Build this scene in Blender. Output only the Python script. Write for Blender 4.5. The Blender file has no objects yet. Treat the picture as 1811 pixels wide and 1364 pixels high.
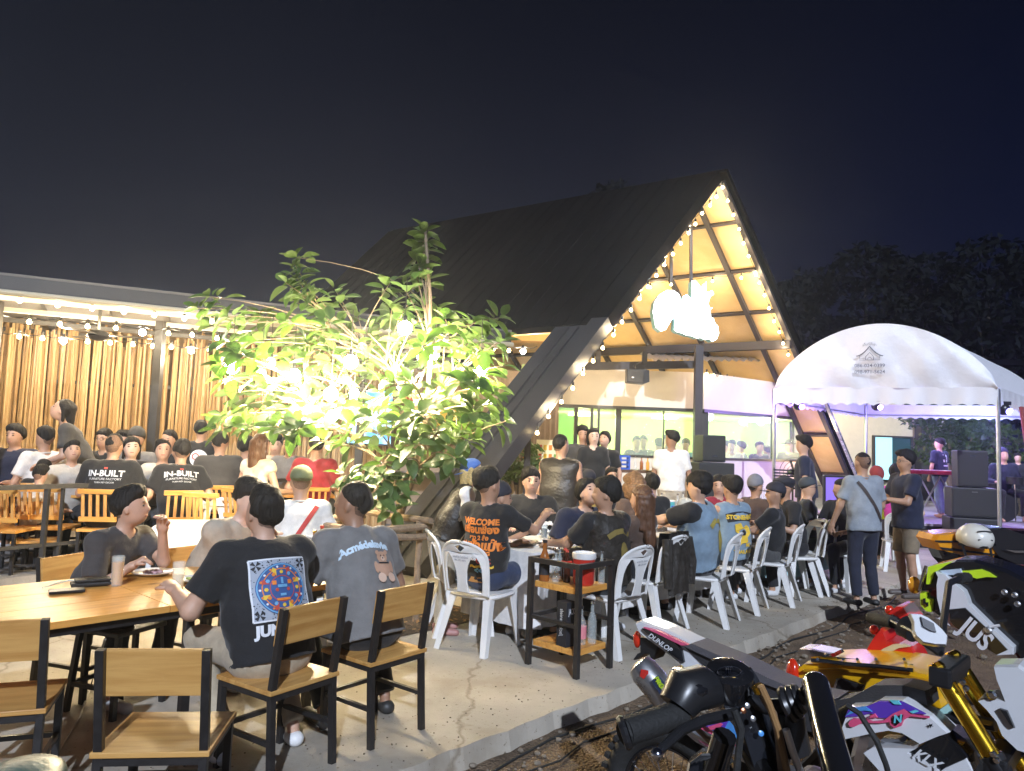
import bpy, bmesh, math, random
import numpy as np
from mathutils import Vector, Matrix, Quaternion
from mathutils.bvhtree import BVHTree
from mathutils.geometry import tessellate_polygon
R = math.radians
random.seed(7); rng = np.random.default_rng(7)
SC = bpy.context.scene
COL = SC.collection

# ------------------------------------------------------------------ camera, night sky, exposure
FPX, PITCH, ROLL, EYE = 1300.0, R(4.53), 0.035, 1.65
_f = Vector((0, math.cos(PITCH), math.sin(PITCH)))
_u0 = Vector((0, -math.sin(PITCH), math.cos(PITCH)))
_r0 = Vector((1, 0, 0))
_r = _r0*math.cos(ROLL) + _u0*math.sin(ROLL)
_u = _u0*math.cos(ROLL) - _r0*math.sin(ROLL)
CAM = Vector((0, 0, EYE))
cam_d = bpy.data.cameras.new('camera'); cam = bpy.data.objects.new('camera', cam_d); COL.objects.link(cam)
cam_d.sensor_width = 36; cam_d.lens = FPX/1811*36; cam_d.clip_start = .05; cam_d.clip_end = 600
M = Matrix.Identity(4)
for i in range(3):
    M[i][0] = _r[i]; M[i][1] = _u[i]; M[i][2] = -_f[i]; M[i][3] = CAM[i]
cam.matrix_world = M
SC.camera = cam
SC.view_settings.view_transform = 'Standard'; SC.view_settings.look = 'None'
SC.view_settings.exposure = 1.0; SC.view_settings.gamma = 1.0
SC.cycles.use_denoising = True
SC.cycles.max_bounces = 6; SC.cycles.diffuse_bounces = 3; SC.cycles.glossy_bounces = 3
SC.cycles.transmission_bounces = 5; SC.cycles.transparent_max_bounces = 12
SC.cycles.caustics_reflective = False; SC.cycles.caustics_refractive = False
SC.cycles.sample_clamp_indirect = 3.0
SC.cycles.use_light_tree = True

W = bpy.data.worlds.new('World'); SC.world = W; W.use_nodes = True
nt = W.node_tree; nt.nodes.clear()
def _wn(t, **k):
    n = nt.nodes.new(t)
    for a, b in k.items(): setattr(n, a, b)
    return n
out = _wn('ShaderNodeOutputWorld'); bg = _wn('ShaderNodeBackground'); nt.links.new(bg.outputs[0], out.inputs[0])
tc = _wn('ShaderNodeTexCoord'); sep = _wn('ShaderNodeSeparateXYZ'); nt.links.new(tc.outputs['Generated'], sep.inputs[0])
# night sky: navy, paler and greyer toward the lit town on the west side and low down
mr = _wn('ShaderNodeMapRange'); nt.links.new(sep.outputs['X'], mr.inputs[0])
mr.inputs[1].default_value = -.75; mr.inputs[2].default_value = .55
mx = _wn('ShaderNodeMix', data_type='RGBA'); nt.links.new(mr.outputs[0], mx.inputs[0])
mx.inputs[6].default_value = (.012, .0135, .020, 1); mx.inputs[7].default_value = (.0010, .0020, .0110, 1)
mz = _wn('ShaderNodeMapRange'); nt.links.new(sep.outputs['Z'], mz.inputs[0])
mz.inputs[1].default_value = 0.0; mz.inputs[2].default_value = .62
mz.inputs[3].default_value = 1.25; mz.inputs[4].default_value = .26
nz = _wn('ShaderNodeTexNoise'); nz.inputs['Scale'].default_value = 2.2; nz.inputs['Detail'].default_value = 3
nt.links.new(tc.outputs['Generated'], nz.inputs[0])
nm = _wn('ShaderNodeMapRange'); nt.links.new(nz.outputs[0], nm.inputs[0]); nm.inputs[3].default_value = .8; nm.inputs[4].default_value = 1.2
mu = _wn('ShaderNodeMath', operation='MULTIPLY'); nt.links.new(mz.outputs[0], mu.inputs[0]); nt.links.new(nm.outputs[0], mu.inputs[1])
vm = _wn('ShaderNodeVectorMath', operation='SCALE'); nt.links.new(mx.outputs[2], vm.inputs[0]); nt.links.new(mu.outputs[0], vm.inputs[3])
sky = _wn('ShaderNodeTexSky'); sky.sky_type = 'NISHITA'; sky.sun_disc = False
sky.sun_elevation = R(-8); sky.sun_rotation = R(200)
sk = _wn('ShaderNodeVectorMath', operation='SCALE'); nt.links.new(sky.outputs[0], sk.inputs[0]); sk.inputs[3].default_value = .004
ad = _wn('ShaderNodeVectorMath', operation='ADD'); nt.links.new(vm.outputs[0], ad.inputs[0]); nt.links.new(sk.outputs[0], ad.inputs[1])
nt.links.new(ad.outputs[0], bg.inputs[0]); bg.inputs[1].default_value = 1.0

# cool flood light of the parking yard, high behind the camera: the one sun lamp, kept at night level
sd = bpy.data.lights.new('yard_light', 'SUN'); sd.energy = 2.1; sd.angle = R(.6); sd.color = (.74, .83, 1.0)
so = bpy.data.objects.new('yard_light', sd); COL.objects.link(so)
so.rotation_euler = Vector((-.10, .85, -.52)).to_track_quat('-Z', 'Y').to_euler()

def ray(px, py):
    d = _f + _r*((px-905.5)/FPX) - _u*((py-682)/FPX)
    return d
def on_z(px, py, z=0.0):
    d = ray(px, py); return CAM + d*((z-EYE)/d.z)
def at_y(px, py, y):
    d = ray(px, py); return CAM + d*(y/d.y)
def on_plane(px, py, P, n):
    d = ray(px, py); n = Vector(n); return CAM + d*((Vector(P)-CAM).dot(n)/d.dot(n))
E1 = Vector((.687, .726, 0)); E2 = Vector((-.726, .687, 0)); UP = Vector((0, 0, 1))
# ------------------------------------------------------------------ helpers
class MB:
    """collects shapes and links them as one mesh object"""
    def __init__(s): s.v = []; s.f = []
    def add(s, vs, fs):
        n = len(s.v); s.v += [tuple(v) for v in vs]; s.f += [tuple(i+n for i in f) for f in fs]; return s
    def box(s, c, size, rot=None, bev=0.0):
        hx, hy, hz = size[0]/2, size[1]/2, size[2]/2
        rot = rot or Matrix.Identity(3); c = Vector(c)
        if bev <= 0:
            vs = [c + rot @ Vector((x*hx, y*hy, z*hz)) for x in (-1, 1) for y in (-1, 1) for z in (-1, 1)]
            return s.add(vs, [(0,1,3,2),(4,6,7,5),(0,4,5,1),(2,3,7,6),(0,2,6,4),(1,5,7,3)])
        bm = bmesh.new(); bmesh.ops.create_cube(bm, size=1)
        bmesh.ops.scale(bm, vec=(2*hx, 2*hy, 2*hz), verts=bm.verts)
        bmesh.ops.bevel(bm, geom=bm.edges[:], offset=bev, segments=2, affect='EDGES', profile=.6)
        bm.verts.index_update()
        s.add([c + rot @ v.co for v in bm.verts], [[v.index for v in f.verts] for f in bm.faces]); bm.free(); return s
    def bar(s, p, q, w, h=None, up=UP, bev=0.0):
        p = Vector(p); q = Vector(q); h = h or w; d = (q-p); L = d.length
        if L < 1e-6: return s
        d.normalize(); up = Vector(up)
        if abs(d.dot(up)) > .98: up = Vector((0, 1, 0)) if abs(d.y) < .9 else Vector((1, 0, 0))
        x = d.cross(up).normalized(); z = x.cross(d).normalized()
        rot = Matrix((x, d, z)).transposed()
        return s.box((p+q)/2, (w, L, h), rot, bev)
    def tube(s, pts, r, n=8, cap=True):
        pts = [Vector(p) for p in pts]; k = len(pts)
        rs = r if isinstance(r, (list, tuple)) else [r]*k
        vs = []; ref = None
        for i, p in enumerate(pts):
            t = (pts[min(i+1, k-1)] - pts[max(i-1, 0)]).normalized()
            if ref is None: ref = Vector((0, 0, 1)) if abs(t.z) < .9 else Vector((1, 0, 0))
            a = t.cross(ref)
            if a.length < 1e-4: a = t.orthogonal()
            a.normalize(); b = t.cross(a).normalized(); ref = -b if False else ref
            for j in range(n):
                w = 2*math.pi*j/n
                vs.append(p + (a*math.cos(w) + b*math.sin(w))*rs[i])
        fs = []
        for i in range(k-1):
            for j in range(n):
                fs.append((i*n+j, i*n+(j+1) % n, (i+1)*n+(j+1) % n, (i+1)*n+j))
        if cap: fs.append(tuple(range(n))[::-1]); fs.append(tuple((k-1)*n+j for j in range(n)))
        return s.add(vs, fs)
    def lathe(s, c, prof, n=16, axis=None):
        c = Vector(c); q = UP.rotation_difference(Vector(axis)) if axis is not None else Quaternion()
        vs = []; fs = []
        for r_, z in prof:
            for j in range(n):
                w = 2*math.pi*j/n
                vs.append(c + q @ Vector((r_*math.cos(w), r_*math.sin(w), z)))
        k = len(prof)
        for i in range(k-1):
            for j in range(n):
                fs.append((i*n+j, i*n+(j+1) % n, (i+1)*n+(j+1) % n, (i+1)*n+j))
        fs.append(tuple(range(n))[::-1]); fs.append(tuple((k-1)*n+j for j in range(n)))
        return s.add(vs, fs)
    def ball(s, c, r, nu=10, nv=7, sc=(1, 1, 1), rot=None):
        c = Vector(c); rot = rot or Matrix.Identity(3); vs = []; fs = []
        for i in range(1, nv):
            a = math.pi*i/nv
            for j in range(nu):
                w = 2*math.pi*j/nu
                vs.append(c + rot @ Vector((r*sc[0]*math.sin(a)*math.cos(w), r*sc[1]*math.sin(a)*math.sin(w), r*sc[2]*math.cos(a))))
        for i in range(nv-2):
            for j in range(nu): fs.append((i*nu+j, (i+1)*nu+j, (i+1)*nu+(j+1) % nu, i*nu+(j+1) % nu))
        t = len(vs); vs.append(c + rot @ Vector((0, 0, r*sc[2]))); vs.append(c - rot @ Vector((0, 0, r*sc[2])))
        for j in range(nu):
            fs.append((t, j, (j+1) % nu)); fs.append((t+1, (nv-2)*nu+(j+1) % nu, (nv-2)*nu+j))
        return s.add(vs, fs)
    def plate(s, outer, holes, fn, th):
        """flat shape with holes, thickened; fn(u, v, w) gives the 3D point"""
        rings = [outer]+list(holes)
        tris = tessellate_polygon([[Vector((a, b, 0)) for a, b in rg] for rg in rings])
        flat = [p for rg in rings for p in rg]; n = len(flat)
        vs = [fn(a, b, -th/2) for a, b in flat] + [fn(a, b, th/2) for a, b in flat]
        fs = [tuple(t) for t in tris] + [tuple(i+n for i in t[::-1]) for t in tris]
        o = 0
        for rg in rings:
            m = len(rg)
            for i in range(m):
                a, b = o+i, o+(i+1) % m; fs.append((a, b, b+n, a+n))
            o += m
        return s.add(vs, fs)
    def build(s, name, mat, parent=None, smooth=False, bm_fix=True):
        me = bpy.data.meshes.new(name); me.from_pydata(s.v, [], s.f); me.update()
        if bm_fix:
            bm = bmesh.new(); bm.from_mesh(me); bmesh.ops.recalc_face_normals(bm, faces=bm.faces); bm.to_mesh(me); bm.free()
        if smooth:
            me.polygons.foreach_set('use_smooth', [True]*len(me.polygons))
            if smooth != 2: 
                try: me.set_sharp_from_angle(angle=R(40))
                except Exception: pass
        me.materials.append(mat)
        return link(name, me, parent)
def link(name, me, parent=None):
    o = bpy.data.objects.new(name, me); COL.objects.link(o)
    if parent is not None: o.parent = parent
    return o
def tag(o, label=None, cat=None, group=None, kind=None):
    if label: o['label'] = label
    if cat: o['category'] = cat
    if group: o['group'] = group
    if kind: o['kind'] = kind
    return o
def empty(name, loc=(0, 0, 0), rz=0.0, label=None, cat=None, group=None):
    o = bpy.data.objects.new(name, None); COL.objects.link(o); o.location = loc; o.rotation_euler = (0, 0, rz)
    o.empty_display_size = .1
    return tag(o, label, cat, group)
def kids(o): return [c for c in bpy.data.objects if c.parent == o]
def copy_tree(o, loc, rz, label=None, group=None):
    """a thing with copies of its parts; parts share mesh data"""
    r = o.copy(); COL.objects.link(r); r.location = loc; r.rotation_euler = (0, 0, rz)
    if label: r['label'] = label
    if group: r['group'] = group
    for ch in o.children:
        c = ch.copy(); COL.objects.link(c); c.parent = r
        for g in ch.children:
            d = g.copy(); COL.objects.link(d); d.parent = c
    return r
_used = set()
def place(proto, loc, rz, label, group=None):
    """first use moves the prototype itself, later uses copy it"""
    if proto.name in _used: return copy_tree(proto, loc, rz, label, group)
    _used.add(proto.name); proto.location = loc; proto.rotation_euler = (0, 0, rz); proto['label'] = label
    if group: proto['group'] = group
    return proto
def facing(v): return math.atan2(-v[0], v[1])

# ------------------------------------------------------------------ materials
_mats = {}
def mat(name, col=(.5, .5, .5), rough=.6, metal=0, var=.0, vs=8, bump=0, bs=60, spec=.5, coat=0, emit=None, es=0, trans=0, alpha=1, stretch=None, sheen=0, sss=0):
    if name in _mats: return _mats[name]
    m = bpy.data.materials.new(name); m.use_nodes = True; t = m.node_tree; b = t.nodes['Principled BSDF']
    b.inputs['Base Color'].default_value = (*col, 1); b.inputs['Roughness'].default_value = rough
    b.inputs['Metallic'].default_value = metal; b.inputs['Specular IOR Level'].default_value = spec
    b.inputs['Coat Weight'].default_value = coat; b.inputs['Transmission Weight'].default_value = trans
    b.inputs['Alpha'].default_value = alpha; b.inputs['Sheen Weight'].default_value = sheen
    if sss: b.inputs['Subsurface Weight'].default_value = sss; b.inputs['Subsurface Radius'].default_value = (.02, .008, .004)
    if emit: b.inputs['Emission Color'].default_value = (*emit, 1); b.inputs['Emission Strength'].default_value = es
    if var or bump:
        tc = t.nodes.new('ShaderNodeTexCoord'); mp = t.nodes.new('ShaderNodeMapping'); t.links.new(tc.outputs['Object'], mp.inputs[0])
        if stretch: mp.inputs['Scale'].default_value = stretch
    if var:
        n = t.nodes.new('ShaderNodeTexNoise'); n.inputs['Scale'].default_value = vs; n.inputs['Detail'].default_value = 6; n.inputs['Roughness'].default_value = .6
        t.links.new(mp.outputs[0], n.inputs[0])
        r_ = t.nodes.new('ShaderNodeMapRange'); r_.inputs[1].default_value = .3; r_.inputs[2].default_value = .7
        r_.inputs[3].default_value = 1-var; r_.inputs[4].default_value = 1+var; t.links.new(n.outputs[0], r_.inputs[0])
        s_ = t.nodes.new('ShaderNodeVectorMath'); s_.operation = 'SCALE'; s_.inputs[0].default_value = col
        t.links.new(r_.outputs[0], s_.inputs[3]); t.links.new(s_.outputs[0], b.inputs['Base Color'])
        r2 = t.nodes.new('ShaderNodeMapRange'); r2.inputs[3].default_value = max(0, rough-.12); r2.inputs[4].default_value = min(1, rough+.12)
        t.links.new(n.outputs[0], r2.inputs[0]); t.links.new(r2.outputs[0], b.inputs['Roughness'])
    if bump:
        n2 = t.nodes.new('ShaderNodeTexNoise'); n2.inputs['Scale'].default_value = bs; n2.inputs['Detail'].default_value = 5
        t.links.new(mp.outputs[0], n2.inputs[0])
        bp = t.nodes.new('ShaderNodeBump'); bp.inputs['Strength'].default_value = bump; bp.inputs['Distance'].default_value = .02
        t.links.new(n2.outputs[0], bp.inputs['Height']); t.links.new(bp.outputs[0], b.inputs['Normal'])
    _mats[name] = m
    return m
def nodes(m): return m.node_tree, m.node_tree.nodes['Principled BSDF']
def wood(name, c1, c2, axis=(1, 12, 12), rough=.4, knots=True, sc=2.2):
    if name in _mats: return _mats[name]
    m = mat(name, c1, rough); t, b = nodes(m); N = t.nodes; L = t.links
    tc = N.new('ShaderNodeTexCoord'); mp = N.new('ShaderNodeMapping'); mp.inputs['Scale'].default_value = axis; L.new(tc.outputs['Object'], mp.inputs[0])
    oi = N.new('ShaderNodeObjectInfo'); ml = N.new('ShaderNodeMath'); ml.operation = 'MULTIPLY'; ml.inputs[1].default_value = 37; L.new(oi.outputs['Random'], ml.inputs[0])
    n = N.new('ShaderNodeTexNoise'); n.noise_dimensions = '4D'; n.inputs['Scale'].default_value = sc; n.inputs['Detail'].default_value = 8; n.inputs['Distortion'].default_value = .6
    L.new(mp.outputs[0], n.inputs[0]); L.new(ml.outputs[0], n.inputs['W'])
    cr = N.new('ShaderNodeValToRGB'); cr.color_ramp.elements[0].position = .35; cr.color_ramp.elements[0].color = (*c2, 1)
    cr.color_ramp.elements[1].position = .6; cr.color_ramp.elements[1].color = (*c1, 1); L.new(n.outputs[0], cr.inputs[0])
    last = cr.outputs[0]
    if knots:
        mk = N.new('ShaderNodeMapping'); mk.inputs['Scale'].default_value = tuple(.35+.65*min(a, 3)/3 for a in axis); L.new(tc.outputs['Object'], mk.inputs[0])
        vo = N.new('ShaderNodeTexVoronoi'); vo.voronoi_dimensions = '4D'; vo.inputs['Scale'].default_value = 7; L.new(mk.outputs[0], vo.inputs[0]); L.new(ml.outputs[0], vo.inputs['W'])
        kr = N.new('ShaderNodeValToRGB'); kr.color_ramp.elements[0].position = .05; kr.color_ramp.elements[0].color = (.35, .2, .1, 1)
        kr.color_ramp.elements[1].position = .2; kr.color_ramp.elements[1].color = (1, 1, 1, 1); L.new(vo.outputs['Distance'], kr.inputs[0])
        mm = N.new('ShaderNodeMix'); mm.data_type = 'RGBA'; mm.blend_type = 'MULTIPLY'; mm.inputs[0].default_value = .8
        L.new(last, mm.inputs[6]); L.new(kr.outputs[0], mm.inputs[7]); last = mm.outputs[2]
    L.new(last, b.inputs['Base Color'])
    bp = N.new('ShaderNodeBump'); bp.inputs['Strength'].default_value = .15; bp.inputs['Distance'].default_value = .01; L.new(n.outputs[0], bp.inputs['Height']); L.new(bp.outputs[0], b.inputs['Normal'])
    return m
def cloth(name, col, rough=.9, var=.15, fold=.7):
    return mat('cloth_'+name, col, rough, var=var, vs=14, bump=fold, bs=9, sheen=.15)
def glow(name, col, st):
    m = mat(name, col, emit=col, es=st)
    m.cycles.emission_sampling = 'NONE'
    return m
BLACKM = mat('black_steel', (.022, .02, .02), .38, .0, var=.25, vs=20, bump=.05, bs=90, spec=.5)
DKM = mat('dark_steel', (.05, .047, .045), .45, .2, var=.15, vs=6)
PINE = wood('pine_varnished', (.72, .37, .09), (.57, .25, .05), (1.2, 12, 12), .33)
PINEP = wood('pine_pale', (.62, .35, .11), (.47, .23, .06), (1.2, 12, 12), .38)
PINEV = wood('pine_upright', (.70, .38, .12), (.52, .25, .07), (12, 12, 1.2), .4)
WHITEP = mat('white_plastic', (.74, .73, .71), .35, var=.05, vs=5, bump=.02, bs=40)
GLASS = mat('clear_glass', (.80, .88, .86), .06, alpha=.22, spec=1.0, coat=1)
CHROME = mat('chrome', (.75, .75, .77), .12, 1.0)
BLKP = mat('black_plastic', (.018, .018, .02), .32, var=.15, vs=12, spec=.5)
BLKR = mat('black_rubber', (.02, .02, .02), .75, bump=.2, bs=120)

def point(name, loc, w, col, rad=.05, spot=None):
    l = bpy.data.lights.new(name, 'POINT'); l.energy = w; l.color = col; l.shadow_soft_size = rad
    o = bpy.data.objects.new(name, l); COL.objects.link(o); o.location = loc; return o

_txt = {}
THAI = None
def text_shape(body, size=.1, thai=False, ext=.0, shear=0, bold=0, spacing=1.0):
    key = (body, size, ext, shear, bold, spacing)
    if key in _txt: return _txt[key]
    cu = bpy.data.curves.new('lettering', 'FONT'); cu.body = body; cu.size = size; cu.align_x = 'CENTER'; cu.align_y = 'CENTER'
    cu.extrude = ext; cu.shear = shear; cu.offset = bold; cu.space_character = spacing; cu.resolution_u = 3
    o = bpy.data.objects.new('lettering', cu); COL.objects.link(o)
    bpy.context.view_layer.update()
    me = bpy.data.meshes.new_from_object(o.evaluated_get(bpy.context.evaluated_depsgraph_get()))
    vs = [tuple(v.co) for v in me.vertices]; fs = [tuple(p.vertices) for p in me.polygons]
    bpy.data.objects.remove(o); bpy.data.meshes.remove(me); bpy.data.curves.remove(cu)
    _txt[key] = (vs, fs); return _txt[key]
# ------------------------------------------------------------------ people: smooth-union bodies turned into one continuous mesh
class SDF:
    def __init__(s): s.p = []
    def cone(s, a, b, ra, rb, wide=1.0, side=None, k=.03, flat=False, sub=False):
        s.p.append(('c', np.array(a, float), np.array(b, float), ra, rb, wide, None if side is None else np.array(side, float), k, flat, sub)); return s
    def ell(s, c, r, rot=None, k=.02, sub=False):
        s.p.append(('e', np.array(c, float), np.array(r, float), rot, None, None, None, k, None, sub)); return s
    def mesh(s, h, noise=0.0, cuts=(), seed=0, keep=None):
        lo = np.full(3, 1e9); hi = -lo
        bbs = []
        for p in s.p:
            if p[0] == 'c':
                m = max(p[3], p[4])*max(1, p[5]) + p[7]; a = np.minimum(p[1], p[2])-m; b = np.maximum(p[1], p[2])+m
            else:
                m = np.max(p[2])+p[7]; a = p[1]-m; b = p[1]+m
            bbs.append((a, b))
            if not p[9]: lo = np.minimum(lo, a); hi = np.maximum(hi, b)
        lo -= 2*h; n = np.ceil((hi-lo)/h).astype(int)+3
        V = np.full(n, .3, np.float32)
        ax = [lo[i]+h*np.arange(n[i]) for i in range(3)]
        for p, (a, b) in zip(s.p, bbs):
            i0 = np.clip(((a-lo)/h).astype(int)-1, 0, n-1); i1 = np.clip(((b-lo)/h).astype(int)+2, 1, n)
            if np.any(i1 <= i0): continue
            sl = tuple(slice(i0[i], i1[i]) for i in range(3))
            X = ax[0][sl[0]][:, None, None]; Y = ax[1][sl[1]][None, :, None]; Z = ax[2][sl[2]][None, None, :]
            if p[0] == 'c':
                d = p[2]-p[1]; L2 = float(d@d)+1e-9
                x, y, z = X-p[1][0], Y-p[1][1], Z-p[1][2]
                t0 = (x*d[0]+y*d[1]+z*d[2])/L2; t = np.clip(t0, 0, 1)
                qx, qy, qz = x-t*d[0], y-t*d[1], z-t*d[2]
                r = p[3]+(p[4]-p[3])*t
                if p[6] is not None:
                    sd = p[6]; q = qx*sd[0]+qy*sd[1]+qz*sd[2]
                    D = np.sqrt(np.maximum(qx*qx+qy*qy+qz*qz-q*q+(q/p[5])**2, 0))-r
                else: D = np.sqrt(qx*qx+qy*qy+qz*qz)-r
                if p[8]: D = np.maximum(D, (t0-1)*math.sqrt(L2))
            else:
                x, y, z = X-p[1][0], Y-p[1][1], Z-p[1][2]
                if p[3] is not None:
                    m = p[3]
                    x, y, z = (m[0][0]*x+m[1][0]*y+m[2][0]*z, m[0][1]*x+m[1][1]*y+m[2][1]*z, m[0][2]*x+m[1][2]*y+m[2][2]*z)
                rr = p[2]; q = np.sqrt((x/rr[0])**2+(y/rr[1])**2+(z/rr[2])**2); D = (q-1)*float(np.min(rr))
            A = V[sl]; k = p[7]
            if p[9]: V[sl] = np.maximum(A, -D)
            else:
                hh = np.maximum(k-np.abs(A-D), 0)/k; V[sl] = np.minimum(A, D)-hh*hh*k*.25
        if noise:
            X, Y, Z = np.meshgrid(*ax, indexing='ij', sparse=True); g = np.random.default_rng(seed)
            for f in (17, 33, 58, 92):
                w = g.normal(size=3); w /= np.linalg.norm(w); w *= f; ph = g.uniform(0, 6, 3)
                V += (noise*(16/f)**.7*np.sin(X*w[0]+Z*w[2]*.6+ph[0]+1.3*np.sin(Y*w[1]+Z*w[2]+ph[1]))).astype(np.float32)
        for cp, cn in cuts:      # keep the side the normal points away from
            X, Y, Z = np.meshgrid(*ax, indexing='ij', sparse=True)
            V = np.maximum(V, ((X-cp[0])*cn[0]+(Y-cp[1])*cn[1]+(Z-cp[2])*cn[2]).astype(np.float32))
        if keep is not None:
            X, Y, Z = np.meshgrid(*ax, indexing='ij', sparse=True); kv = keep(X, Y, Z).astype(np.float32); V = np.maximum(V+.55*np.clip(kv+.024, 0, .03), kv)
        V[0] = V[-1] = .1; V[:, 0] = V[:, -1] = .1; V[:, :, 0] = V[:, :, -1] = .1
        return nets(V, lo, h)
def nets(V, lo, h):
    S = V < 0; n = V.shape
    c = np.zeros(tuple(i-1 for i in n), np.int8)
    for a in (0, 1):
        for b in (0, 1):
            for d in (0, 1): c += S[a:n[0]-1+a, b:n[1]-1+b, d:n[2]-1+d]
    I = np.argwhere((c > 0) & (c < 8)); 
    if len(I) == 0: return np.zeros((0, 3)), []
    idx = np.full(c.shape, -1, np.int32); idx[I[:, 0], I[:, 1], I[:, 2]] = np.arange(len(I))
    P = np.zeros((len(I), 3)); C = np.zeros(len(I))
    cor = [(a, b, d) for a in (0, 1) for b in (0, 1) for d in (0, 1)]
    for A in cor:
        for ax in range(3):
            if A[ax]: continue
            B = list(A); B[ax] = 1
            va = V[I[:, 0]+A[0], I[:, 1]+A[1], I[:, 2]+A[2]]; vb = V[I[:, 0]+B[0], I[:, 1]+B[1], I[:, 2]+B[2]]
            m = (va < 0) != (vb < 0); t = np.where(m, va/np.where(m, va-vb, 1), 0)
            for k in range(3): P[:, k] += np.where(m, A[k]+(t if k == ax else 0), 0)
            C += m
    P = lo + h*(I + P/C[:, None])
    F = []
    for ax in range(3):
        sl0 = [slice(1, n[k]-1) for k in range(3)]; sl1 = list(sl0)
        sl0[ax] = slice(0, n[ax]-1); sl1[ax] = slice(1, n[ax])
        s0 = S[tuple(sl0)]; s1 = S[tuple(sl1)]
        E = np.argwhere(s0 != s1); fl = s0[E[:, 0], E[:, 1], E[:, 2]]
        E = E + np.array([0 if k == ax else 1 for k in range(3)])
        u, v = (ax+1) % 3, (ax+2) % 3; q = []
        for du, dv in ((1, 1), (0, 1), (0, 0), (1, 0)):
            e = E.copy(); e[:, u] -= du; e[:, v] -= dv; q.append(idx[e[:, 0], e[:, 1], e[:, 2]])
        q = np.stack(q, 1); q[~fl] = q[~fl][:, ::-1]; F.append(q)
    return P, np.concatenate(F)
def np_mesh(name, P, F, mt, parent=None):
    me = bpy.data.meshes.new(name); P = np.asarray(P, np.float32); nf = len(F)
    if isinstance(F, np.ndarray):
        me.vertices.add(len(P)); me.vertices.foreach_set('co', P.ravel())
        me.loops.add(nf*4); me.loops.foreach_set('vertex_index', F.ravel().astype(np.int32))
        me.polygons.add(nf); me.polygons.foreach_set('loop_start', np.arange(0, nf*4, 4, dtype=np.int32))
        me.polygons.foreach_set('use_smooth', np.ones(nf, bool)); me.update(calc_edges=True)
    me.materials.append(mt); return link(name, me, parent)

def skinm(k):
    t = {'a': (.56, .34, .235), 'b': (.46, .265, .17), 'c': (.33, .18, .11), 'p': (.66, .45, .34)}[k]
    return mat('skin_'+k, t, .48, var=.06, vs=12, bump=.03, bs=80, sss=.08)
HAIRM = {'black': mat('hair_black', (.012, .010, .009), .68, spec=.3, var=.4, vs=60, bump=.9, bs=45, stretch=(1, 1, .25)),
         'brown': mat('hair_brown', (.10, .045, .022), .45, var=.35, vs=60, bump=.6, bs=60, stretch=(1, 1, .2)),
         'curly': mat('hair_curly', (.20, .105, .045), .6, var=.5, vs=40, bump=1.0, bs=45),
         'blond': mat('hair_blond', (.62, .45, .18), .5, var=.3, vs=60, bump=.6, bs=60),
         'grey': mat('hair_grey', (.11, .10, .095), .55, var=.4, vs=60, bump=.5, bs=90)}
EYEM = mat('eye_dark', (.015, .01, .008), .15); LIPM = mat('lips', (.38, .14, .10), .45); BROWM = mat('brow', (.03, .02, .015), .7)
CL = dict(black=(.012, .012, .014), charcoal=(.05, .047, .045), navy=(.014, .018, .042), grey=(.15, .145, .14), white=(.72, .70, .66),
          khaki=(.42, .35, .25), denim=(.19, .27, .35), djean=(.02, .032, .075), red=(.35, .025, .04), brown=(.09, .055, .04),
          olive=(.13, .14, .06), sage=(.26, .29, .33), cream=(.68, .62, .50), beige=(.42, .33, .21), neon=(.62, .85, .06), tan=(.40, .35, .27),
          teal=(.05, .3, .32), camo=(.10, .14, .05), jean2=(.22, .30, .48), stripe=(.5, .46, .4))
def clm(n): return cloth(n, CL[n])
PEOPLE = []
def rotm(rx=0, ry=0, rz=0): return Matrix.Rotation(rz, 3, 'Z') @ Matrix.Rotation(rx, 3, 'X') @ Matrix.Rotation(ry, 3, 'Y')
def ik(S, T, l1, l2, hint):
    S = Vector(S); T = Vector(T); d = T-S; L = min(d.length, (l1+l2)*.995); L = max(L, abs(l1-l2)+.02); dn = d.normalized(); T = S+dn*L
    a = (l1*l1-l2*l2+L*L)/(2*L); hgt = math.sqrt(max(l1*l1-a*a, 0)); hn = Vector(hint) - dn*Vector(hint).dot(dn)
    hn = hn.normalized() if hn.length > 1e-4 else Vector((0, 0, -1))
    return S+dn*a+hn*hgt, T
def hand_geo(mb, W_, dr, palm_n, curl=.6, s=1.0, n=6, left=False):
    """five unequal bent fingers rooted inside the palm"""
    dr = Vector(dr).normalized(); pn = Vector(palm_n); pn = (pn-dr*pn.dot(dr)).normalized(); sd = dr.cross(pn)*(-1 if left else 1)
    base = W_+dr*.075*s
    for i, (o, L) in enumerate(((-.030, .062), (-.010, .072), (.010, .067), (.029, .052))):
        p = base+sd*o*s-dr*.012; a = curl*.45; pts = [p]; d = dr.copy()
        for j, f in enumerate((.45, .33, .25)):
            d = (d*math.cos(a)+pn*math.sin(a)).normalized(); pnn = (pn-d*pn.dot(d)).normalized(); pts.append(pts[-1]+d*L*f*s); a = curl*.8
        mb.tube(pts, [.0095*s, .0088*s, .0078*s, .0055*s], n)
    p = W_+dr*.025*s-sd*.030*s; d = (dr*.75-sd*.6+pn*.25).normalized(); q = p+d*.040*s; d2 = (dr*.85-sd*.15+pn*(.3+.3*curl)).normalized()
    mb.tube([p-d*.01, q, q+d2*.03*s], [.0115*s, .010*s, .0075*s], n)

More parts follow.
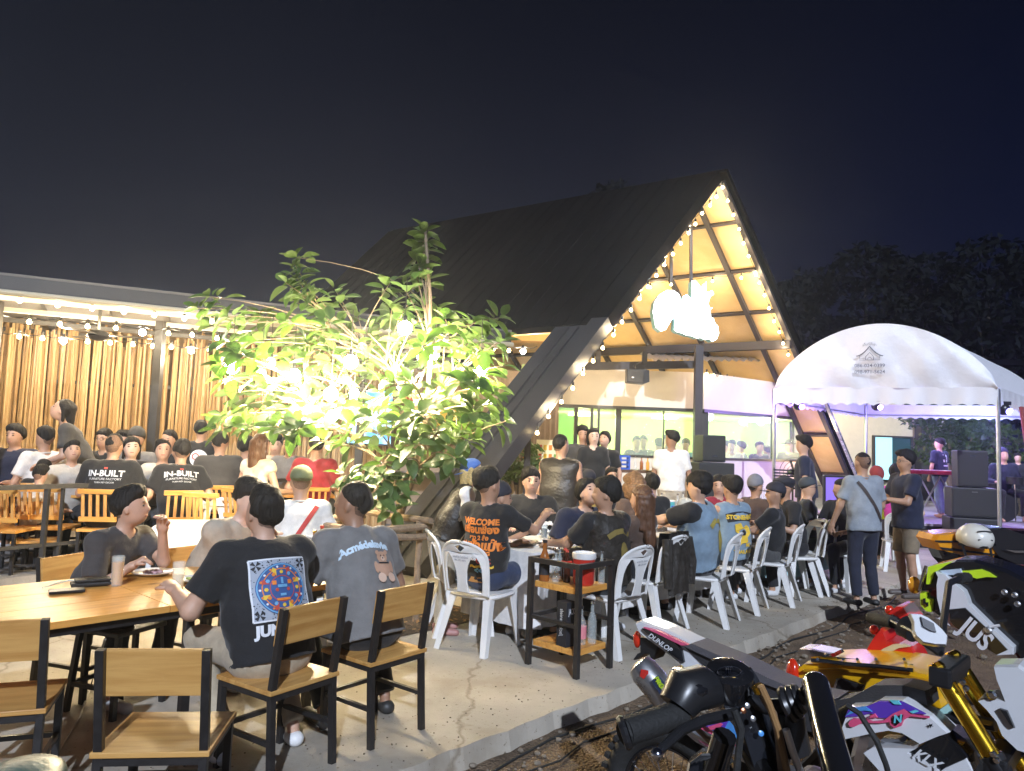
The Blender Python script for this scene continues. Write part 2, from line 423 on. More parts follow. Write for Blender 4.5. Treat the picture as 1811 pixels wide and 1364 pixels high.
def person(px, py, d, phi, label, pose='sit', floor=0.0, lean=8, side=0, hy=0, hp=0, hair='short', hc='black', skin='a', top='black', sleeve=.55,
           bot='black', legs='long', shoe=(.6, .6, .6), RH=None, LH=None, fat=1.0, h=None, female=False, face=False, arms=True, cap=None,
           vest=None, glasses=False, spread=.10, feet=None, mask=None, scale=None, curl=.7, beard=False, hemlow=0, group=None, band=None, coll=False, at=None):
    """head top projects to photo pixel (px, py) at depth d; phi is the facing (0 = away from the camera, 180 = towards it)"""
    h = h or (.0115 if d < 5.6 else .014 if d < 7.6 else .018 if d < 9.5 else .024)
    seed = int(px*7+py)
    target = at_y(px, py, d); ztop = target.z-floor
    if at is not None or lean == 'auto':
        sc0 = scale or 1.0
        hip0 = .55 if pose == 'sit' else .92
        if at is not None:      # the seat is fixed: lean the trunk until the head meets the photo
            dx, dy = target.x-at[0], target.y-at[1]; c_, s_ = math.cos(R(phi)), math.sin(R(phi))
            fo_, sd_ = (-s_*dx+c_*dy)/sc0, (c_*dx+s_*dy)/sc0; side = max(-16, min(16, math.degrees(math.asin(max(-.3, min(.3, sd_/.75))))))
            lean = max(-5, min(48, math.degrees(math.asin(max(-.1, min(.74, (fo_+.01)/.72))))))
        else:
            lean = 4
            for k in range(60):
                a_ = R(lean); z_ = hip0+.50*math.cos(a_)+.172*(.55*math.cos(a_)+.45)+.12
                if z_*sc0 <= ztop: break
                lean += 1
        scale = sc0
    ls = R(lean); lr = R(side)
    tv = Vector((math.sin(lr), math.sin(ls)*math.cos(lr), math.cos(ls)*math.cos(lr))).normalized(); sx = Vector((1, 0, 0)); fw = tv.cross(sx)*-1
    fw = Vector((0, math.cos(ls), -math.sin(ls)))
    if pose == 'sit': hip = Vector((0, 0, .55))
    else: hip = Vector((0, 0, .92))
    nb = hip+tv*(.50 if pose == 'sit' else .50)
    hd = rotm(-ls*.45-R(hp), 0, 0)
    RhL = Matrix.Rotation(R(hy), 3, 'Z') @ rotm(-R(hp), 0, 0)
    hdir = (tv*.55+Vector((0, math.sin(ls)*.3+math.sin(R(hp))*.35, 1))*.45).normalized()
    hcn = nb+hdir*.172; top_l = hcn+RhL @ Vector((0, -.01, .125))
    s = scale or min(1.16, max(.80, ztop/max(top_l.z, .3)))
    rootp = Vector((0, 0, 0)); rz = R(phi)
    off = Matrix.Rotation(rz, 3, 'Z') @ (top_l*s)
    loc = Vector((target.x-off.x, target.y-off.y, floor)) if at is None else Vector((at[0], at[1], floor))
    root = empty('person', loc, rz, label, 'person', group); root.scale = (s, s, s)
    fs = (.88 if female else 1.0)*fat; sw = .185*(.88 if female else 1.0)*(1+(fat-1)*.5)
    B = SDF(); X = (1, 0, 0)
    wst = hip+tv*.17; chs = hip+tv*.37; sh = hip+tv*.455
    B.cone(hip, wst, .115*fs, .105*fs, 1.35, X).cone(wst, chs, .105*fs, .115*fs, 1.42, X, k=.06)
    SL = sh+Vector((-sw, 0, 0)); SR = sh+Vector((sw, 0, 0))
    B.cone(SL, SR, .050, .050, k=.05).cone(nb-tv*.05, hcn, .054, .05, k=.04)
    for q in (-1, 1): B.cone(nb-tv*.01+Vector((q*.02, 0, 0)), sh+Vector((q*sw*.8, 0, -.0)), .040, .046, k=.03)
    hr = RhL
    def hp_(x, y, z): return hcn+hr @ Vector((x, y, z))
    B.ell(hp_(0, -.008, .025), (.078, .098, .098), hr, k=.03).ell(hp_(0, .022, -.045), (.060, .066, .068), hr, k=.035)
    if d < 10 and h < .02:
        B.ell(hp_(0, .094, -.022), (.013, .018, .014), hr, k=.012).ell(hp_(0, .088, -.004), (.008, .014, .022), hr, k=.014)
        for q in (-1, 1): B.ell(hp_(q*.080, -.004, -.012), (.010, .018, .030), hr, k=.008)
        for q in (-1, 1): B.ell(hp_(q*.034, .084, .006), (.014, .012, .010), hr, k=.006, sub=True)
    # arms
    if RH is None: RH = (.24, .34, .72) if pose == 'sit' else (.27, .06, .80)
    if LH is None: LH = (-.24, .34, .72) if pose == 'sit' else (-.27, .06, .80)
    arm = []
    mbh = MB()
    for S_, T_, q in ((SR, RH, 1), (SL, LH, -1)):
        El, Wr = ik(S_, T_, .285, .25, (q*.45, -.35, -1.0)); arm.append((S_, El, Wr, q))
        B.cone(S_, El, .046*fat, .037*fat, k=.03).cone(El, Wr, .038*fat, .026, k=.02)
        dr = (Wr-El).normalized(); dn = (dr+Vector((0, .0, -.15))).normalized()
        pn = Vector((0, 0, -1)) if abs(dr.z) < .8 else Vector((-q, .2, 0))
        sdv = dr.cross(pn).normalized()
        B.cone(Wr, Wr+dr*.075, .022, .020, 1.9, sdv, k=.02)
        if h < .02: hand_geo(mbh, Wr, dr, pn, curl, left=(q < 0))
    # legs
    shn = []
    for q in (1, -1):
        hj = hip+Vector((q*.09, .0, -.02))
        if pose == 'sit':
            kn = Vector((q*(.10+spread), .44, .52)); an = Vector((q*(.10+spread*.9), .40 if feet is None else feet, .09))
        else:
            st = (.10 if q > 0 else -.12) if pose == 'walk' else 0
            kn = Vector((q*.10, .03+st*.8, .49)); an = Vector((q*.11, -.02+st, .09))
        B.cone(hj, kn, .082*fat, .054, k=.04).cone(kn, kn+(an-kn)*.4, .053, .050, k=.02).cone(kn+(an-kn)*.4, an, .050, .033, k=.02)
        B.cone(an+Vector((0, -.02, -.05)), an+Vector((q*.02, .13, -.06)), .034, .028, k=.02)
        shn.append((hj, kn, an, q))
    P, F = B.mesh(h)
    bo = np_mesh('body', P, F, skinm(skin), root)
    if mbh.v:
        tmp = mbh.build('hand', skinm(skin), None, smooth=2)
        bm = bmesh.new(); bm.from_mesh(bo.data); bm.from_mesh(tmp.data); bm.to_mesh(bo.data); bm.free(); md = tmp.data; bpy.data.objects.remove(tmp); bpy.data.meshes.remove(md)
    # shirt
    e = .018; T = SDF(); lowhem = hip-tv*(.04+hemlow)
    wf = 1.06 if not female else 1.0
    T.cone(lowhem, wst, (.128 if pose == 'sit' else .140)*fs*wf, .120*fs*wf, 1.33, X, k=.03).cone(wst, chs, .120*fs*wf, .128*fs, 1.40, X, k=.07)
    T.cone(SL, SR, .058, .058, k=.06).cone(chs, nb-tv*.01, .09*fs, .060, 1.25, X, k=.05)
    for q in (-1, 1): T.cone(nb-tv*.02+Vector((q*.03, 0, 0)), sh+Vector((q*sw*.85, 0, 0)), .046, .055, k=.04)
    for S_, El, Wr, q in arm:
        if sleeve <= 0: continue
        if sleeve <= 1:
            T.cone(S_-Vector((q*.02, 0, 0)), S_+(El-S_)*(sleeve+.18), .066*fat, .065*fat, k=.04, flat=True)
        else:
            T.cone(S_-Vector((q*.02, 0, 0)), El, .064*fat, .052*fat, k=.05).cone(El, Wr, .051*fat, .040, k=.02, flat=True)
    T.cone(nb+tv*.005, nb+tv*.2, .062, .085, sub=True, k=.01)
    if sleeve <= 0:
        for q, S_ in ((1, SR), (-1, SL)): T.ell(S_+Vector((q*.06, 0, -.03)), (.075, .12, .13), None, k=.01, sub=True)
    P, F = T.mesh(h, noise=.0042, cuts=[(lowhem, -tv)], seed=seed)
    tm = clm(top) if isinstance(top, str) else top
    tee = np_mesh('shirt', P, F, tm, root)
    if d < 9.5 and h < .02 and not female:
        rgc = [nb+tv*.006+Vector((1, 0, 0))*.066*math.cos(a)+fw*(.064*math.sin(a))-tv*(.018*max(0, math.sin(a))) for a in np.linspace(0, 2*math.pi, 21)]
        MB().tube(rgc, .0085, 6, False).build('collar', tm, tee, smooth=2)
    if vest:
        Vs = SDF(); e2 = .016
        Vs.cone(lowhem, wst, .128*fs*wf+e2, .120*fs*wf+e2, 1.30, X, k=.03).cone(wst, chs, .120*fs*wf+e2, .128*fs+e2, 1.36, X, k=.07)
        Vs.cone(SL+Vector((.03, 0, 0)), SR-Vector((.03, 0, 0)), .078, .078, k=.06, flat=False).cone(chs, nb-tv*.02, .10*fs, .075, 1.3, X, k=.05)
        Vs.cone(nb-tv*.05, nb+tv*.2, .066, .085, sub=True, k=.01)
        Vs.cone(wst+fw*.2-tv*.4, nb+fw*.16, .06, .06, sub=True, k=.01)
        P, F = Vs.mesh(h, noise=.003, cuts=[(lowhem, -tv)], seed=seed+1)
        tee = np_mesh('vest', P, F, vest if not isinstance(vest, str) else clm(vest), root)
    # trousers
    Q = SDF(); bm_ = clm(bot) if isinstance(bot, str) else bot
    Q.cone(hip-Vector((.0, 0, .03)), hip+tv*.04, .122*fs, .112*fs, 1.35, X, k=.04)
    for hj, kn, an, q in shn:
        if legs == 'long': Q.cone(hj, kn, .094*fat, .070, k=.04).cone(kn, an+Vector((0, -.01, .02)), .070, .056, k=.03, flat=True)
        elif legs == 'short': Q.cone(hj, hj+(kn-hj)*.93, .096*fat, .084, k=.04, flat=True)
    P, F = Q.mesh(max(h, .013), noise=.003, seed=seed+2)
    np_mesh('trousers', P, F, bm_, root)
    if d < 12:
        sm = mat('shoe_%d_%d_%d' % tuple(int(c*20) for c in shoe), shoe, .5, var=.1)
        for hj, kn, an, q in shn:
            K = SDF(); K.cone(an+Vector((0, -.035, -.055)), an+Vector((q*.02, .15, -.062)), .040, .034, 1.12, X, k=.02)
            P, F = K.mesh(max(h, .014), cuts=[((0, 0, .004), (0, 0, -1))]); np_mesh('shoe', P, F, sm, root)
    # hair and headwear
    hm = HAIRM[hc]; G = SDF()
    if hair != 'none':
        th = {'short': .015, 'buzz': .004, 'thick': .020, 'long': .014, 'curly': .05, 'bob': .016, 'pony': .012}[hair]
        if cap: th = .002
        G.ell(hp_(0, -.014, .036), (.076+th, .095+th, .094+th), hr, k=.02)
        cutn = hr @ Vector((0, .62, -.78)); cp = hp_(0, .010, .0) if hair != 'buzz' else hp_(0, .0, .01)
        gr = random.Random(seed)
        if hair in ('short', 'thick') and not cap:
            G.ell(hp_(gr.uniform(-.03, .03), gr.uniform(.02, .06), .092+th*.4), (.055, .05, .026+th*.6), hr, k=.03)
            G.ell(hp_(gr.uniform(-.04, .04), gr.uniform(-.07, -.03), .085), (.05, .05, .03+th*.5), hr, k=.03)
        wv_ = gr.uniform(0, 6); hl_ = gr.uniform(.045, .062)
        def keep_(X_, Y_, Z_):
            x, y, z = X_-hcn.x, Y_-hcn.y, Z_-hcn.z; m = hr
            a = m[0][0]*x+m[1][0]*y+m[2][0]*z; b = m[0][1]*x+m[1][1]*y+m[2][1]*z; c = m[0][2]*x+m[1][2]*y+m[2][2]*z
            jag = .006*np.sin(a*130+wv_)+.004*np.sin(a*61+b*80)
            top_ = -(c-hl_-jag-.35*np.minimum(b-.07, 0)*-1*0)*.9+(b-.085)*.55      # above the hairline
            side_ = np.maximum(b-.012-jag, -(c+.018))                               # temples down to the ear
            nape_ = np.maximum(b+.030-jag, -(c+.070-abs(a)*.25+jag))                # behind the ears to the nape
            return np.minimum(np.minimum(np.maximum(top_, -(c-.0)), side_), nape_)
        P, F = G.mesh(min(h, .010) if d < 7.6 else h, noise=.0065 if hair not in ('curly',) else .012, cuts=(), seed=seed+3, keep=keep_)
        hr_o = np_mesh('hair', P, F, hm, root)
        if hair in ('short', 'thick', 'buzz') and d < 9.5 and h < .02:      # the clipped sides and nape under the longer top
            G3 = SDF(); G3.ell(hp_(0, -.008, .025), (.0805, .1005, .1005), hr, k=.03).cone(nb, hcn, .0545, .0525, k=.03)
            def keep2_(X_, Y_, Z_):
                x, y, z = X_-hcn.x, Y_-hcn.y, Z_-hcn.z; m = hr
                a = m[0][0]*x+m[1][0]*y+m[2][0]*z; b = m[0][1]*x+m[1][1]*y+m[2][1]*z; c = m[0][2]*x+m[1][2]*y+m[2][2]*z
                return np.minimum(np.maximum(b+.022, -(c+.094-abs(a)*.35)), np.maximum(b-.028, -(c+.004)))
            P, F = G3.mesh(min(h, .011), seed=seed, keep=keep2_)
            if len(P): np_mesh('hair', P, F, mat('hair_stubble_'+skin, tuple(.42*q_ for q_ in {'a': (.56, .34, .235), 'b': (.46, .265, .17), 'c': (.33, .18, .11), 'p': (.66, .45, .34)}[skin]), .8, var=.35, vs=90), root)
        if hair in ('long', 'curly', 'bob', 'pony'):
            G2 = SDF(); dn_ = {'long': .42, 'curly': .16, 'bob': .17, 'pony': .30}[hair]
            bk = hp_(0, -.07, .02); dwn = (Vector((0, -.10, -1)) if pose == 'sit' else Vector((0, -.05, -1))).normalized()
            if hair == 'pony': G2.cone(hp_(0, -.11, .03), hp_(0, -.15, -.02)+dwn*dn_, .035, .02)
            else:
                G2.cone(bk, bk+dwn*dn_, .070, .045, 1.25, X, k=.03)
                for q in (-1, 1): G2.cone(hp_(q*.072, -.02, .03), hp_(q*.075, -.02, .0)+dwn*dn_*.62, .030, .026, k=.02)
            if hair == 'curly': G2.ell(hp_(0, -.04, -.02), (.13, .12, .13), hr, k=.03)
            P, F = G2.mesh(min(h, .014), noise=.006 if hair != 'curly' else .014, seed=seed+4, cuts=[(hp_(0, .035, 0), hr @ Vector((0, 1, 0)))]); np_mesh('hair', P, F, hm, root)
        if beard: pass
    if cap:
        kind_, cc = cap; cm = mat('cap_%s' % ('_'.join(str(int(c*50)) for c in cc)), cc, .8, var=.1, bump=.2, bs=40)
        K = SDF(); K.ell(hp_(0, -.010, .045), (.092, .112, .095), hr, k=.02)
        if kind_ == 'beret': K.ell(hp_(0, .0, .085), (.115, .135, .045), hr, k=.03)
        if kind_ == 'beanie': K.ell(hp_(0, -.01, .085), (.075, .09, .08), hr, k=.03)
        P, F = K.mesh(min(h, .013), cuts=[(hp_(0, 0, .025), hr @ Vector((0, .25, -.97)))]); cp_ = np_mesh('cap', P, F, cm, root)
        if kind_ in ('cap', 'back'):
            q = -1 if kind_ == 'back' else 1; ol = [(math.sin(a)*.075, q*(.075+math.cos(a)*.095)) for a in np.linspace(-1.5, 1.5, 11)]
            mb = MB().plate(ol, [], lambda u, v, w: tuple(hp_(u, v-.01, .045-u*u*3-max(0, abs(v)-.1)*.2+w)), .006); mb.build('visor', cm, cp_, smooth=True)
        if kind_ == 'hat':
            mb = MB().lathe((0, 0, 0), [(.06, .0), (.17, -.01), (.175, .0), (.095, .01)], 18); mb.v = [tuple(hp_(v[0], v[1]-.01, v[2]+.05)) for v in mb.v]; mb.build('brim', cm, cp_, smooth=True)
    if face:
        for q in (-1, 1):
            MB().ball(hp_(q*.033, .0835, .004), .0125, 8, 6, (1, .45, .42), hr).build('eye', EYEM, root, smooth=2)
            MB().ball(hp_(q*.034, .087, .027), .018, 8, 5, (1, .35, .17), hr).build('eyebrow', BROWM, root, smooth=2)
        MB().ball(hp_(0, .083, -.062), .022, 10, 6, (1, .38, .28), hr).build('mouth', LIPM, root, smooth=2)
    if glasses:
        g = MB()
        for q in (-1, 1):
            g.tube([hp_(q*.034+.026*math.cos(a), .098, .004+.018*math.sin(a)) for a in np.linspace(0, 6.283, 13)], .0022, 5, False)
            g.tube([hp_(q*.060, .096, .008), hp_(q*.080, .0, .004)], .002, 5)
        g.build('glasses', BLKP, root)
    if band:    # cross-body strap over the shirt
        st = MB(); pts = []
        for t in np.linspace(0, 1, 9):
            x = .13-.27*t; z = .46-.44*t; y = -.155*fat-.01*math.sin(t*3.1); pts.append(hip+tv*z+Vector((x*band[1], 0, 0))+fw*y)
        st_v = []
        project_strip(tee, pts, fw, .018, root, mat('strap_%d' % seed, band[0], .7), 'strap')
    info = dict(root=root, tee=tee, hip=hip, tv=tv, fw=fw, s=s, loc=loc, arm=arm, phi=phi, hp=hp_, floor=floor)
    PEOPLE.append(info)
    return info
def bvh_of(o):
    me = o.data; return BVHTree.FromPolygons([v.co for v in me.vertices], [p.vertices for p in me.polygons])
def project_strip(o, pts, fw, w, root, m, name):
    bv = bvh_of(o); mb = MB(); L = []; Rr = []
    for i, p in enumerate(pts):
        t = (pts[min(i+1, len(pts)-1)]-pts[max(i-1, 0)]).normalized(); n = t.cross(fw).normalized()
        for q, arr in ((-1, L), (1, Rr)):
            b = p+n*q*w; hit = bv.ray_cast(b-fw*.3, fw)
            arr.append((hit[0] if hit[0] else b)-fw*.006)
    vs = L+Rr; k = len(L); mb.add(vs, [(i, i+1, k+i+1, k+i) for i in range(k-1)])
    mb.add([v-fw*.004 for v in vs], [(i, i+1, k+i+1, k+i) for i in range(k-1)])
    mb.build(name, m, root, smooth=2)
def decal(info, shape, m, name, u0=0, v0=.3, scale=1.0, rot=0, front=False, off=.004, lift=0):
    """print a flat shape on the back (or front) of the shirt, following the cloth"""
    vs, fs = shape; bv = info.setdefault('bvh', None) or bvh_of(info['tee']); info['bvh'] = bv
    fw = info['fw']*(-1 if front else 1); c, s_ = math.cos(rot), math.sin(rot); out_ = []; X = Vector((1, 0, 0))*(-1 if front else 1)
    for v in vs:
        x, y = v[0]*scale, v[1]*scale; x, y = x*c-y*s_, x*s_+y*c
        b = info['hip']+info['tv']*(v0+y)+X*(u0+x); hit = bv.ray_cast(b-fw*.6, fw)
        out_.append(tuple((hit[0] if hit[0] else b-fw*.12)-fw*(off+lift)))
    mb = MB(); mb.v = out_; mb.f = list(fs); return mb.build(name, m, info['root'], bm_fix=False)
def grid_shape(poly_fn, n):
    pass
def disc_shape(r0, r1, n=36, cx=0, cy=0, seg=1, sx=1, sy=1):
    vs = []; fs = []
    rs = np.linspace(r0, r1, max(2, int(abs(r1-r0)/.02)+2))
    for r_ in rs:
        for j in range(n): a = 2*math.pi*j/n; vs.append((cx+sx*r_*math.cos(a), cy+sy*r_*math.sin(a), 0))
    for i in range(len(rs)-1):
        for j in range(n): fs.append((i*n+j, i*n+(j+1) % n, (i+1)*n+(j+1) % n, (i+1)*n+j))
    return vs, fs
def rect_shape(w, h_, n=8, cx=0, cy=0):
    vs = [(cx+w*(i/n-.5), cy+h_*(j/n-.5), 0) for j in range(n+1) for i in range(n+1)]
    fs = [(j*(n+1)+i, j*(n+1)+i+1, (j+1)*(n+1)+i+1, (j+1)*(n+1)+i) for j in range(n) for i in range(n)]
    return vs, fs
def merge_shapes(l):
    vs = []; fs = []
    for a, b in l: n = len(vs); vs += list(a); fs += [tuple(i+n for i in f) for f in b]
    return vs, fs
def flat_m(name, c, rough=.7): return mat('print_'+name, c, rough)
# ------------------------------------------------------------------ ground, slab, terrace
def struct(name, mb, m, parent=None): o = mb.build(name, m, parent); o['kind'] = 'structure'; return o
def ground_mat(name, c1, c2, sc, bump, rough=.9, stones=True):
    m = mat(name, c1, rough); t, b = nodes(m); N = t.nodes; L = t.links
    tc = N.new('ShaderNodeTexCoord'); n = N.new('ShaderNodeTexNoise'); n.inputs['Scale'].default_value = sc; n.inputs['Detail'].default_value = 10; n.inputs['Roughness'].default_value = .7
    L.new(tc.outputs['Object'], n.inputs[0])
    cr = N.new('ShaderNodeValToRGB'); cr.color_ramp.elements[0].position = .36; cr.color_ramp.elements[1].position = .64
    cr.color_ramp.elements[0].color = (*c2, 1); cr.color_ramp.elements[1].color = (*c1, 1); L.new(n.outputs[0], cr.inputs[0]); last = cr.outputs[0]
    n3 = N.new('ShaderNodeTexNoise'); n3.inputs['Scale'].default_value = sc*.16; n3.inputs['Detail'].default_value = 4; L.new(tc.outputs['Object'], n3.inputs[0])
    r3 = N.new('ShaderNodeMapRange'); r3.inputs[1].default_value = .3; r3.inputs[2].default_value = .7; r3.inputs[3].default_value = .62; r3.inputs[4].default_value = 1.18; L.new(n3.outputs[0], r3.inputs[0])  # broad patchy tone, widened to put the slab's dappled shade into the colour
    sv = N.new('ShaderNodeVectorMath'); sv.operation = 'SCALE'; L.new(last, sv.inputs[0]); L.new(r3.outputs[0], sv.inputs[3]); L.new(sv.outputs[0], b.inputs['Base Color'])
    n2 = N.new('ShaderNodeTexNoise'); n2.inputs['Scale'].default_value = sc*9; n2.inputs['Detail'].default_value = 6; L.new(tc.outputs['Object'], n2.inputs[0])
    hgt = n2.outputs[0]
    if stones:
        vo = N.new('ShaderNodeTexVoronoi'); vo.inputs['Scale'].default_value = 55; L.new(tc.outputs['Object'], vo.inputs[0])
        ma = N.new('ShaderNodeMath'); ma.operation = 'SUBTRACT'; L.new(n2.outputs[0], ma.inputs[0]); L.new(vo.outputs['Distance'], ma.inputs[1]); hgt = ma.outputs[0]
    bp = N.new('ShaderNodeBump'); bp.inputs['Strength'].default_value = bump; bp.inputs['Distance'].default_value = .02; L.new(hgt, bp.inputs['Height']); L.new(bp.outputs[0], b.inputs['Normal'])
    return m
DIRT = ground_mat('dirt', (.24, .165, .10), (.11, .075, .048), 3.0, .9)
CONC = ground_mat('concrete', (.50, .45, .375), (.40, .36, .30), 1.6, .12, .7, stones=False)
t_, b_ = nodes(CONC); N_2 = t_.nodes
tc2 = N_2.new('ShaderNodeTexCoord'); ns = N_2.new('ShaderNodeTexNoise'); ns.inputs['Scale'].default_value = .9; ns.inputs['Detail'].default_value = 8; ns.inputs['Roughness'].default_value = .65; t_.links.new(tc2.outputs['Object'], ns.inputs[0])
rs = N_2.new('ShaderNodeValToRGB'); rs.color_ramp.elements[0].position = .50; rs.color_ramp.elements[0].color = (1, 1, 1, 1); rs.color_ramp.elements[1].position = .66; rs.color_ramp.elements[1].color = (.76, .71, .64, 1); t_.links.new(ns.outputs[0], rs.inputs[0])
vo2 = N_2.new('ShaderNodeTexVoronoi'); vo2.feature = 'DISTANCE_TO_EDGE'; vo2.inputs['Scale'].default_value = .42
nd = N_2.new('ShaderNodeTexNoise'); nd.inputs['Scale'].default_value = 3; nd.inputs['Detail'].default_value = 5; t_.links.new(tc2.outputs['Object'], nd.inputs[0])
vm2 = N_2.new('ShaderNodeVectorMath'); vm2.operation = 'SCALE'; vm2.inputs[3].default_value = .35; t_.links.new(nd.outputs[1], vm2.inputs[0]); va = N_2.new('ShaderNodeVectorMath'); t_.links.new(tc2.outputs['Object'], va.inputs[0]); t_.links.new(vm2.outputs[0], va.inputs[1]); t_.links.new(va.outputs[0], vo2.inputs[0])
rc = N_2.new('ShaderNodeValToRGB'); rc.color_ramp.elements[0].position = .002; rc.color_ramp.elements[0].color = (.62, .58, .52, 1); rc.color_ramp.elements[1].position = .006; rc.color_ramp.elements[1].color = (1, 1, 1, 1); t_.links.new(vo2.outputs['Distance'], rc.inputs[0])
sp_ = N_2.new('ShaderNodeTexNoise'); sp_.inputs['Scale'].default_value = 38; sp_.inputs['Detail'].default_value = 3; t_.links.new(tc2.outputs['Object'], sp_.inputs[0]); rp_ = N_2.new('ShaderNodeValToRGB'); rp_.color_ramp.elements[0].position = .28; rp_.color_ramp.elements[0].color = (.5, .46, .4, 1); rp_.color_ramp.elements[1].position = .36; rp_.color_ramp.elements[1].color = (1, 1, 1, 1); t_.links.new(sp_.outputs[0], rp_.inputs[0])
src_ = b_.inputs['Base Color'].links[0].from_socket
for o_ in (rs, rc, rp_):
    m_2 = N_2.new('ShaderNodeMix'); m_2.data_type = 'RGBA'; m_2.blend_type = 'MULTIPLY'; m_2.inputs[0].default_value = 1; t_.links.new(src_, m_2.inputs[6]); t_.links.new(o_.outputs[0], m_2.inputs[7]); src_ = m_2.outputs[2]
t_.links.new(src_, b_.inputs['Base Color'])
CONCD = ground_mat('concrete_old', (.30, .28, .26), (.2, .19, .18), 2.2, .2, .75, stones=False)
g = MB(); N_ = 90
xs = list(np.linspace(-1, 1, N_)); 
for j in range(N_):
    for i in range(N_):
        x = math.copysign(abs(xs[i])**3, xs[i])*58; y = math.copysign(abs(xs[j])**3, xs[j])*58+4
        z = -.10 + .018*math.sin(x*2.1+y*1.3)*math.cos(y*1.7-x)
        g.v.append((x, y, z-.004))
g.f = [(j*N_+i, j*N_+i+1, (j+1)*N_+i+1, (j+1)*N_+i) for j in range(N_-1) for i in range(N_-1)]
struct('ground', g, DIRT)
P0 = on_z(1132, 1203, 0.0)
slab = MB(); A_ = P0-E1*9; B_ = P0+E1*13.5; n = 260
top = [A_+(B_-A_)*(i/n) for i in range(n+1)]
top = [p + E2*(.007*math.sin(i*1.7)+.006*math.sin(i*.61+1)+random.uniform(-.006, .006)) for i, p in enumerate(top)] + [B_+E2*20, A_+E2*16]
m_ = len(top); slab.v = [(p.x, p.y, 0) for p in top]+[(p.x-E2.x*.03, p.y-E2.y*.03, -.13) for p in top]
slab.f = [tuple(range(m_))]+[(i, (i+1) % m_, (i+1) % m_+m_, i+m_) for i in range(m_)]
struct('pavement', slab, CONC)
# scattered gravel along the edge of the slab
gv = MB(); 
for i in range(520):
    s_ = random.uniform(-3.6, 5); w = abs(random.gauss(0, .55)); p = P0+E1*s_-E2*(w+.04); r_ = random.uniform(.006, .024)*(1.5 if random.random() < .08 else 1)
    gv.ball((p.x, p.y, -.098+r_*.3), r_, 5, 4, (1, random.uniform(.6, 1.3), .6), rotm(0, 0, random.uniform(0, 3)))
tag(gv.build('gravel', mat('stone', (.20, .165, .125), .85, var=.3, vs=9)), kind='stuff')
cb = MB(); pts = [P0-E2*.16-E1*3.2+E1*s_*.35+E2*.05*math.sin(s_*1.3)-UP*.088 for s_ in range(26)]; cb.tube(pts, .008, 6)
tag(cb.build('power_cable', BLKR), 'black cable snaking on the dirt along the concrete edge', 'cable')
cb = MB(); pts = [P0-E2*.30-E1*1.9+E1*s_*.3+E2*.04*math.sin(s_*2.1+1)-UP*.090 for s_ in range(22)]; cb.tube(pts, .006, 6)
tag(cb.build('power_cable', BLKR), 'thinner black cable lying on the dirt further from the slab', 'cable')

gj = MB()
for i in range(420):      # grit and crumbs of soil blown onto the slab
    s_ = random.uniform(-4, 5); w = abs(random.gauss(0, .5)); p = P0+E1*s_+E2*(w+.03); r_ = random.uniform(.002, .007); gj.ball((p.x, p.y, r_*.3), r_, 5, 4, (1, 1, .6))
tag(gj.build('grit', mat('grit', (.13, .10, .07), .9)), kind='stuff')
# planting pit
pit = on_z(726, 1088, .004); pm = MB(); k = 14; ring = []
for i in range(4*k):
    s_, t_ = [(-1+2*(i % k)/k, -1), (1, -1+2*(i % k)/k), (1-2*(i % k)/k, 1), (-1, 1-2*(i % k)/k)][i//k]
    ring.append(pit+E1*s_*.62+E2*t_*.55)
pm.v = [(p.x, p.y, .004) for p in ring]; pm.f = [tuple(range(len(ring)))]
struct('soil', pm, ground_mat('soil', (.10, .065, .04), (.035, .025, .018), 9, 1.0))
lt = MB()
for i in range(260):
    p = pit+E1*random.uniform(-.6, .6)+E2*random.uniform(-.53, .53); a = random.uniform(0, 6.3); s_ = random.uniform(.015, .035)
    u_ = Vector((math.cos(a), math.sin(a), random.uniform(-.2, .4)))*s_; v_ = Vector((-math.sin(a), math.cos(a), random.uniform(-.2, .4)))*s_*.5
    q = Vector((p.x, p.y, .014+random.uniform(0, .02))); lt.add([q-u_, q-v_, q+u_, q+v_], [(0, 1, 2, 3)])
tag(lt.build('leaf_litter', mat('dry_leaf', (.22, .12, .05), .8, var=.4, vs=30)), kind='stuff')

# terrace floor behind the railing, raised a step
RA, RB = at_y(0, 862, 7.45), at_y(590, 846, 11.2); rdir = (RB-RA); rdir.z = 0; rdir.normalize(); rn = Vector((-rdir.y, rdir.x, 0))
t0 = RA-rdir*6; t1 = RB+rdir*3
tf = MB(); TP = [t0, t1, t1+rn*7, t0+rn*9]
tf.v = [(p.x, p.y, .12) for p in TP]+[(p.x, p.y, .002) for p in TP]; tf.f = [(0,1,2,3)]+[(i, (i+1) % 4, (i+1) % 4+4, i+4) for i in range(4)]
struct('floor', tf, CONCD)

# ------------------------------------------------------------------ railing
rl = empty('railing', (0, 0, 0), 0, 'black steel railing crossing in front of the bamboo screen tables', 'railing')
rz_ = 1.03
def rp(t, z): p = RA+(RB-RA)*t; return Vector((p.x, p.y, z))
MB().bar(rp(-.25, rz_), rp(1.02, rz_), .05, .05).build('top_rail', DKM, rl)
MB().bar(rp(-.25, .42), rp(1.02, .42), .035, .035).build('lower_rail', DKM, rl)
for t in [-.2, -.05, .10, .25, .38, .46, .60, .72, .86, 1.0]:
    MB().bar(rp(t, .12), rp(t, rz_-.026), .045, .045).build('post', DKM, rl)
for t in (.115, .265, .47, .73): MB().bar(rp(t+.02, .12), rp(t+.02, rz_-.026), .03, .03).build('baluster', DKM, rl)

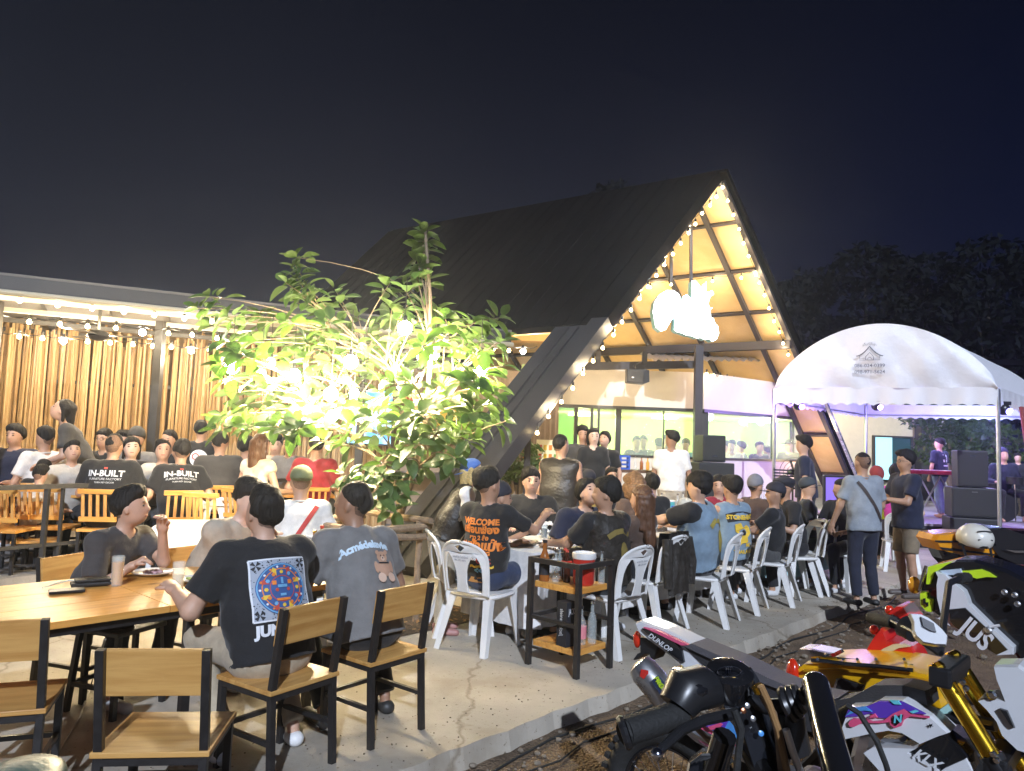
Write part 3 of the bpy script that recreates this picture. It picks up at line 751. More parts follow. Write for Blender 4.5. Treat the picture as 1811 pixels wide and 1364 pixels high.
# ------------------------------------------------------------------ bamboo screen
FA, FB = at_y(-160, 590, 10.4), at_y(690, 640, 12.8); fd = FB-FA; fd.z = 0; FL = fd.length; fd.normalize()
bf = empty('bamboo_screen', (0, 0, 0), 0, 'tall screen of loose upright bamboo canes behind the diners', 'fence')
def bamboo_mesh(i):
    mb = MB(); r_ = .019+.004*i/5; L_ = 3.0; prof = []; z = 0
    while z < L_-.05:
        sg = random.uniform(.22, .34); prof += [(r_*1.10, z), (r_, z+.012), (r_*.97, z+sg-.012)]; z += sg
    prof += [(r_*.95, L_)]
    mb.lathe((0, 0, 0), prof, 6); return mb
def bamboo_material(nm, c1, c2):
    m = wood(nm, c1, c2, (9, 9, 1.0), .45, knots=False, sc=1.4); return m
BMM = [bamboo_material('bamboo_honey', (.44, .29, .14), (.34, .21, .09)), bamboo_material('bamboo_pale', (.50, .35, .18), (.40, .26, .12)), bamboo_material('bamboo_brown', (.38, .24, .11), (.27, .16, .07))]
bprot = []
for i in range(6):
    o = bamboo_mesh(i).build('bamboo_cane', BMM[i % 3], bf, smooth=True); bprot.append(o)
nb_ = 0; x = 0.0; first = set()
def add_cane(x, off, tilt, ztop, rot):
    i = random.randrange(6); o = bprot[i]
    if i in first: o = o.copy(); COL.objects.link(o)
    first.add(i)
    p = FA+fd*x; o.location = (p.x-fd.y*off*-1, p.y-fd.x*off, ztop-3.0); o.rotation_euler = (random.gauss(0, .006), tilt, rot)
cnt = 0
while x < FL and cnt < 288:
    grp = .5+.5*math.sin(x*7.5+math.sin(x*3.1)*2)
    zt = 2.93+.16*grp+random.uniform(-.14, .10)
    add_cane(x, random.uniform(-.02, .02), random.gauss(.012, .012), zt, random.uniform(0, 6.3)); x += FL/286*random.uniform(.8, 1.2); cnt += 1
for zz in (.6, 2.35): MB().bar(FA.xy.to_3d()+UP*zz+Vector((0, .05, 0)), FB.xy.to_3d()+UP*zz+Vector((0, .05, 0)), .03, .05).build('cross_rail', DKM, bf)
bk = MB(); q0 = FA.xy.to_3d()+Vector((0, .25, 0)); q1 = FB.xy.to_3d()+Vector((0, .25, 0)); bk.bar(q0+UP*1.5-fd*3, q1+UP*1.5, .04, 3.6)
tag(bk.build('boundary_wall', mat('dark_render', (.17, .115, .06), .9, var=.2)), 'dark boundary wall seen between the bamboo canes', 'wall')

# ------------------------------------------------------------------ canopy over the terrace
cn = empty('canopy', (0, 0, 0), 0, 'long low grey canopy roof over the bamboo terrace', 'canopy roof')
ZR = 3.42
F0 = on_z(-260, 452, ZR); F1 = on_z(905, 584, ZR); cd = (F1-F0).normalized(); cnrm = Vector((-cd.y, cd.x, 0))
WR = 3.5
GREYP = mat('grey_paint', (.30, .30, .30), .5, var=.08, vs=3)
mb = MB(); a, b = F0, F1
def roofpt(t, w, dz): return a+(b-a)*t+cnrm*w+UP*(dz-.05*w)
mb.v = [tuple(roofpt(t, w, dz)) for dz in (0, -.03) for t, w in ((0, 0), (1, 0), (1, WR), (0, WR))]
mb.f = [(0,1,2,3), (7,6,5,4), (0,4,5,1), (1,5,6,2), (2,6,7,3), (3,7,4,0)]
mb.build('roof_sheet', mat('roof_under', (.12, .115, .11), .6, var=.1, vs=3, bump=.05), cn)
MB().bar(roofpt(0, .02, -.12), roofpt(1, .02, -.12), .03, .20).build('fascia', mat('fascia_grey', (.04, .04, .043), .5, var=.06, vs=2), cn)
MB().tube([roofpt(t, -.06, -.24) for t in (0, .5, 1)], .035, 8).build('gutter', mat('cream_pipe', (.42, .38, .28), .45), cn)
Lr = (F1-F0).length
for i in range(11):
    t = i/10
    MB().bar(roofpt(t, .05, -.09), roofpt(t, WR, -.09), .05, .10).build('rafter', DKM, cn)
for w in (.5, 1.3, 2.1, 2.9):
    MB().bar(roofpt(0, w, -.19), roofpt(1, w, -.19), .05, .06).build('purlin', mat('steel_cream', (.52, .49, .43), .5) if w in (.5, 1.3) else DKM, cn)
MB().bar(at_y(1, 520, 9.2).xy.to_3d()+UP*.12, at_y(1, 520, 9.2).xy.to_3d()+UP*3.22, .07, .07).build('post', DKM, cn)
pp = at_y(276, 700, 10.3); MB().bar((pp.x, pp.y, .12), (pp.x, pp.y, 3.2), .11, .11).build('post', DKM, cn)
pp = at_y(640, 700, 11.6); MB().bar((pp.x, pp.y, .12), (pp.x, pp.y, 3.15), .11, .11).build('post', DKM, cn)

def fan(px, py, d, label):
    c = at_y(px, py, d); f = empty('ceiling_fan', c, .4, label, 'fan')
    MB().tube([(0, 0, .35), (0, 0, .02)], .018, 8).build('rod', BLKP, f)
    MB().lathe((0, 0, -.06), [(.03, .12), (.10, .10), (.13, .04), (.10, 0), (.03, -.02)], 14).build('motor', BLKP, f, smooth=True)
    for k in range(3):
        a_ = k*2.094; d_ = Vector((math.cos(a_), math.sin(a_), 0)); MB().bar(d_*.10, d_*.62, .11, .012).build('blade', BLKP, f)
fan(174, 592, 9.3, 'black ceiling fan under the canopy above the bamboo tables')

# ------------------------------------------------------------------ string lights
BULBM = glow('bulb_warm', (1.0, .74, .34), 16); BULBW = glow('bulb_white', (1.0, .93, .80), 60)
_bd = {}
def bulb_data(kind):
    if kind not in _bd:
        r_ = {'s': .030, 'm': .045, 'b': .066, 'g': .026}[kind]
        o = (MB().ball((0, 0, -r_), r_, 14, 10) if kind in 'mb' else MB()).lathe((0, 0, 0), [(.01, 0), (r_*.4, -r_*.2)] if kind in 'mb' else [(.01, 0), (r_*.6, -r_*.5), (r_, -r_*1.4), (r_*.85, -r_*2.0), (r_*.4, -r_*2.35), (.004, -r_*2.4)], 10).build('bulb', BULBM if kind in 'sg' else BULBW, None, smooth=2)
        k_ = MB().lathe((0, 0, 0), [(.013, .055), (.018, .045), (.018, .0), (.014, -.008)], 8).build('socket', BLKP)
        _bd[kind] = (o.data, k_.data); bpy.data.objects.remove(o); bpy.data.objects.remove(k_)
    return _bd[kind]
LN = [0]
def string_light(label, pts, drop=.10, kinds=None, light=1, watt=5, col=(1, .78, .48), sag=.04, ext=True):
    root = empty('string_light', (0, 0, 0), 0, label, 'string light'); hang = [p+UP*drop for p in pts]
    cab = []
    hh = ([hang[0]*2-hang[1]] if ext else [])+hang+([hang[-1]*2-hang[-2]] if ext else [])
    for i in range(len(hh)-1):
        for k in range(4): t = k/4; cab.append(hh[i].lerp(hh[i+1], t)-UP*sag*4*t*(1-t))
    cab.append(hh[-1]); MB().tube(cab, .006, 4).build('cable', BLKP, root)
    for i, p in enumerate(pts):
        kd = (kinds or 's'*len(pts))[i]; bd, kd_ = bulb_data(kd)
        b_ = link('bulb', bd, root); b_.location = p+UP*.03; s_ = link('socket', kd_, b_)
        if drop > .09: MB().tube([p+UP*.08, p+UP*drop], .004, 4).build('wire', BLKP, root)
        if light and i % light == 0:
            w_ = watt*1.5*(1 if kd in 'sg' else 3); point('lamp', p-UP*.12, w_, col if kd in 'sg' else (1, .85, .62), .05)
    return root
def lineup(px, d0, d1):
    x0, x1 = px[0][0], px[-1][0]; return [at_y(x, y, d0+(d1-d0)*(x-x0)/(x1-x0)) for x, y in px]
string_light('string of warm bulbs along the outer edge of the canopy', lineup([(-30, 522), (35, 530), (102, 538), (163, 544), (219, 550), (273, 556), (326, 562), (375, 567)], 8.5, 9.4), .13, light=2, watt=9)
string_light('second string of bulbs under the middle of the canopy', lineup([(-6, 563), (52, 568), (106, 572), (155, 576), (205, 579), (252, 586), (298, 588), (340, 591), (384, 597), (430, 604)], 9.4, 10.2), .07, 'sssssmssss', light=3, watt=7)
string_light('third string of bulbs close to the tops of the bamboo canes', lineup([(34, 594), (75, 597), (112, 601), (155, 603), (195, 605), (235, 608), (270, 611), (303, 613), (338, 618), (370, 617), (420, 625)], 9.9, 10.8), .05, 'ssmsssssmss', light=2, watt=9)
string_light('pair of warm bulbs under the canopy end beside the dark roof leg', lineup([(872, 617), (900, 619), (925, 620)], 11.9, 12.0), .08, 'ssm', light=2, watt=5)

# dark service building behind the tree
sb = empty('service_building', (0, 0, 0), 0, 'brown ribbed building end behind the leafy tree', 'building')
w0 = at_y(560, 700, 13.4); w1 = at_y(990, 700, 13.4)
MB().box(((w0.x+w1.x)/2, 13.6, 1.5), (w1.x-w0.x, .15, 3.0)).build('wall', mat('brown_wall', (.26, .19, .13), .7, var=.1), sb)
rb = MB()
for i in range(46): xx = w0.x+.05+(w1.x-w0.x-.1)*i/45; rb.box((xx, 13.50, 2.25), (.035, .04, 1.2))
tag(rb.build('rib', mat('rib', (.30, .22, .16), .6), sb), kind='stuff')
MB().box(((w0.x+w1.x)/2, 13.3, 1.05), (w1.x-w0.x, .5, .06)).build('shelf', DKM, sb)
u0 = at_y(905, 590, 13.2); MB().box((u0.x+.25, 13.3, u0.z+.08), (1.0, .3, .42)).build('lit_wall', mat('orange_wall', (.62, .36, .12), .7, var=.1), sb)
c_ = at_y(655, 738, 12.3)
tv = empty('television', c_, 0, 'lit blue screen glowing behind the tree branches', 'screen')
MB().box((0, 0, 0), (.78, .05, .95), bev=.01).build('frame', BLKP, tv)
scr = mat('screen_blue', (.1, .35, .6)); t_, b_ = nodes(scr); n_ = t_.nodes.new('ShaderNodeTexNoise'); n_.inputs['Scale'].default_value = 4; tc_ = t_.nodes.new('ShaderNodeTexCoord'); t_.links.new(tc_.outputs['Object'], n_.inputs[0])
cr_ = t_.nodes.new('ShaderNodeValToRGB'); cr_.color_ramp.elements[0].position = .4; cr_.color_ramp.elements[0].color = (.02, .12, .5, 1); cr_.color_ramp.elements[1].position = .62; cr_.color_ramp.elements[1].color = (.55, .9, 1, 1)
t_.links.new(n_.outputs[0], cr_.inputs[0]); t_.links.new(cr_.outputs[0], b_.inputs['Emission Color']); b_.inputs['Emission Strength'].default_value = 1.3
MB().box((0, -.03, 0), (.72, .01, .88)).build('display', scr, tv)
c_ = at_y(760, 711, 12.2); sg = empty('red_sign', c_, 0, 'red shop board with gold edge behind the tree', 'sign')
MB().box((0, 0, 0), (.80, .04, .24)).build('board', mat('sign_red', (.45, .03, .02), .4), sg)
MB().plate([(-.41, -.13), (.41, -.13), (.41, .13), (-.41, .13)], [[(-.385, -.105), (.385, -.105), (.385, .105), (-.385, .105)]], lambda u, v, w: (u, w-.03, v), .02).build('trim', mat('gold_trim', (.7, .45, .1), .4), sg)
vs, fs = text_shape('โชคดี', .13); mb = MB(); mb.add([(v[0], -.026, v[1]) for v in vs], fs); mb.build('lettering', mat('gold_letter', (.8, .55, .12), .4), sg, bm_fix=False)
c_ = at_y(800, 735, 12.6); MB().box((c_.x, 12.6, c_.z-.05), (.9, .04, .3)).build('yellow_banner', mat('yellow_vinyl', (.7, .5, .1), .5)); tag(bpy.data.objects['yellow_banner'], 'plain yellow banner under the red shop board', 'banner')

# ------------------------------------------------------------------ A-frame hall
Lf = Vector((-.955, 9.0, 0)); Rf = Vector((8.4, 17.0, 0)); Ax = at_y(1281, 312, 12.92)
uu = Vector((-.825, .565, 0)); gd = (Rf-Lf).normalized()
ROOFD = mat('roof_dark', (.005, .005, .007), .7, 0, var=.12, vs=2, bump=.03, spec=.0)
LINING = wood('ply_lining', (.66, .48, .24), (.58, .40, .18), (1.0, 3, 3), .5, knots=False, sc=1.2)
af = empty('a_frame_hall', (0, 0, 0), 0, 'tall dark triangular roof hall with glowing timber lining', 'building')
def slope_n(P, Q): n = (Q-P).cross(uu).normalized(); return n
def quadslab(mb, p, q, r_, s_, n, th):
    vs = [p, q, r_, s_]; mb.add([v for v in vs]+[v+n*th for v in vs], [(0,1,2,3), (7,6,5,4), (0,4,5,1), (1,5,6,2), (2,6,7,3), (3,7,4,0)])
nl = slope_n(Lf, Ax); nl = nl if nl.x < 0 else -nl     # outward left
nr = slope_n(Rf, Ax); nr = nr if nr.x > 0 else -nr
ze = 3.45; DEEP = 8.2
def onL(z, s=0): t = z/Ax.z; return Lf+(Ax-Lf)*t+uu*s
def onR(z, s=0): t = z/Ax.z; return Rf+(Ax-Rf)*t+uu*s
mb = MB(); quadslab(mb, onL(0), onL(ze), onL(ze, .95), onL(0, .95), nl, .10); quadslab(mb, onL(0, -.02), onL(ze, -.02), onL(ze, .26), onL(0, .26), nl, .22)
mu_ = MB(); quadslab(mu_, onL(ze+.003, -.02), onL(Ax.z-.12, -.02), onL(Ax.z-.12, .26), onL(ze+.003, .26), nl, .22); mu_.build('verge', ROOFD, af)
LEG_LIT = mat('leg_lit_low', (.036, .036, .04), .5, var=.1, vs=2, bump=.03); mb.build('leg', LEG_LIT, af)  # lower leg paler than the upper edge: lamplight low down painted into its colour
for s_ in (.48, .66): 
    mb = MB(); quadslab(mb, onL(.05, s_)+nl*.10, onL(ze-.05, s_)+nl*.10, onL(ze-.05, s_+.07)+nl*.10, onL(.05, s_+.07)+nl*.10, nl, .035); mb.build('seam', LEG_LIT, af)
mb = MB(); quadslab(mb, onL(ze, .27), onL(Ax.z, .27), onL(Ax.z, DEEP), onL(ze, DEEP), nl, .12); mb.build('roof', ROOFD, af)
mb = MB()
for i in range(25): s_ = .5+i*.3; quadslab(mb, onL(ze, s_)+nl*.12, onL(Ax.z-.02, s_)+nl*.12, onL(Ax.z-.02, s_+.03)+nl*.12, onL(ze, s_+.03)+nl*.12, nl, .008)
tag(mb.build('roof_rib', ROOFD, af), kind='stuff')
# right slope: lining sheets between rafters, the first bay reaching the ground
RS = [.05, .64, 1.85, 3.05, 4.25, 5.5, 6.8, 8.1]
bays = list(zip(RS[:-1], RS[1:])); zs = [0.05, 1.25, 2.10, 2.92, 3.9, 4.46, 5.17, 5.93, Ax.z-.12]
for bi, (s0, s1) in enumerate(bays):
    for k in range(len(zs)-1):
        if zs[k+1] <= 2.96 and bi > 0: continue
        lo_, hi_ = zs[k], zs[k+1]
        s1_ = s1
        mb = MB(); quadslab(mb, onR(lo_+.02, s0+.02), onR(hi_-.02, s0+.02), onR(hi_-.02, s1_-.02), onR(lo_+.02, s1_-.02), nr, .04); mb.build('lining_panel', LINING, af)
mb = MB(); quadslab(mb, onR(2.9, -.05)+nr*.05, onR(Ax.z+.05, -.05)+nr*.05, onR(Ax.z+.05, DEEP)+nr*.05, onR(2.9, DEEP)+nr*.05, nr, .12); mb.build('roof', ROOFD, af)
mb = MB(); quadslab(mb, onR(0, -.05)+nr*.05, onR(2.9, -.05)+nr*.05, onR(2.9, .72)+nr*.05, onR(0, .72)+nr*.05, nr, .12); mb.build('roof', ROOFD, af)
PURP = mat('beam_plum', (.035, .03, .034), .5, .1); LEG_LIT = mat('leg_grey', (.055, .055, .06), .5, var=.1, vs=2, bump=.03)
for s_ in RS:
    p, q = onR(0 if s_ < 1 else 2.6, s_)-nr*.07, onR(Ax.z-.05, s_)-nr*.07; MB().bar(p, q, .085, .09, up=nr).build('rafter', PURP, af)
MB().bar(onR(0, -.12)-nr*.05, onR(2.95, -.12)-nr*.05, .06, .08, up=nr).build('rafter', mat('silver_foil', (.55, .6, .66), .25, .9, var=.5, vs=9), af)
for z_ in zs[1:-1]:
    MB().bar(onR(z_, .1)-nr*.05, onR(z_, (.64 if z_ < 2.9 else 8.1))-nr*.05, .05, .06, up=nr).build('purlin', PURP, af)
for s_ in (3.3, 6.4):
    MB().bar(onL(2.9, s_)-nl*.0, onL(Ax.z-.1, s_)-nl*.0, .10, .12, up=nl).build('rafter', PURP, af)
mb = MB(); quadslab(mb, onL(ze, .27), onL(Ax.z-.1, .27), onL(Ax.z-.1, DEEP), onL(ze, DEEP), -nl, .03); mb.build('lining_panel', LINING, af)
for i in range(0, 26):
    pass
# tie beams and post at the wall line
WD = 14.0
def wp(px, py, d=WD): return at_y(px, py, d)
p, q = onR(3.92, 4.6)-nr*.12, onR(3.9, .05)-nr*.12; MB().bar(p, q, .15, .17).build('tie_beam', PURP, af)
p, q = wp(1035, 648, 13.75), wp(1236, 645, 13.75); MB().bar(p, q, .10, .14).build('tie_beam', PURP, af)
for x_ in (1058, 1140): p = wp(x_, 622, 13.72); q = wp(x_, 646, 13.72); MB().bar(p, (p.x, p.y, q.z), .09, .09).build('stub_post', PURP, af)
p = wp(1236, 612, 13.6); MB().bar((p.x, p.y, .1), (p.x, p.y, p.z), .14, .14).build('post', PURP, af)
p = wp(1222, 500, 12.8); MB().bar(p, wp(1222, 380, 12.8), .05, .05).build('hanger', PURP, af)
p = wp(1187, 500, 12.8); MB().bar(p, wp(1187, 440, 12.8), .05, .05).build('hanger', PURP, af)

# cafe behind: cream walls, dark frames, lit glass room
cf = empty('cafe_room', (0, 0, 0), 0, 'cream walled cafe with a band of green lit glass under the hall roof', 'building')
CREAM = mat('cream_wall', (.66, .60, .50), .75, var=.04, vs=3, bump=.02)
zH, zS, zT = 2.38, 1.52, 3.14; Wl = wp(930, 722, 14.1); Wc = wp(1240, 730, 14.1); Wr_ = wp(1420, 742, 16.2)
def wallseg(a, b, z0, z1, m, nm, th=.12, off=0):
    a = Vector((a.x, a.y, 0)); b = Vector((b.x, b.y, 0)); d_ = (b-a).normalized(); n_ = Vector((d_.y, -d_.x, 0)); c = (a+b)/2+n_*off
    return MB().box((c.x, c.y, (z0+z1)/2), ((b-a).length, th, z1-z0), Matrix.Rotation(math.atan2(d_.y, d_.x), 3, 'Z')).build(nm, m, cf)
wallseg(Wl, Wc, zH+.06, zT, CREAM, 'wall'); wallseg(Wc, Wr_, zH+.06, zT, CREAM, 'wall')
wallseg(Wl, Wc, .0, zS-.04, CREAM, 'wall'); wallseg(Wc, Wr_, .0, zS-.04, CREAM, 'wall')
FR = mat('frame_dark', (.04, .037, .035), .4)
for a_, b_2 in ((Wl, Wc), (Wc, Wr_)):
    wallseg(a_, b_2, zH, zH+.06, FR, 'frame', .16); wallseg(a_, b_2, zS-.04, zS, FR, 'frame', .16)
def mull(px, a, b, w=.07, z0=zS, z1=zH):
    # where the pixel column meets the wall line
    d_ = ray(px, 760); a2 = Vector((a.x, a.y)); e = Vector((b.x-a.x, b.y-a.y)); den = d_.x*e.y-d_.y*e.x; t = (a2.x*e.y-a2.y*e.x)/den
    P = Vector((d_.x*t, d_.y*t, 0)); MB().box((P.x, P.y, (z0+z1)/2), (w, .10, z1-z0)).build('mullion', FR, cf); return P
mp_ = [mull(979, Wl, Wc), mull(1018, Wl, Wc), mull(1046, Wl, Wc, .05), mull(1058, Wl, Wc, .04), mull(1093, Wl, Wc, .10), mull(1173, Wl, Wc, .02), mull(1229, Wl, Wc, .06)]
mq = [mull(1246, Wc, Wr_, .12), mull(1367, Wc, Wr_, .08)]
PANE = mat('window_glass', (.85, 1, .88), .02, alpha=.18, spec=.5)
PANEG = mat('window_glass_green', (.2, .85, .45), .05, alpha=.45)
prev = Wl
for i, P in enumerate(mp_+[]):
    wallseg(prev, P, zS, zH, PANEG if i == 1 else PANE, 'pane', .012, .0); prev = P
wallseg(mq[0], mq[1], zS, zH, PANE, 'pane', .012); wallseg(mq[1], Wr_, zS, zH, PANE, 'pane', .012)
LIME = mat('lime_wall', (.62, .78, .34), .8, var=.03); GREENW = mat('cream_inner', (.80, .80, .62), .8)
bx = MB(); bx.box(((Wl.x+Wr_.x)/2+.45, 19.4, 1.9), (Wr_.x-Wl.x+.9, .1, 2.6)); bx.build('back_wall', LIME, cf)
bx = MB(); bx.box((Wl.x-.05, 16.8, 1.9), (.1, 5.2, 2.6)); bx.build('side_wall', LIME, cf)
bx = MB(); bx.v = [(Wl.x, 14.2, 2.42), (Wc.x, 14.2, 2.42), (Wr_.x, 16.3, 2.42), (Wr_.x+.4, 16.4, 2.42), (Wr_.x+.4, 19.4, 2.42), (Wl.x, 19.4, 2.42)]; bx.v += [(a, b, 2.5) for a, b, c in bx.v]
bx.f = [(0,1,2,3,4,5), (11,10,9,8,7,6)]+[(i, (i+1) % 6, (i+1) % 6+6, i+6) for i in range(6)]; bx.build('ceiling', GREENW, cf)
bx = MB(); bx.box(((Wl.x+Wr_.x)/2, 17.9, .45), (Wr_.x-Wl.x+.6, 2.8, .1)); bx.build('floor', GREENW, cf)
for x_, w_ in ((1.6, 75), (3.6, 90), (5.9, 80)):
    MB().box((x_, 17.2, 2.38), (.5, .5, .04)).build('ceiling_lamp', glow('lamp_lime', (.85, 1, .5), 5), cf); point('room_light', (x_, 16.9, 2.25), w_*1.0, (.82, 1.0, .45), .15)
# corrugated eave strip and dark gap
mb = MB(); k = 60
for i in range(k+1):
    t = i/k; P = wp(1150+(1345-1150)*t, 637, 15.0); P.z += .035*math.sin(i*1.57); mb.v += [tuple(P), (P.x, P.y+1.6, P.z+.35)]
mb.f = [(2*i, 2*i+2, 2*i+3, 2*i+1) for i in range(k)]; mb.build('eave_sheet', mat('zinc', (.45, .43, .45), .4, .6), cf)
string_light('string of small bulbs along the sloping wall top beside the hall post', [at_y(1250+i*12.0, 661+i*2.9, 13.95+i*.2)+UP*.0 for i in range(11)], .04, 'g'*11, light=5, watt=1.5, ext=False)
# speaker on the cream wall
def wall_speaker(c, label):
    s = empty('loudspeaker', c, 0, label, 'speaker')
    mb = MB(); ol = [(-.20, -.13), (.20, -.12), (.14, .13), (-.17, .13)]
    mb.plate([(-.20, -.12), (.10, -.14), (.20, -.10), (.19, .11), (.10, .13), (-.20, .12)], [], lambda u, v, w: (u, w, v), .24).build('cabinet', BLKP, s)
    MB().plate([(-.185, -.105), (.09, -.122), (.09, .115), (-.185, .105)], [], lambda u, v, w: (u, w-.125, v), .008).build('grille', mat('grille', (.03, .03, .032), .7, bump=.5, bs=300), s)
    MB().box((-.10, -.132, -.03), (.035, .004, .015)).build('badge', mat('white_paint', (.8, .8, .8), .4), s)
    MB().tube([(-.02, .05, .12), (-.02, .2, .22), (.12, .3, .30)], .014, 6).build('bracket', BLKP, s)
wall_speaker(at_y(1127, 666, 13.2), 'black wall speaker hanging on a bracket above the glass band')
# gable string lights
def rafter_string(label, px, P, Q, off, **k):
    pts = []
    n_ = (Q-P).cross(Vector((0, 0, 1))).normalized()
    for x, y in px:
        # meet the vertical plane of the gable
        pts.append(on_plane(x, y, P+off, n_))
    return string_light(label, pts, .12, **k)
LP = [(1220-(y-338)*0.765+35, y) for y in (338,)]
leftpx = [(1267, 348), (1256, 363), (1242, 377), (1230, 396), (1218, 412), (1204, 430), (1190, 449), (1175, 468), (1161, 487), (1146, 507), (1131, 528), (1116, 548), (1100, 569), (1085, 592), (1066, 615), (1049, 638), (1031, 660), (1013, 686), (993, 710), (970, 736), (950, 765)]
rafter_string('long string of bulbs down the left edge of the lit gable', leftpx, Lf, Rf, -gd*0+Vector((0, -.15, 0)), kinds='g'*21, light=3, watt=9, ext=False)
rightpx = [(1278, 331), (1287, 355), (1297, 380), (1307, 405), (1315, 430), (1324, 453), (1336, 482), (1343, 500), (1352, 522), (1360, 545), (1369, 568), (1378, 587), (1385, 607), (1394, 627)]
string_light('string of bulbs down the right edge of the lit gable', [on_plane(x, y, onR(3, .25)-nr*.22, nr) for x, y in rightpx], .06, 'g'*14, light=2, watt=3.5, ext=False)
string_light('string of bulbs along the purlin above the white sign', [on_plane(x, y, onR(3, .25)-nr*.22, nr) for x, y in [(1150, 508), (1187, 503), (1260, 497), (1311, 491), (1337, 486)]], .10, 'ggggg', light=2, watt=4, ext=False)
point('lamp', onR(1.9, .3)-nr*.7, 12, (1, .70, .35), .1); point('lamp', onR(5.2, 1.2)-nr*1.3, 30, (1, .72, .36), .1); point('lamp', onR(4.2, 3.6)-nr*1.6, 34, (1, .74, .4), .1); point('lamp', onR(3.3, 6.0)-nr*1.8, 30, (1, .74, .4), .1)
point('lamp', at_y(1100, 690, 12.6), 22, (1, .80, .52), .1); point('lamp', at_y(1330, 690, 13.0), 11, (.78, .55, 1.0), .1)
# the illuminated sign
sgp = [(1148, 552), (1151, 534), (1160, 521), (1172, 514), (1184, 514), (1193, 521), (1199, 534), (1202, 524), (1208, 521), (1212, 527), (1217, 526), (1217, 497), (1222, 496), (1228, 503), (1233, 510), (1237, 504), (1242, 499), (1241, 515), (1245, 518), (1252, 514), (1255, 521), (1249, 524), (1247, 530), (1245, 537), (1249, 552), (1250, 563), (1254, 563), (1257, 572), (1262, 577), (1264, 590), (1260, 600), (1253, 604), (1247, 599), (1240, 601), (1232, 597), (1225, 598), (1217, 594), (1208, 593), (1199, 589), (1190, 587), (1186, 583), (1187, 566), (1188, 549), (1180, 566), (1170, 583), (1162, 586), (1153, 578)]
sc_ = at_y(1206, 552, 12.4); sn = Vector((.12, -1, 0)).normalized(); su = Vector((1, .12, 0)).normalized()
def suv(x, y): p = on_plane(x, y, sc_, sn)-sc_; return (p.dot(su), p.z)
so_ = empty('lit_sign', sc_, 0, 'glaring white cut out cafe sign hung in the gable', 'sign')
ol = [suv(x+7, y) for x, y in sgp]
MB().plate(ol, [], lambda u, v, w: tuple(su*u+UP*v-sn*(w+.10)*1.0), .18).build('return_edge', mat('sign_teal', (.18, .34, .36), .5), so_)
MB().plate(ol, [], lambda u, v, w: tuple(su*u+UP*v+sn*(w+.0)), .02).build('face', glow('sign_white', (.93, 1, 1), 6), so_)
tx = MB(); vs, fs = text_shape('Oak', .52, shear=.35, bold=.006); tx.add([tuple(su*(v[0]+.0)+UP*(v[1]+.02)+sn*.014) for v in vs], fs); tx.build('lettering', glow('sign_white2', (.80, 1, .98), 4.6), so_, bm_fix=False)
point('lamp', sc_+sn*.7, 14, (.92, .98, 1), .3)

# scattering volume added to imitate the lens bloom round the lamps
hz = MB(); hz.box((0, 6, 11.0), (124, 124, 24.2)); hm_ = bpy.data.materials.new('bloom_air'); hm_.use_nodes = True; t = hm_.node_tree; t.nodes.remove(t.nodes['Principled BSDF'])
pv_ = t.nodes.new('ShaderNodeVolumePrincipled'); pv_.inputs['Color'].default_value = (.70, .80, 1, 1); pv_.inputs['Density'].default_value = .0024; pv_.inputs['Anisotropy'].default_value = .82
t.links.new(pv_.outputs[0], t.nodes['Material Output'].inputs['Volume']); tag(hz.build('bloom_haze', hm_), kind='stuff')
# ------------------------------------------------------------------ the leafy tree
def leaf_mat(name, c1, c2, tr=.35):
    m = bpy.data.materials.new(name); m.use_nodes = True; t = m.node_tree; b = t.nodes['Principled BSDF']; N = t.nodes; L = t.links
    oi = N.new('ShaderNodeObjectInfo'); at = N.new('ShaderNodeTexCoord'); n = N.new('ShaderNodeTexNoise'); n.inputs['Scale'].default_value = 5
    L.new(at.outputs['Object'], n.inputs[0]); ad = N.new('ShaderNodeMath'); ad.operation = 'ADD'; L.new(oi.outputs['Random'], ad.inputs[0]); L.new(n.outputs[0], ad.inputs[1])
    fr = N.new('ShaderNodeMath'); fr.operation = 'FRACT'; L.new(ad.outputs[0], fr.inputs[0])
    cr = N.new('ShaderNodeValToRGB'); cr.color_ramp.elements[0].color = (*c1, 1); cr.color_ramp.elements[1].color = (*c2, 1); L.new(fr.outputs[0], cr.inputs[0]); L.new(cr.outputs[0], b.inputs['Base Color'])
    b.inputs['Roughness'].default_value = .32; b.inputs['Specular IOR Level'].default_value = .5
    ts = N.new('ShaderNodeBsdfTranslucent'); sc = N.new('ShaderNodeVectorMath'); sc.operation = 'MULTIPLY'; sc.inputs[1].default_value = (1.3, 1.6, .7); L.new(cr.outputs[0], sc.inputs[0]); L.new(sc.outputs[0], ts.inputs[0])
    mx = N.new('ShaderNodeMixShader'); mx.inputs[0].default_value = tr; L.new(b.outputs[0], mx.inputs[1]); L.new(ts.outputs[0], mx.inputs[2]); L.new(mx.outputs[0], N['Material Output'].inputs[0])
    return m
LEAFM = leaf_mat('leaf_rubber', (.036, .074, .021), (.095, .155, .05), .30)
BARK = mat('bark_pale', (.24, .18, .12), .8, var=.25, vs=18, bump=.4, bs=50, stretch=(1, 1, .3))
tree = empty('rubber_tree', (0, 0, 0), 0, 'leafy small tree with many pale stems and bright lamps in its crown', 'tree')
TD = 7.15; tb = on_z(672, 1078, 0); fork = Vector((tb.x-.02, tb.y, .55))
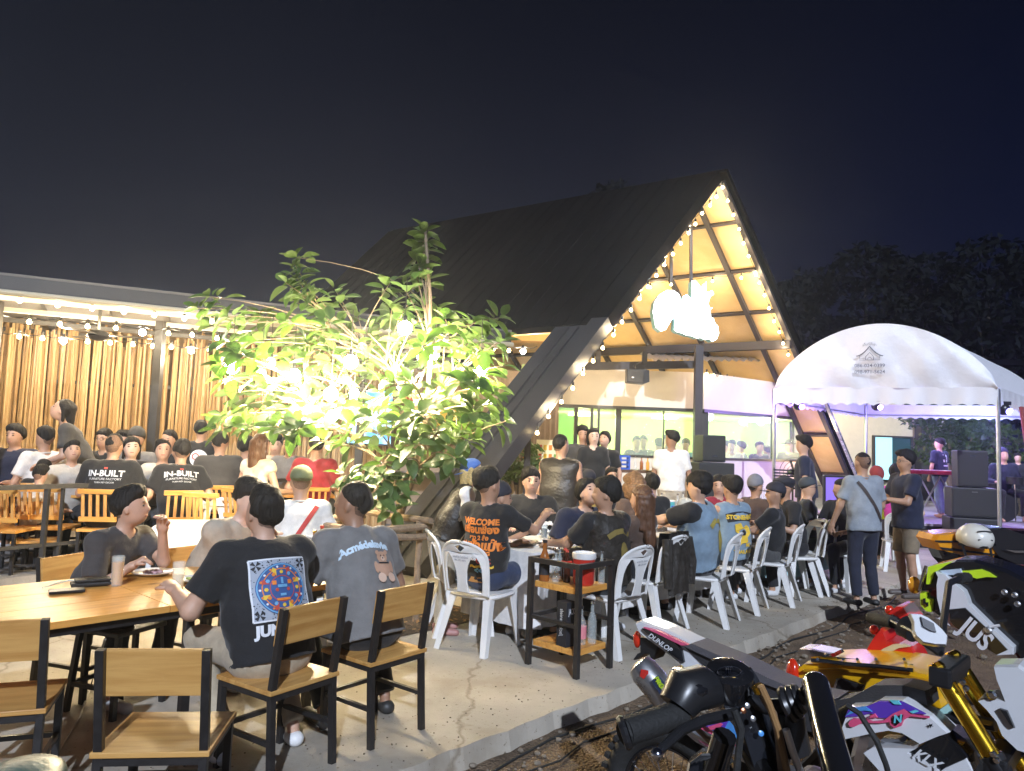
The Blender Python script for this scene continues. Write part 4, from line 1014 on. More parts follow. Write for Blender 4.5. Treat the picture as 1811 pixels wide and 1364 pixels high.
tips = [(372, 525, 6.9), (398, 560, 6.9), (348, 545, 6.9), (522, 470, 7.1), (505, 500, 7.0), (540, 505, 7.2), (592, 512, 7.5), (600, 535, 7.5), (748, 425, 7.3), (738, 462, 7.2), (752, 490, 7.3), (712, 505, 7.1), (720, 540, 7.1), (690, 500, 7.2), (775, 545, 7.4), (886, 562, 7.4), (842, 570, 7.2), (862, 600, 7.3), (820, 590, 7.3), (890, 600, 7.2)]
rnd = random.Random(5)
poly = [(368, 560), (420, 560), (470, 545), (500, 500), (560, 520), (610, 555), (680, 540), (720, 520), (790, 560), (850, 575), (895, 600), (885, 690), (880, 760), (860, 800), (800, 830), (760, 835), (700, 815), (660, 800), (600, 790), (520, 770), (440, 770), (385, 745), (385, 700), (375, 640)]
def inside(x, y):
    c = False; j = len(poly)-1
    for i in range(len(poly)):
        xi, yi = poly[i]; xj, yj = poly[j]
        if (yi > y) != (yj > y) and x < (xj-xi)*(y-yi)/(yj-yi)+xi: c = not c
        j = i
    return c
tries = 0
while len(tips) < 140 and tries < 9000:
    tries += 1; x = rnd.uniform(360, 900); y = rnd.uniform(500, 840)
    if not inside(x, y): continue
    if 480 < x < 700 and 690 < y < 800 and rnd.random() < .3: continue
    if any((x-a)**2+(y-b)**2 < (28 if rnd.random() < .6 else 20)**2 for a, b, c in tips): continue
    tips.append((x, y, 7.15+rnd.uniform(-.9, .95)))
tips += [(752, 408, 7.2), (745, 440, 7.25), (735, 480, 7.2), (520, 455, 7.1), (525, 490, 7.1), (535, 525, 7.0), (395, 735, 6.7), (430, 760, 6.7), (380, 760, 6.6), (602, 838, 6.5), (640, 850, 6.4), (675, 838, 6.5), (700, 850, 6.6), (700, 880, 6.6), (650, 880, 6.4), (615, 860, 6.4), (820, 760, 7.3), (880, 700, 6.8), (895, 745, 6.9), (690, 905, 6.7)]
tips = [at_y(x, y, d) for x, y, d in tips]
trunk = MB(); trunk.tube([Vector((tb.x, tb.y, -.05)), Vector((tb.x+.02, tb.y, .3)), fork], [.085, .07, .065], 9)
trunk.tube([fork, fork+Vector((.1, .02, .2))], [.05, .045], 8)
limbs = []
order = sorted(range(len(tips)), key=lambda i: -(tips[i]-fork).length)
nodes_ = [(fork, .05)]
brm = MB(); stems = []
for i in order:
    tp = tips[i]; best = None; bc = 1e9
    for p, r_ in nodes_:
        if p.z > tp.z-.03 and (p-fork).length > .05: continue
        c = (tp-p).length + .35*(p-fork).length - (0 if p is not fork else -.1)
        if (p-fork).length > (tp-fork).length*.8: continue
        if c < bc: bc = c; best = (p, r_)
    if best is None: best = nodes_[0]
    p, r_ = best; L = (tp-p).length; d0 = (p-fork).normalized() if (p-fork).length > .1 else Vector(((tp-p).x*1.0, (tp-p).y*1.0, .4)).normalized()
    r0 = min(r_*.8, .006+.011*L); bow = Vector((rnd.uniform(-1, 1), rnd.uniform(-1, 1), rnd.uniform(-.6, .2)))*.08*L
    pts = []; m1 = p+(d0*.4+(tp-p).normalized()*.3)*L*.6+bow
    for k in range(7):
        t = k/6; pts.append(p*(1-t)**2+m1*2*t*(1-t)+tp*t*t)
    rs = [r0*(1-.65*k/6) for k in range(7)]
    (MB().tube(pts, rs, 6)).build('branch', BARK, tree, smooth=True)
    for k in range(1, 6): nodes_.append((pts[k], rs[k]))
    stems.append((tp, (pts[-1]-pts[-2]).normalized()))
trunk.build('trunk', BARK, tree, smooth=True)
def leaf_mesh(bend, fold):
    vs = []; fs = []; n = 7
    for i in range(n):
        t = i/(n-1); w = .29*math.sin(math.pi*min(1, t*.93+.05))**.75 if i not in (n-1,) else .03
        if i == 0: w = .03
        y = t; z = -bend*t*t
        vs += [(-w, y, z+fold*w), (0, y, z), (w, y, z+fold*w)]
    for i in range(n-1):
        a = i*3; fs += [(a, a+1, a+4, a+3), (a+1, a+2, a+5, a+4)]
    me = bpy.data.meshes.new('leaf'); me.from_pydata(vs, [], fs); me.polygons.foreach_set('use_smooth', [True]*len(fs)); me.materials.append(LEAFM); return me
lms = [leaf_mesh(.12, .35), leaf_mesh(.3, .25), leaf_mesh(.05, .5), leaf_mesh(.45, .3)]
allv = []
LAMPS = [at_y(x, y, d) for x, y, d in ((410, 652, 6.9), (519, 667, 6.9), (620, 643, 6.75), (585, 700, 6.7), (716, 583, 6.8), (850, 655, 7.0), (768, 634, 7.1), (478, 648, 7.0), (626, 702, 7.0))]
def clear_of_lamps(p):
    for L_ in LAMPS:      # leaves left out round and before each lamp so its glare shows
        a = p-CAM; b = L_-CAM; t = a.dot(b)/b.dot(b)
        if t < 1.02 and (a-b*t).length < .065: return False
        if (p-L_).length < .12: return False
    return True
for tp, dr in stems:
    nL = rnd.randint(7, 11); ph = rnd.uniform(0, 6.28)
    up = (dr*.6+Vector((0, 0, .8))).normalized()
    a_ = up.orthogonal().normalized(); b_ = up.cross(a_)
    for k in range(nL):
        w = ph+k*2.4; out_ = a_*math.cos(w)+b_*math.sin(w); lvl = k/nL
        el = .72-1.15*lvl+rnd.uniform(-.2, .2)      # upper leaves point up, lower ones droop
        d = (out_*math.cos(el)+up*math.sin(el)).normalized(); sz = rnd.uniform(.135, .215)*(1 if lvl > .15 else .8)
        base = tp-dr*(.13*lvl)+d*.025
        nrm = (up-d*up.dot(d)).normalized()
        nrm = (nrm+Vector((rnd.uniform(-.5, .5), rnd.uniform(-.5, .5), rnd.uniform(-.3, .3)))).normalized(); xa = d.cross(nrm).normalized(); nz_ = xa.cross(d)
        Mx = Matrix(((xa.x, d.x, nz_.x, 0), (xa.y, d.y, nz_.y, 0), (xa.z, d.z, nz_.z, 0), (0, 0, 0, 1)))
        Mx = Matrix.Translation(base) @ Mx @ Matrix.Scale(sz, 4); (allv.append((base.y, Mx, rnd.randrange(4))) if clear_of_lamps(base+d*sz*.5) else None)
allv.sort(key=lambda a: a[0])
for y_, Mx, i in allv[:290]:
    o = link('leaf', lms[i], tree); o.matrix_local = Mx
mb = MB()
for y_, Mx, i in allv[290:]:
    me = lms[i]; mb.add([Mx @ v.co for v in me.vertices], [tuple(p.vertices) for p in me.polygons])
tag(mb.build('leaf', LEAFM, tree, smooth=2, bm_fix=False), kind='stuff')
print('leaves', len(allv))
# lamps hung in the crown
tl = [(410, 652, 6.9, 'b'), (478, 648, 7.0, 'm'), (462, 668, 7.3, 'm'), (519, 667, 6.9, 'b'), (620, 643, 6.75, 'b'), (585, 700, 6.7, 'b'), (626, 702, 7.0, 'm'), (716, 583, 6.8, 'b'), (745, 637, 7.3, 'm'), (768, 634, 7.1, 'm'), (850, 655, 7.0, 'b'), (556, 726, 7.3, 'm')]
lampd = {}
for i, (x, y, d, k) in enumerate(tl):
    c = at_y(x, y, d); words_ = ['hanging at the outer west side of the tree crown beside the bamboo', 'small lamp shining through leaves over the standing diner', 'small lamp deep behind leaves in the western crown half', 'bright lamp in front of the two pale stems', 'brightest lamp at the centre of the tree crown', 'low bright lamp hanging above the fork of stems', 'small lamp right beside the low bright one', 'highest lamp in the crown under the tall leafy spire', 'small lamp half hidden behind leaves under the spire', 'small lamp shining among leaves over the red sign', 'bright lamp at the crown edge before the dark roof leg', 'lowest small lamp glowing between the pale stems'][i]
    r_ = empty('hanging_lamp', c, 0, words_, 'lamp', 'bulb lamps hung in the tree')
    bd, kd_ = bulb_data(k); b_ = link('bulb', bd, r_); b_.location = (0, 0, .08); s_ = link('socket', kd_, b_); MB().tube([(0, 0, .12), (0, 0, .5)], .004, 4).build('cord', BLKP, r_)
    point('lamp', c-UP*.12+Vector((0, -.03, 0)), 100 if k == 'b' else 30, (1, .78, .47), .06)
# log frame round the pit
lf = empty('log_frame', (0, 0, 0), 0, 'low rough frame of pale logs tied round the tree', 'log rail')
LOG = mat('log_bark', (.27, .19, .12), .85, var=.3, vs=14, bump=.5, bs=40)
pa = on_z(735, 1100, 0); 
def lg(a, b, r_): 
    a = Vector(a); b = Vector(b); pts = [a.lerp(b, k/5)+Vector((rnd.uniform(-1, 1), rnd.uniform(-1, 1), rnd.uniform(-1, 1)))*.008 for k in range(6)]; MB().tube(pts, [r_*rnd.uniform(.9, 1.1) for _ in pts], 8).build('log', LOG, lf, smooth=True)
za = .86; pb = pa-E1*.9; pc = pa+E2*1.0; pd = pb+E2*1.0
for p in (pa, pb, pc, pd): lg(p-UP*.05, p+UP*(za+.05), .03)
lg(pa+UP*za+E1*.10-E2*.05, pb+UP*za-E1*.1-E2*.05, .033); lg(pa+UP*(za-.08)+E1*.12-E2*.05, pb+UP*(za-.08)-E1*.05-E2*.05, .03)
lg(pa+UP*(za+.06)-E2*.15, pc+UP*(za+.06)+E2*.12, .032); lg(pb+UP*(za+.05)-E2*.1, pd+UP*(za+.05)+E2*.1, .03); lg(pc+UP*za+E1*.1, pd+UP*za-E1*.1, .03)

# ------------------------------------------------------------------ building and trees on the right, behind the tent
rb_ = empty('cream_house', (0, 0, 0), 0, 'cream rendered house with sliding window behind the stage', 'building')
def rw(px, py, d=21.5): return at_y(px, py, d)
a, b = rw(1405, 760), rw(1640, 760); MB().box(((a.x+b.x)/2, 21.6, 2.1), (b.x-a.x, .2, 4.2)).build('wall', mat('cream_house', (.60, .52, .38), .8, var=.05), rb_)
a2, b2 = rw(1640, 760), rw(1720, 760); MB().box(((a2.x+b2.x)/2, 22.4, 2.1), (b2.x-a2.x, .2, 4.2)).build('wall', mat('grey_house', (.42, .39, .36), .8, var=.05), rb_)
c = rw(1634, 760, 21.3); MB().box((c.x, 21.3, 2.1), (.35, .35, 4.2)).build('column', FR, rb_)
w1, w2 = rw(1548, 773, 21.4), rw(1612, 850, 21.4); z1, z2 = w1.z, w2.z
MB().plate([(w1.x-.05, z2-.05), (w2.x+.05, z2-.05), (w2.x+.05, z1+.05), (w1.x-.05, z1+.05)], [[(w1.x, z2), (w2.x, z2), (w2.x, z1), (w1.x, z1)]], lambda u, v, w: (u, 21.44+w, v), .1).build('window_frame', FR, rb_)
mx_ = (w1.x+w2.x)/2; WCY = mat('window_lit', (.2, .4, .45), .2, emit=(.35, .75, .8), es=.8)
MB().box(((w1.x+mx_)/2, 21.46, (z1+z2)/2), (mx_-w1.x-.02, .03, z1-z2)).build('pane', WCY, rb_); MB().box(((w2.x+mx_)/2, 21.44, (z1+z2)/2), (w2.x-mx_, .03, z1-z2)).build('pane', mat('window_dim', (.03, .08, .09), .08), rb_)
MB().box(((a.x+b2.x)/2, 21.0, 4.35), (b2.x-a.x+1, 2, .15)).build('roof', ROOFD, rb_)
point('lamp', rw(1500, 770, 20.0)+UP*.9, 60, (1, .8, .5), .2)
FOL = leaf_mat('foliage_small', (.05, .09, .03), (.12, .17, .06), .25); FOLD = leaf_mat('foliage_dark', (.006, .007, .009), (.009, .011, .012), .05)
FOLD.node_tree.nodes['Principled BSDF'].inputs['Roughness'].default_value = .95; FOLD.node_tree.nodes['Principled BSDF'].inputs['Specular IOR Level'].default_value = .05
def leafy(name, label, base, h, centres, nleaf, sz, m, seed, cat='tree'):
    g_ = np.random.default_rng(seed); root = empty(name, base, 0, label, cat)
    tr_ = MB(); tr_.tube([(0, 0, 0), (.05, 0, h*.45), (0, .05, h*.8)], [h*.02+.03, h*.014+.02, .02], 7)
    for c_, r_ in centres: tr_.tube([(0, 0, h*.3), Vector(c_)*.6+Vector((0, 0, h*.12)), c_], [h*.009+.015, .03, .012], 5)
    tr_.build('trunk', BARK if m is FOL else mat('bark_dark', (.05, .04, .03), .9), root, smooth=True)
    P = []; w = np.array([r_**2 for c_, r_ in centres]); w = w/w.sum(); idx = g_.choice(len(centres), nleaf, p=w)
    C = np.array([c_ for c_, r_ in centres])[idx]; Rr = np.array([r_ for c_, r_ in centres])[idx]
    d = g_.normal(size=(nleaf, 3)); d /= np.linalg.norm(d, axis=1)[:, None]; c0 = C+d*(Rr*g_.uniform(.3, 1.05, nleaf)**.6)[:, None]*np.array([1, 1, .75])
    u = g_.normal(size=(nleaf, 3)); u /= np.linalg.norm(u, axis=1)[:, None]; v = np.cross(u, g_.normal(size=(nleaf, 3))); v /= np.linalg.norm(v, axis=1)[:, None]
    s_ = sz*g_.uniform(.6, 1.3, nleaf)[:, None]; V = np.stack([c0-u*s_, c0+v*s_*.45, c0+u*s_, c0-v*s_*.45], 1).reshape(-1, 3)
    F = np.arange(nleaf*4).reshape(-1, 4); o = np_mesh('crown', V, F, m, root); o.data.polygons.foreach_set('use_smooth', np.zeros(nleaf, bool)); tag(o, kind='stuff'); return root
c = at_y(1680, 800, 18.2); leafy('garden_tree', 'leafy garden tree lit behind the stage, under the tent', (c.x, 18.2, 0), 3.2, [((-.7, 0, 2.75), .55), ((-.1, -.2, 2.6), .7), ((.6, 0, 2.3), .8), ((1.2, .2, 2.0), .8), ((-.3, 0, 1.9), .6)], 2600, .085, FOL, 3)
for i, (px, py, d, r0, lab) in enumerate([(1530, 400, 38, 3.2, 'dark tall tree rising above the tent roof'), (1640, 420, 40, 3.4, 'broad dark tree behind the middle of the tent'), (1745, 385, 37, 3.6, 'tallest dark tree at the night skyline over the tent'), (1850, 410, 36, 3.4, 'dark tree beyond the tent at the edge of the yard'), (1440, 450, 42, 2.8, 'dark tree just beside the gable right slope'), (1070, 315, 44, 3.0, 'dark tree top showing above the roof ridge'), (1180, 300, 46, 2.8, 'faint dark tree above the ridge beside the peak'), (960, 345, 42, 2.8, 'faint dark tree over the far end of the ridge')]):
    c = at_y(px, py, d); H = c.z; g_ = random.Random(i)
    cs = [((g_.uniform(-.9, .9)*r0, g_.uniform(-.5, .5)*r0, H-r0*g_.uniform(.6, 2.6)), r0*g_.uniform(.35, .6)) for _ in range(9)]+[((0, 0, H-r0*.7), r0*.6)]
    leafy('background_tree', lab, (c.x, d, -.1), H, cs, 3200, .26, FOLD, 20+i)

# ------------------------------------------------------------------ tent
TL = Vector((4.84, 13.5, 0)); TR = Vector((7.96, 12.0, 0)); TA = E1.copy(); Tlen = 5.0; ft = (TR-TL); fw_ = ft.length; fu = ft.normalized(); fo = Vector((fu.y, -fu.x, 0))*1
if fo.y > 0: fo = -fo
tent = empty('tent', (0, 0, 0), 0, 'white arched party tent standing over the stage', 'tent')
TWH = mat('tent_pvc', (.70, .71, .78), .45, var=.05, vs=2, bump=.9, bs=5); TWH2 = mat('tent_pvc_thin', (.70, .70, .76), .5)
zE, zP, zB = 2.83, 3.97, 2.56
def arch(t): return zE+(zP-zE)*math.sin(math.pi*t)**.62 if 0 < t < 1 else zE
nu, nv = 64, 26; mb = MB()
g_ = np.random.default_rng(4); waves = [(g_.uniform(10, 34), g_.uniform(-8, 8), g_.uniform(0, 6), g_.uniform(.004, .011)) for _ in range(9)]
def wrinkle(t, v): 
    fan_ = math.sin((t-.5)*26/(.35+.5*v+.2))*.012*v*v; s_ = sum(a*math.sin(f*t+h_*v+p) for f, h_, p, a in waves)
    return (1-v**5)*(s_*2.0+fan_*1.6)*math.sin(math.pi*min(1, max(0, t)))**.3+.02*math.sin(t*70+9*math.sin(t*9)+6*v)*max(0, .35-v)
for j in range(nv+1):
    for i in range(nu+1):
        t = i/nu; v = j/nv; z = zE+(arch(t)-zE)*v; p = TL+ft*t+fo*(.03+wrinkle(t, v)+.05*math.sin(math.pi*v)); mb.v.append((p.x, p.y, z))
mb.f = [(j*(nu+1)+i, j*(nu+1)+i+1, (j+1)*(nu+1)+i+1, (j+1)*(nu+1)+i) for j in range(nv) for i in range(nu)]
mb.build('gable_panel', TWH, tent, smooth=2, bm_fix=False)
def valance(p, q, name, dropz=.27, out=Vector((0, 0, 0)), n=110, scal=17):
    mb = MB()
    for i in range(n+1):
        t = i/n; b_ = p.lerp(q, t); wv = .012*math.sin(t*60)+.01*math.sin(t*23)
        zb = zE-dropz-.035+.045*abs(math.sin(math.pi*t*scal)); 
        for z in (zE+.02, zE-.12, zb): o2 = out*(.04+wv*(zE+.02-z)*5); mb.v.append((b_.x+o2.x, b_.y+o2.y, z))
    mb.f = [(3*i+k, 3*i+3+k, 3*i+4+k, 3*i+1+k) for i in range(n) for k in (0, 1)]; mb.build(name, TWH2, tent, smooth=2, bm_fix=False)
valance(TL, TR, 'valance', out=fo); valance(TL+TA*Tlen, TR+TA*Tlen, 'valance', out=-fo); valance(TL, TL+TA*Tlen, 'valance', out=-fu, n=140, scal=26); valance(TR, TR+TA*Tlen, 'valance', out=fu, n=140, scal=26)
mb = MB(); na, nb2 = 40, 30
for j in range(nb2+1):
    for i in range(na+1):
        t = i/na; s_ = j/nb2*Tlen; p = TL+ft*t+TA*s_; sagz = -.05*abs(math.sin(math.pi*s_/1.25))*math.sin(math.pi*t); mb.v.append((p.x, p.y, arch(t)+sagz))
mb.f = [(j*(na+1)+i, j*(na+1)+i+1, (j+1)*(na+1)+i+1, (j+1)*(na+1)+i) for j in range(nb2) for i in range(na)]
mb.build('roof_sheet', TWH2, tent, smooth=2, bm_fix=False)
GALV = mat('galvanised', (.50, .50, .54), .35, .85, var=.1)
for p, h0 in ((TL, -.1), (TR, -.1), (TL+TA*Tlen, -.1), (TR+TA*Tlen, -.1)): MB().tube([p+UP*h0, p+UP*zE], .032, 10).build('pole', GALV, tent, smooth=True)
for k in range(5):
    s_ = k*Tlen/4; MB().tube([TL+ft*(i/20)+TA*s_+UP*(arch(i/20)-.03) for i in range(21)], .02, 6).build('arch_tube', GALV, tent, smooth=True)
for a_, b_ in ((TL, TR), (TL, TL+TA*Tlen), (TR, TR+TA*Tlen), (TL+TA*Tlen, TR+TA*Tlen)): MB().tube([a_+UP*(zE-.22), b_+UP*(zE-.22)], .018, 6).build('edge_tube', GALV, tent)
INK = mat('ink_grey', (.10, .11, .16), .6)
def onfront(u, z): t = u/fw_; p = TL+ft*t; return (p.x+fo.x*.135, p.y+fo.y*.135, z)
cu_ = fw_*.455; zc = 3.42
def fshape(shape, z0, nm, s_=1): vs, fs = shape; mb = MB(); mb.add([onfront(cu_+v[0]*s_, z0+v[1]*s_) for v in vs], fs); mb.build(nm, INK, tent, bm_fix=False)
fshape(text_shape('086-024-0399', .085, bold=.001), zc-.20, 'phone_number'); fshape(text_shape('098-971-5624', .085, bold=.001), zc-.31, 'phone_number')
em = []
def lin(pts, w):
    vs = []; fs = []
    for i, (x, y) in enumerate(pts):
        a_ = pts[max(i-1, 0)]; b_ = pts[min(i+1, len(pts)-1)]; dx, dy = b_[0]-a_[0], b_[1]-a_[1]; l_ = math.hypot(dx, dy); vs += [(x-dy/l_*w, y+dx/l_*w, 0), (x+dy/l_*w, y-dx/l_*w, 0)]
    return vs, [(2*i, 2*i+1, 2*i+3, 2*i+2) for i in range(len(pts)-1)]
em.append(lin([(-.21+.42*t, .0+.17*(1-abs(2*t-1))**1.8) for t in np.linspace(0, 1, 21)], .009)); em.append(lin([(-.16, 0), (-.16, -.07), (.16, -.07), (.16, 0)], .005)); em.append(lin([(-.06, -.07), (-.06, -.01), (0, .06), (.06, -.01), (.06, -.07)], .005))
em.append(lin([(-.04+.08*t, -.06+.035*math.sin(math.pi*t)) for t in np.linspace(0, 1, 9)], .004)); em.append(lin([(-.16, -.04), (-.06, -.04)], .003)); em.append(lin([(.16, -.04), (.06, -.04)], .003))
fshape(merge_shapes(em), zc-.03, 'emblem')
tx = text_shape('เต็นท์ให้เช่า', .06); fshape(([(math.sin(v[0]/.27)*.24, math.cos(v[0]/.27)*.22-.10+v[1], 0) for v in tx[0]], tx[1]), zc+.06, 'lettering')
mb = MB(); p = TR+TA*.4; mb.v = []
for j in range(9):
    for i in range(7): z = 2.6-2.6*j/8; w_ = (.25+.5*(1-abs(j/8-.4))) ; q = TR+TA*(1.0+i/6*w_)+fu*(.15+.05*math.sin(i*2.2)); mb.v.append((q.x+.3*j/8, q.y, z))
mb.f = [(j*7+i, j*7+i+1, j*7+i+8, j*7+i+7) for j in range(8) for i in range(6)]
tag(mb.build('red_curtain', cloth('curtain_red', (.35, .05, .04)), None, smooth=2, bm_fix=False), 'red cloth curtain gathered at the tent corner', 'curtain')

# ------------------------------------------------------------------ stage with sound gear
STZ = .45; q = on_z(1560, 915, STZ)
st = MB(); S0 = at_y(1480, 915, 14.0); S1 = at_y(1900, 930, 13.2); st.v = []
C4 = [Vector((S0.x, S0.y, 0)), Vector((S1.x, S1.y, 0)), Vector((S1.x+3, S1.y+8, 0)), Vector((S0.x+1.2, S0.y+6.5, 0))]
stg = empty('stage', (0, 0, 0), 0, 'low black sided stage platform under the tent', 'stage')
def prism(C, z0, z1, m, nm, parent): mb = MB(); n = len(C); mb.v = [(p.x, p.y, z1) for p in C]+[(p.x, p.y, z0) for p in C]; mb.f = [tuple(range(n)), tuple(range(n, 2*n))[::-1]]+[(i, (i+1) % n, (i+1) % n+n, i+n) for i in range(n)]; return mb.build(nm, m, parent)
prism(C4, STZ-.04, STZ, mat('stage_deck', (.34, .30, .36), .7, var=.15), 'deck', stg); prism([p+Vector((.03, .03, 0)) if 0 else p*1.0 for p in C4], -.1, STZ-.045, mat('black_skirt', (.015, .015, .018), .9), 'skirt', stg)
def pa_box(px, py0, py1, d, w, dep, label, rot=0.0, z0=None):
    a = at_y(px, py0, d); b = at_y(px, py1, d); zb = b.z if z0 is None else z0; h_ = a.z-zb
    r_ = empty('loudspeaker', (a.x, d, zb), rot, label, 'speaker')
    MB().box((0, 0, h_/2), (w, dep, h_), bev=.02).build('cabinet', mat('cab_black', (.02, .02, .023), .55, bump=.2, bs=150), r_)
    MB().box((0, -dep/2-.006, h_/2), (w-.05, .012, h_-.06), bev=.005).build('grille', mat('grille', (.03, .03, .032), .7), r_)
    MB().box((0, -dep/2-.016, h_*.86 if h_ > .5 else .1), (.09, .006, .02)).build('badge', CHROME, r_)
    return zb+h_
pa_box(1714, 797, 861, 13.3, .48, .4, 'upper black speaker standing on the subwoofer stack', rot=-.3)
zt = pa_box(1716, 862, 914, 13.3, .72, .5, 'middle black subwoofer under the tall speaker by the stage', rot=-.3)
pa_box(1716, 915, 965, 13.25, .78, .55, 'lowest black subwoofer standing on the ground by the stage', rot=-.3)
pa_box(1256, 770, 817, 12.4, .40, .36, 'grey cased speaker standing by the hall post', rot=.15); pa_box(1257, 818, 860, 12.4, .62, .5, 'black box carrying the grey cased speaker', rot=.15, z0=.0)
def moving_head(px, py, d, label, col):
    c = at_y(px, py, d); r_ = empty('stage_light', c, 0, label, 'stage light')
    MB().box((0, 0, .08), (.20, .10, .06), bev=.01).build('yoke', BLKP, r_); MB().ball((0, 0, -.02), .10, 12, 8, (1, .9, 1)).build('head', BLKP, r_, smooth=2)
    MB().lathe((.03, -.08, -.05), [(.05, 0), (.055, .02), (.01, .025)], 12, axis=(.2, -1, -.5)).build('lens', glow('lens_'+label[:6].strip().replace(' ', '_'), col, 9), r_, smooth=2)
moving_head(1550, 716, 14.5, 'moving head light clamped at the middle tent pole', (.5, .3, 1)); moving_head(1775, 722, 12.1, 'black stage light hanging outside the tent corner', (.2, .2, .9)); moving_head(1412, 715, 14.0, 'purple glowing stage light under the valance edge', (.45, .2, 1))
point('stage_lamp', at_y(1440, 735, 14.2), 45, (.42, .22, 1), .1); point('stage_lamp', at_y(1620, 745, 15.0), 60, (.45, .35, 1), .1); point('stage_lamp', at_y(1740, 745, 15.5), 50, (.35, .45, 1), .1)
point('stage_lamp', at_y(1700, 840, 13.9)+Vector((.8, 0, .6)), 14, (.7, .3, 1), .1)
# folding lattice stand with keyboard
ks = at_y(1648, 905, 15.0); k_ = empty('keyboard_stand', (ks.x, 15.0, STZ), .1, 'silver lattice keyboard stand on the stage', 'stand')
AL = mat('aluminium', (.6, .6, .66), .3, .9)
for q in range(3):
    x0 = -.7+q*.45; MB().bar((x0, 0, .1), (x0+.45, 0, .85), .025).build('strut', AL, k_); MB().bar((x0+.45, .03, .1), (x0, .03, .85), .025).build('strut', AL, k_)
for x0 in (-.7, .65): MB().bar((x0, 0, 0), (x0, 0, .9), .03).build('leg', AL, k_)
kb = empty('keyboard', (ks.x-.02, 15.0, STZ+.88), .1, 'red and black stage keyboard on the lattice stand', 'keyboard')
MB().box((0, 0, .04), (1.35, .35, .08), bev=.01).build('body', mat('key_red', (.3, .02, .04), .3), kb); MB().box((0, -.09, .085), (1.2, .14, .012)).build('keys', mat('ivory', (.7, .7, .68), .3), kb)
# drum kit, music stand, monitor, fan
dk = at_y(1778, 900, 14.6); dr_ = empty('drum_kit', (dk.x, 14.6, STZ), 0, 'small drum kit with cymbals at the tent edge', 'drum kit')
MB().lathe((0, .2, .28), [(.27, -.2), (.28, 0), (.27, .2)], 18, axis=(0, 1, 0)).build('bass_drum', BLKP, dr_, smooth=True)
for x_, y_, z_ in ((-.35, -.1, .62), (.2, .0, .75), (.55, -.1, .6)): MB().lathe((x_, y_, z_), [(.15, 0), (.15, .14)], 14).build('tom', BLKP, dr_, smooth=True); MB().tube([(x_, y_, 0), (x_, y_, z_)], .012, 5).build('stand', CHROME, dr_)
for x_, z_ in ((-.6, 1.0), (.65, 1.05)): MB().lathe((x_, .1, z_), [(.19, 0), (.05, .02), (.01, .03)], 16).build('cymbal', mat('brass', (.7, .5, .2), .25, 1), dr_, smooth=True); MB().tube([(x_, .1, 0), (x_, .1, z_)], .01, 5).build('stand', CHROME, dr_)
ms = at_y(1394, 860, 11.3); m_s = empty('music_stand', (ms.x, 11.3, 0), -.3, 'black slatted music stand behind the capped diners', 'stand')
MB().tube([(0, 0, .05), (0, 0, 1.1)], .012, 6).build('pole', BLKP, m_s)
for k in range(7): MB().box((0, -.02+k*.018, 1.12+k*.045), (.42, .006, .022)).build('slat', BLKP, m_s)
for s_ in (-.2, 0, .2): MB().bar((s_, -.03, 1.1), (s_, .10, 1.42), .012).build('rib', BLKP, m_s)
mo = at_y(1486, 833, 12.8); mon = empty('monitor', (mo.x, 12.8, .62), .1, 'dark monitor screen washed purple at the stage corner', 'screen')
MB().box((0, 0, .42), (.62, .06, .52), bev=.01).build('frame', BLKP, mon); MB().box((0, -.035, .42), (.56, .008, .45)).build('display', mat('screen_purple', (.12, .08, .35), .25, emit=(.16, .10, .5), es=.7), mon)
for s_ in (-.25, .25): MB().tube([(s_, 0, .2), (s_*1.2, .15, -.6)], .012, 6).build('leg', GALV, mon)
f_ = at_y(1402, 810, 11.9); fn_ = empty('standing_fan', (f_.x, 11.9, 0), 0, 'round black standing fan behind the stage walker', 'fan')
MB().tube([(0, 0, 0), (0, 0, 1.2)], .015, 6).build('pole', BLKP, fn_)
for r_ in (.24, .18, .12, .06): MB().tube([(r_*math.cos(a), -.08, 1.35+r_*math.sin(a)) for a in np.linspace(0, 6.283, 25)], .004, 4, False).build('grille_ring', BLKP, fn_)
MB().lathe((0, -.03, 1.35), [(.05, -.05), (.06, .08)], 10, axis=(0, 1, 0)).build('motor', BLKP, fn_)
for k in range(4): a = k*1.57+.3; MB().bar((0, -.06, 1.35), (.2*math.cos(a), -.06, 1.35+.2*math.sin(a)), .09, .006).build('blade', mat('fan_blade', (.05, .05, .06), .4), fn_)
pv = MB(); PV = [on_z(1585, 968, .01), on_z(1900, 960, .01), on_z(1900, 1000, .01), on_z(1640, 1012, .01)]; pv.v = [(p.x, p.y, .006) for p in PV]; pv.f = [(0,1,2,3)]
struct('forecourt', pv, CONC)
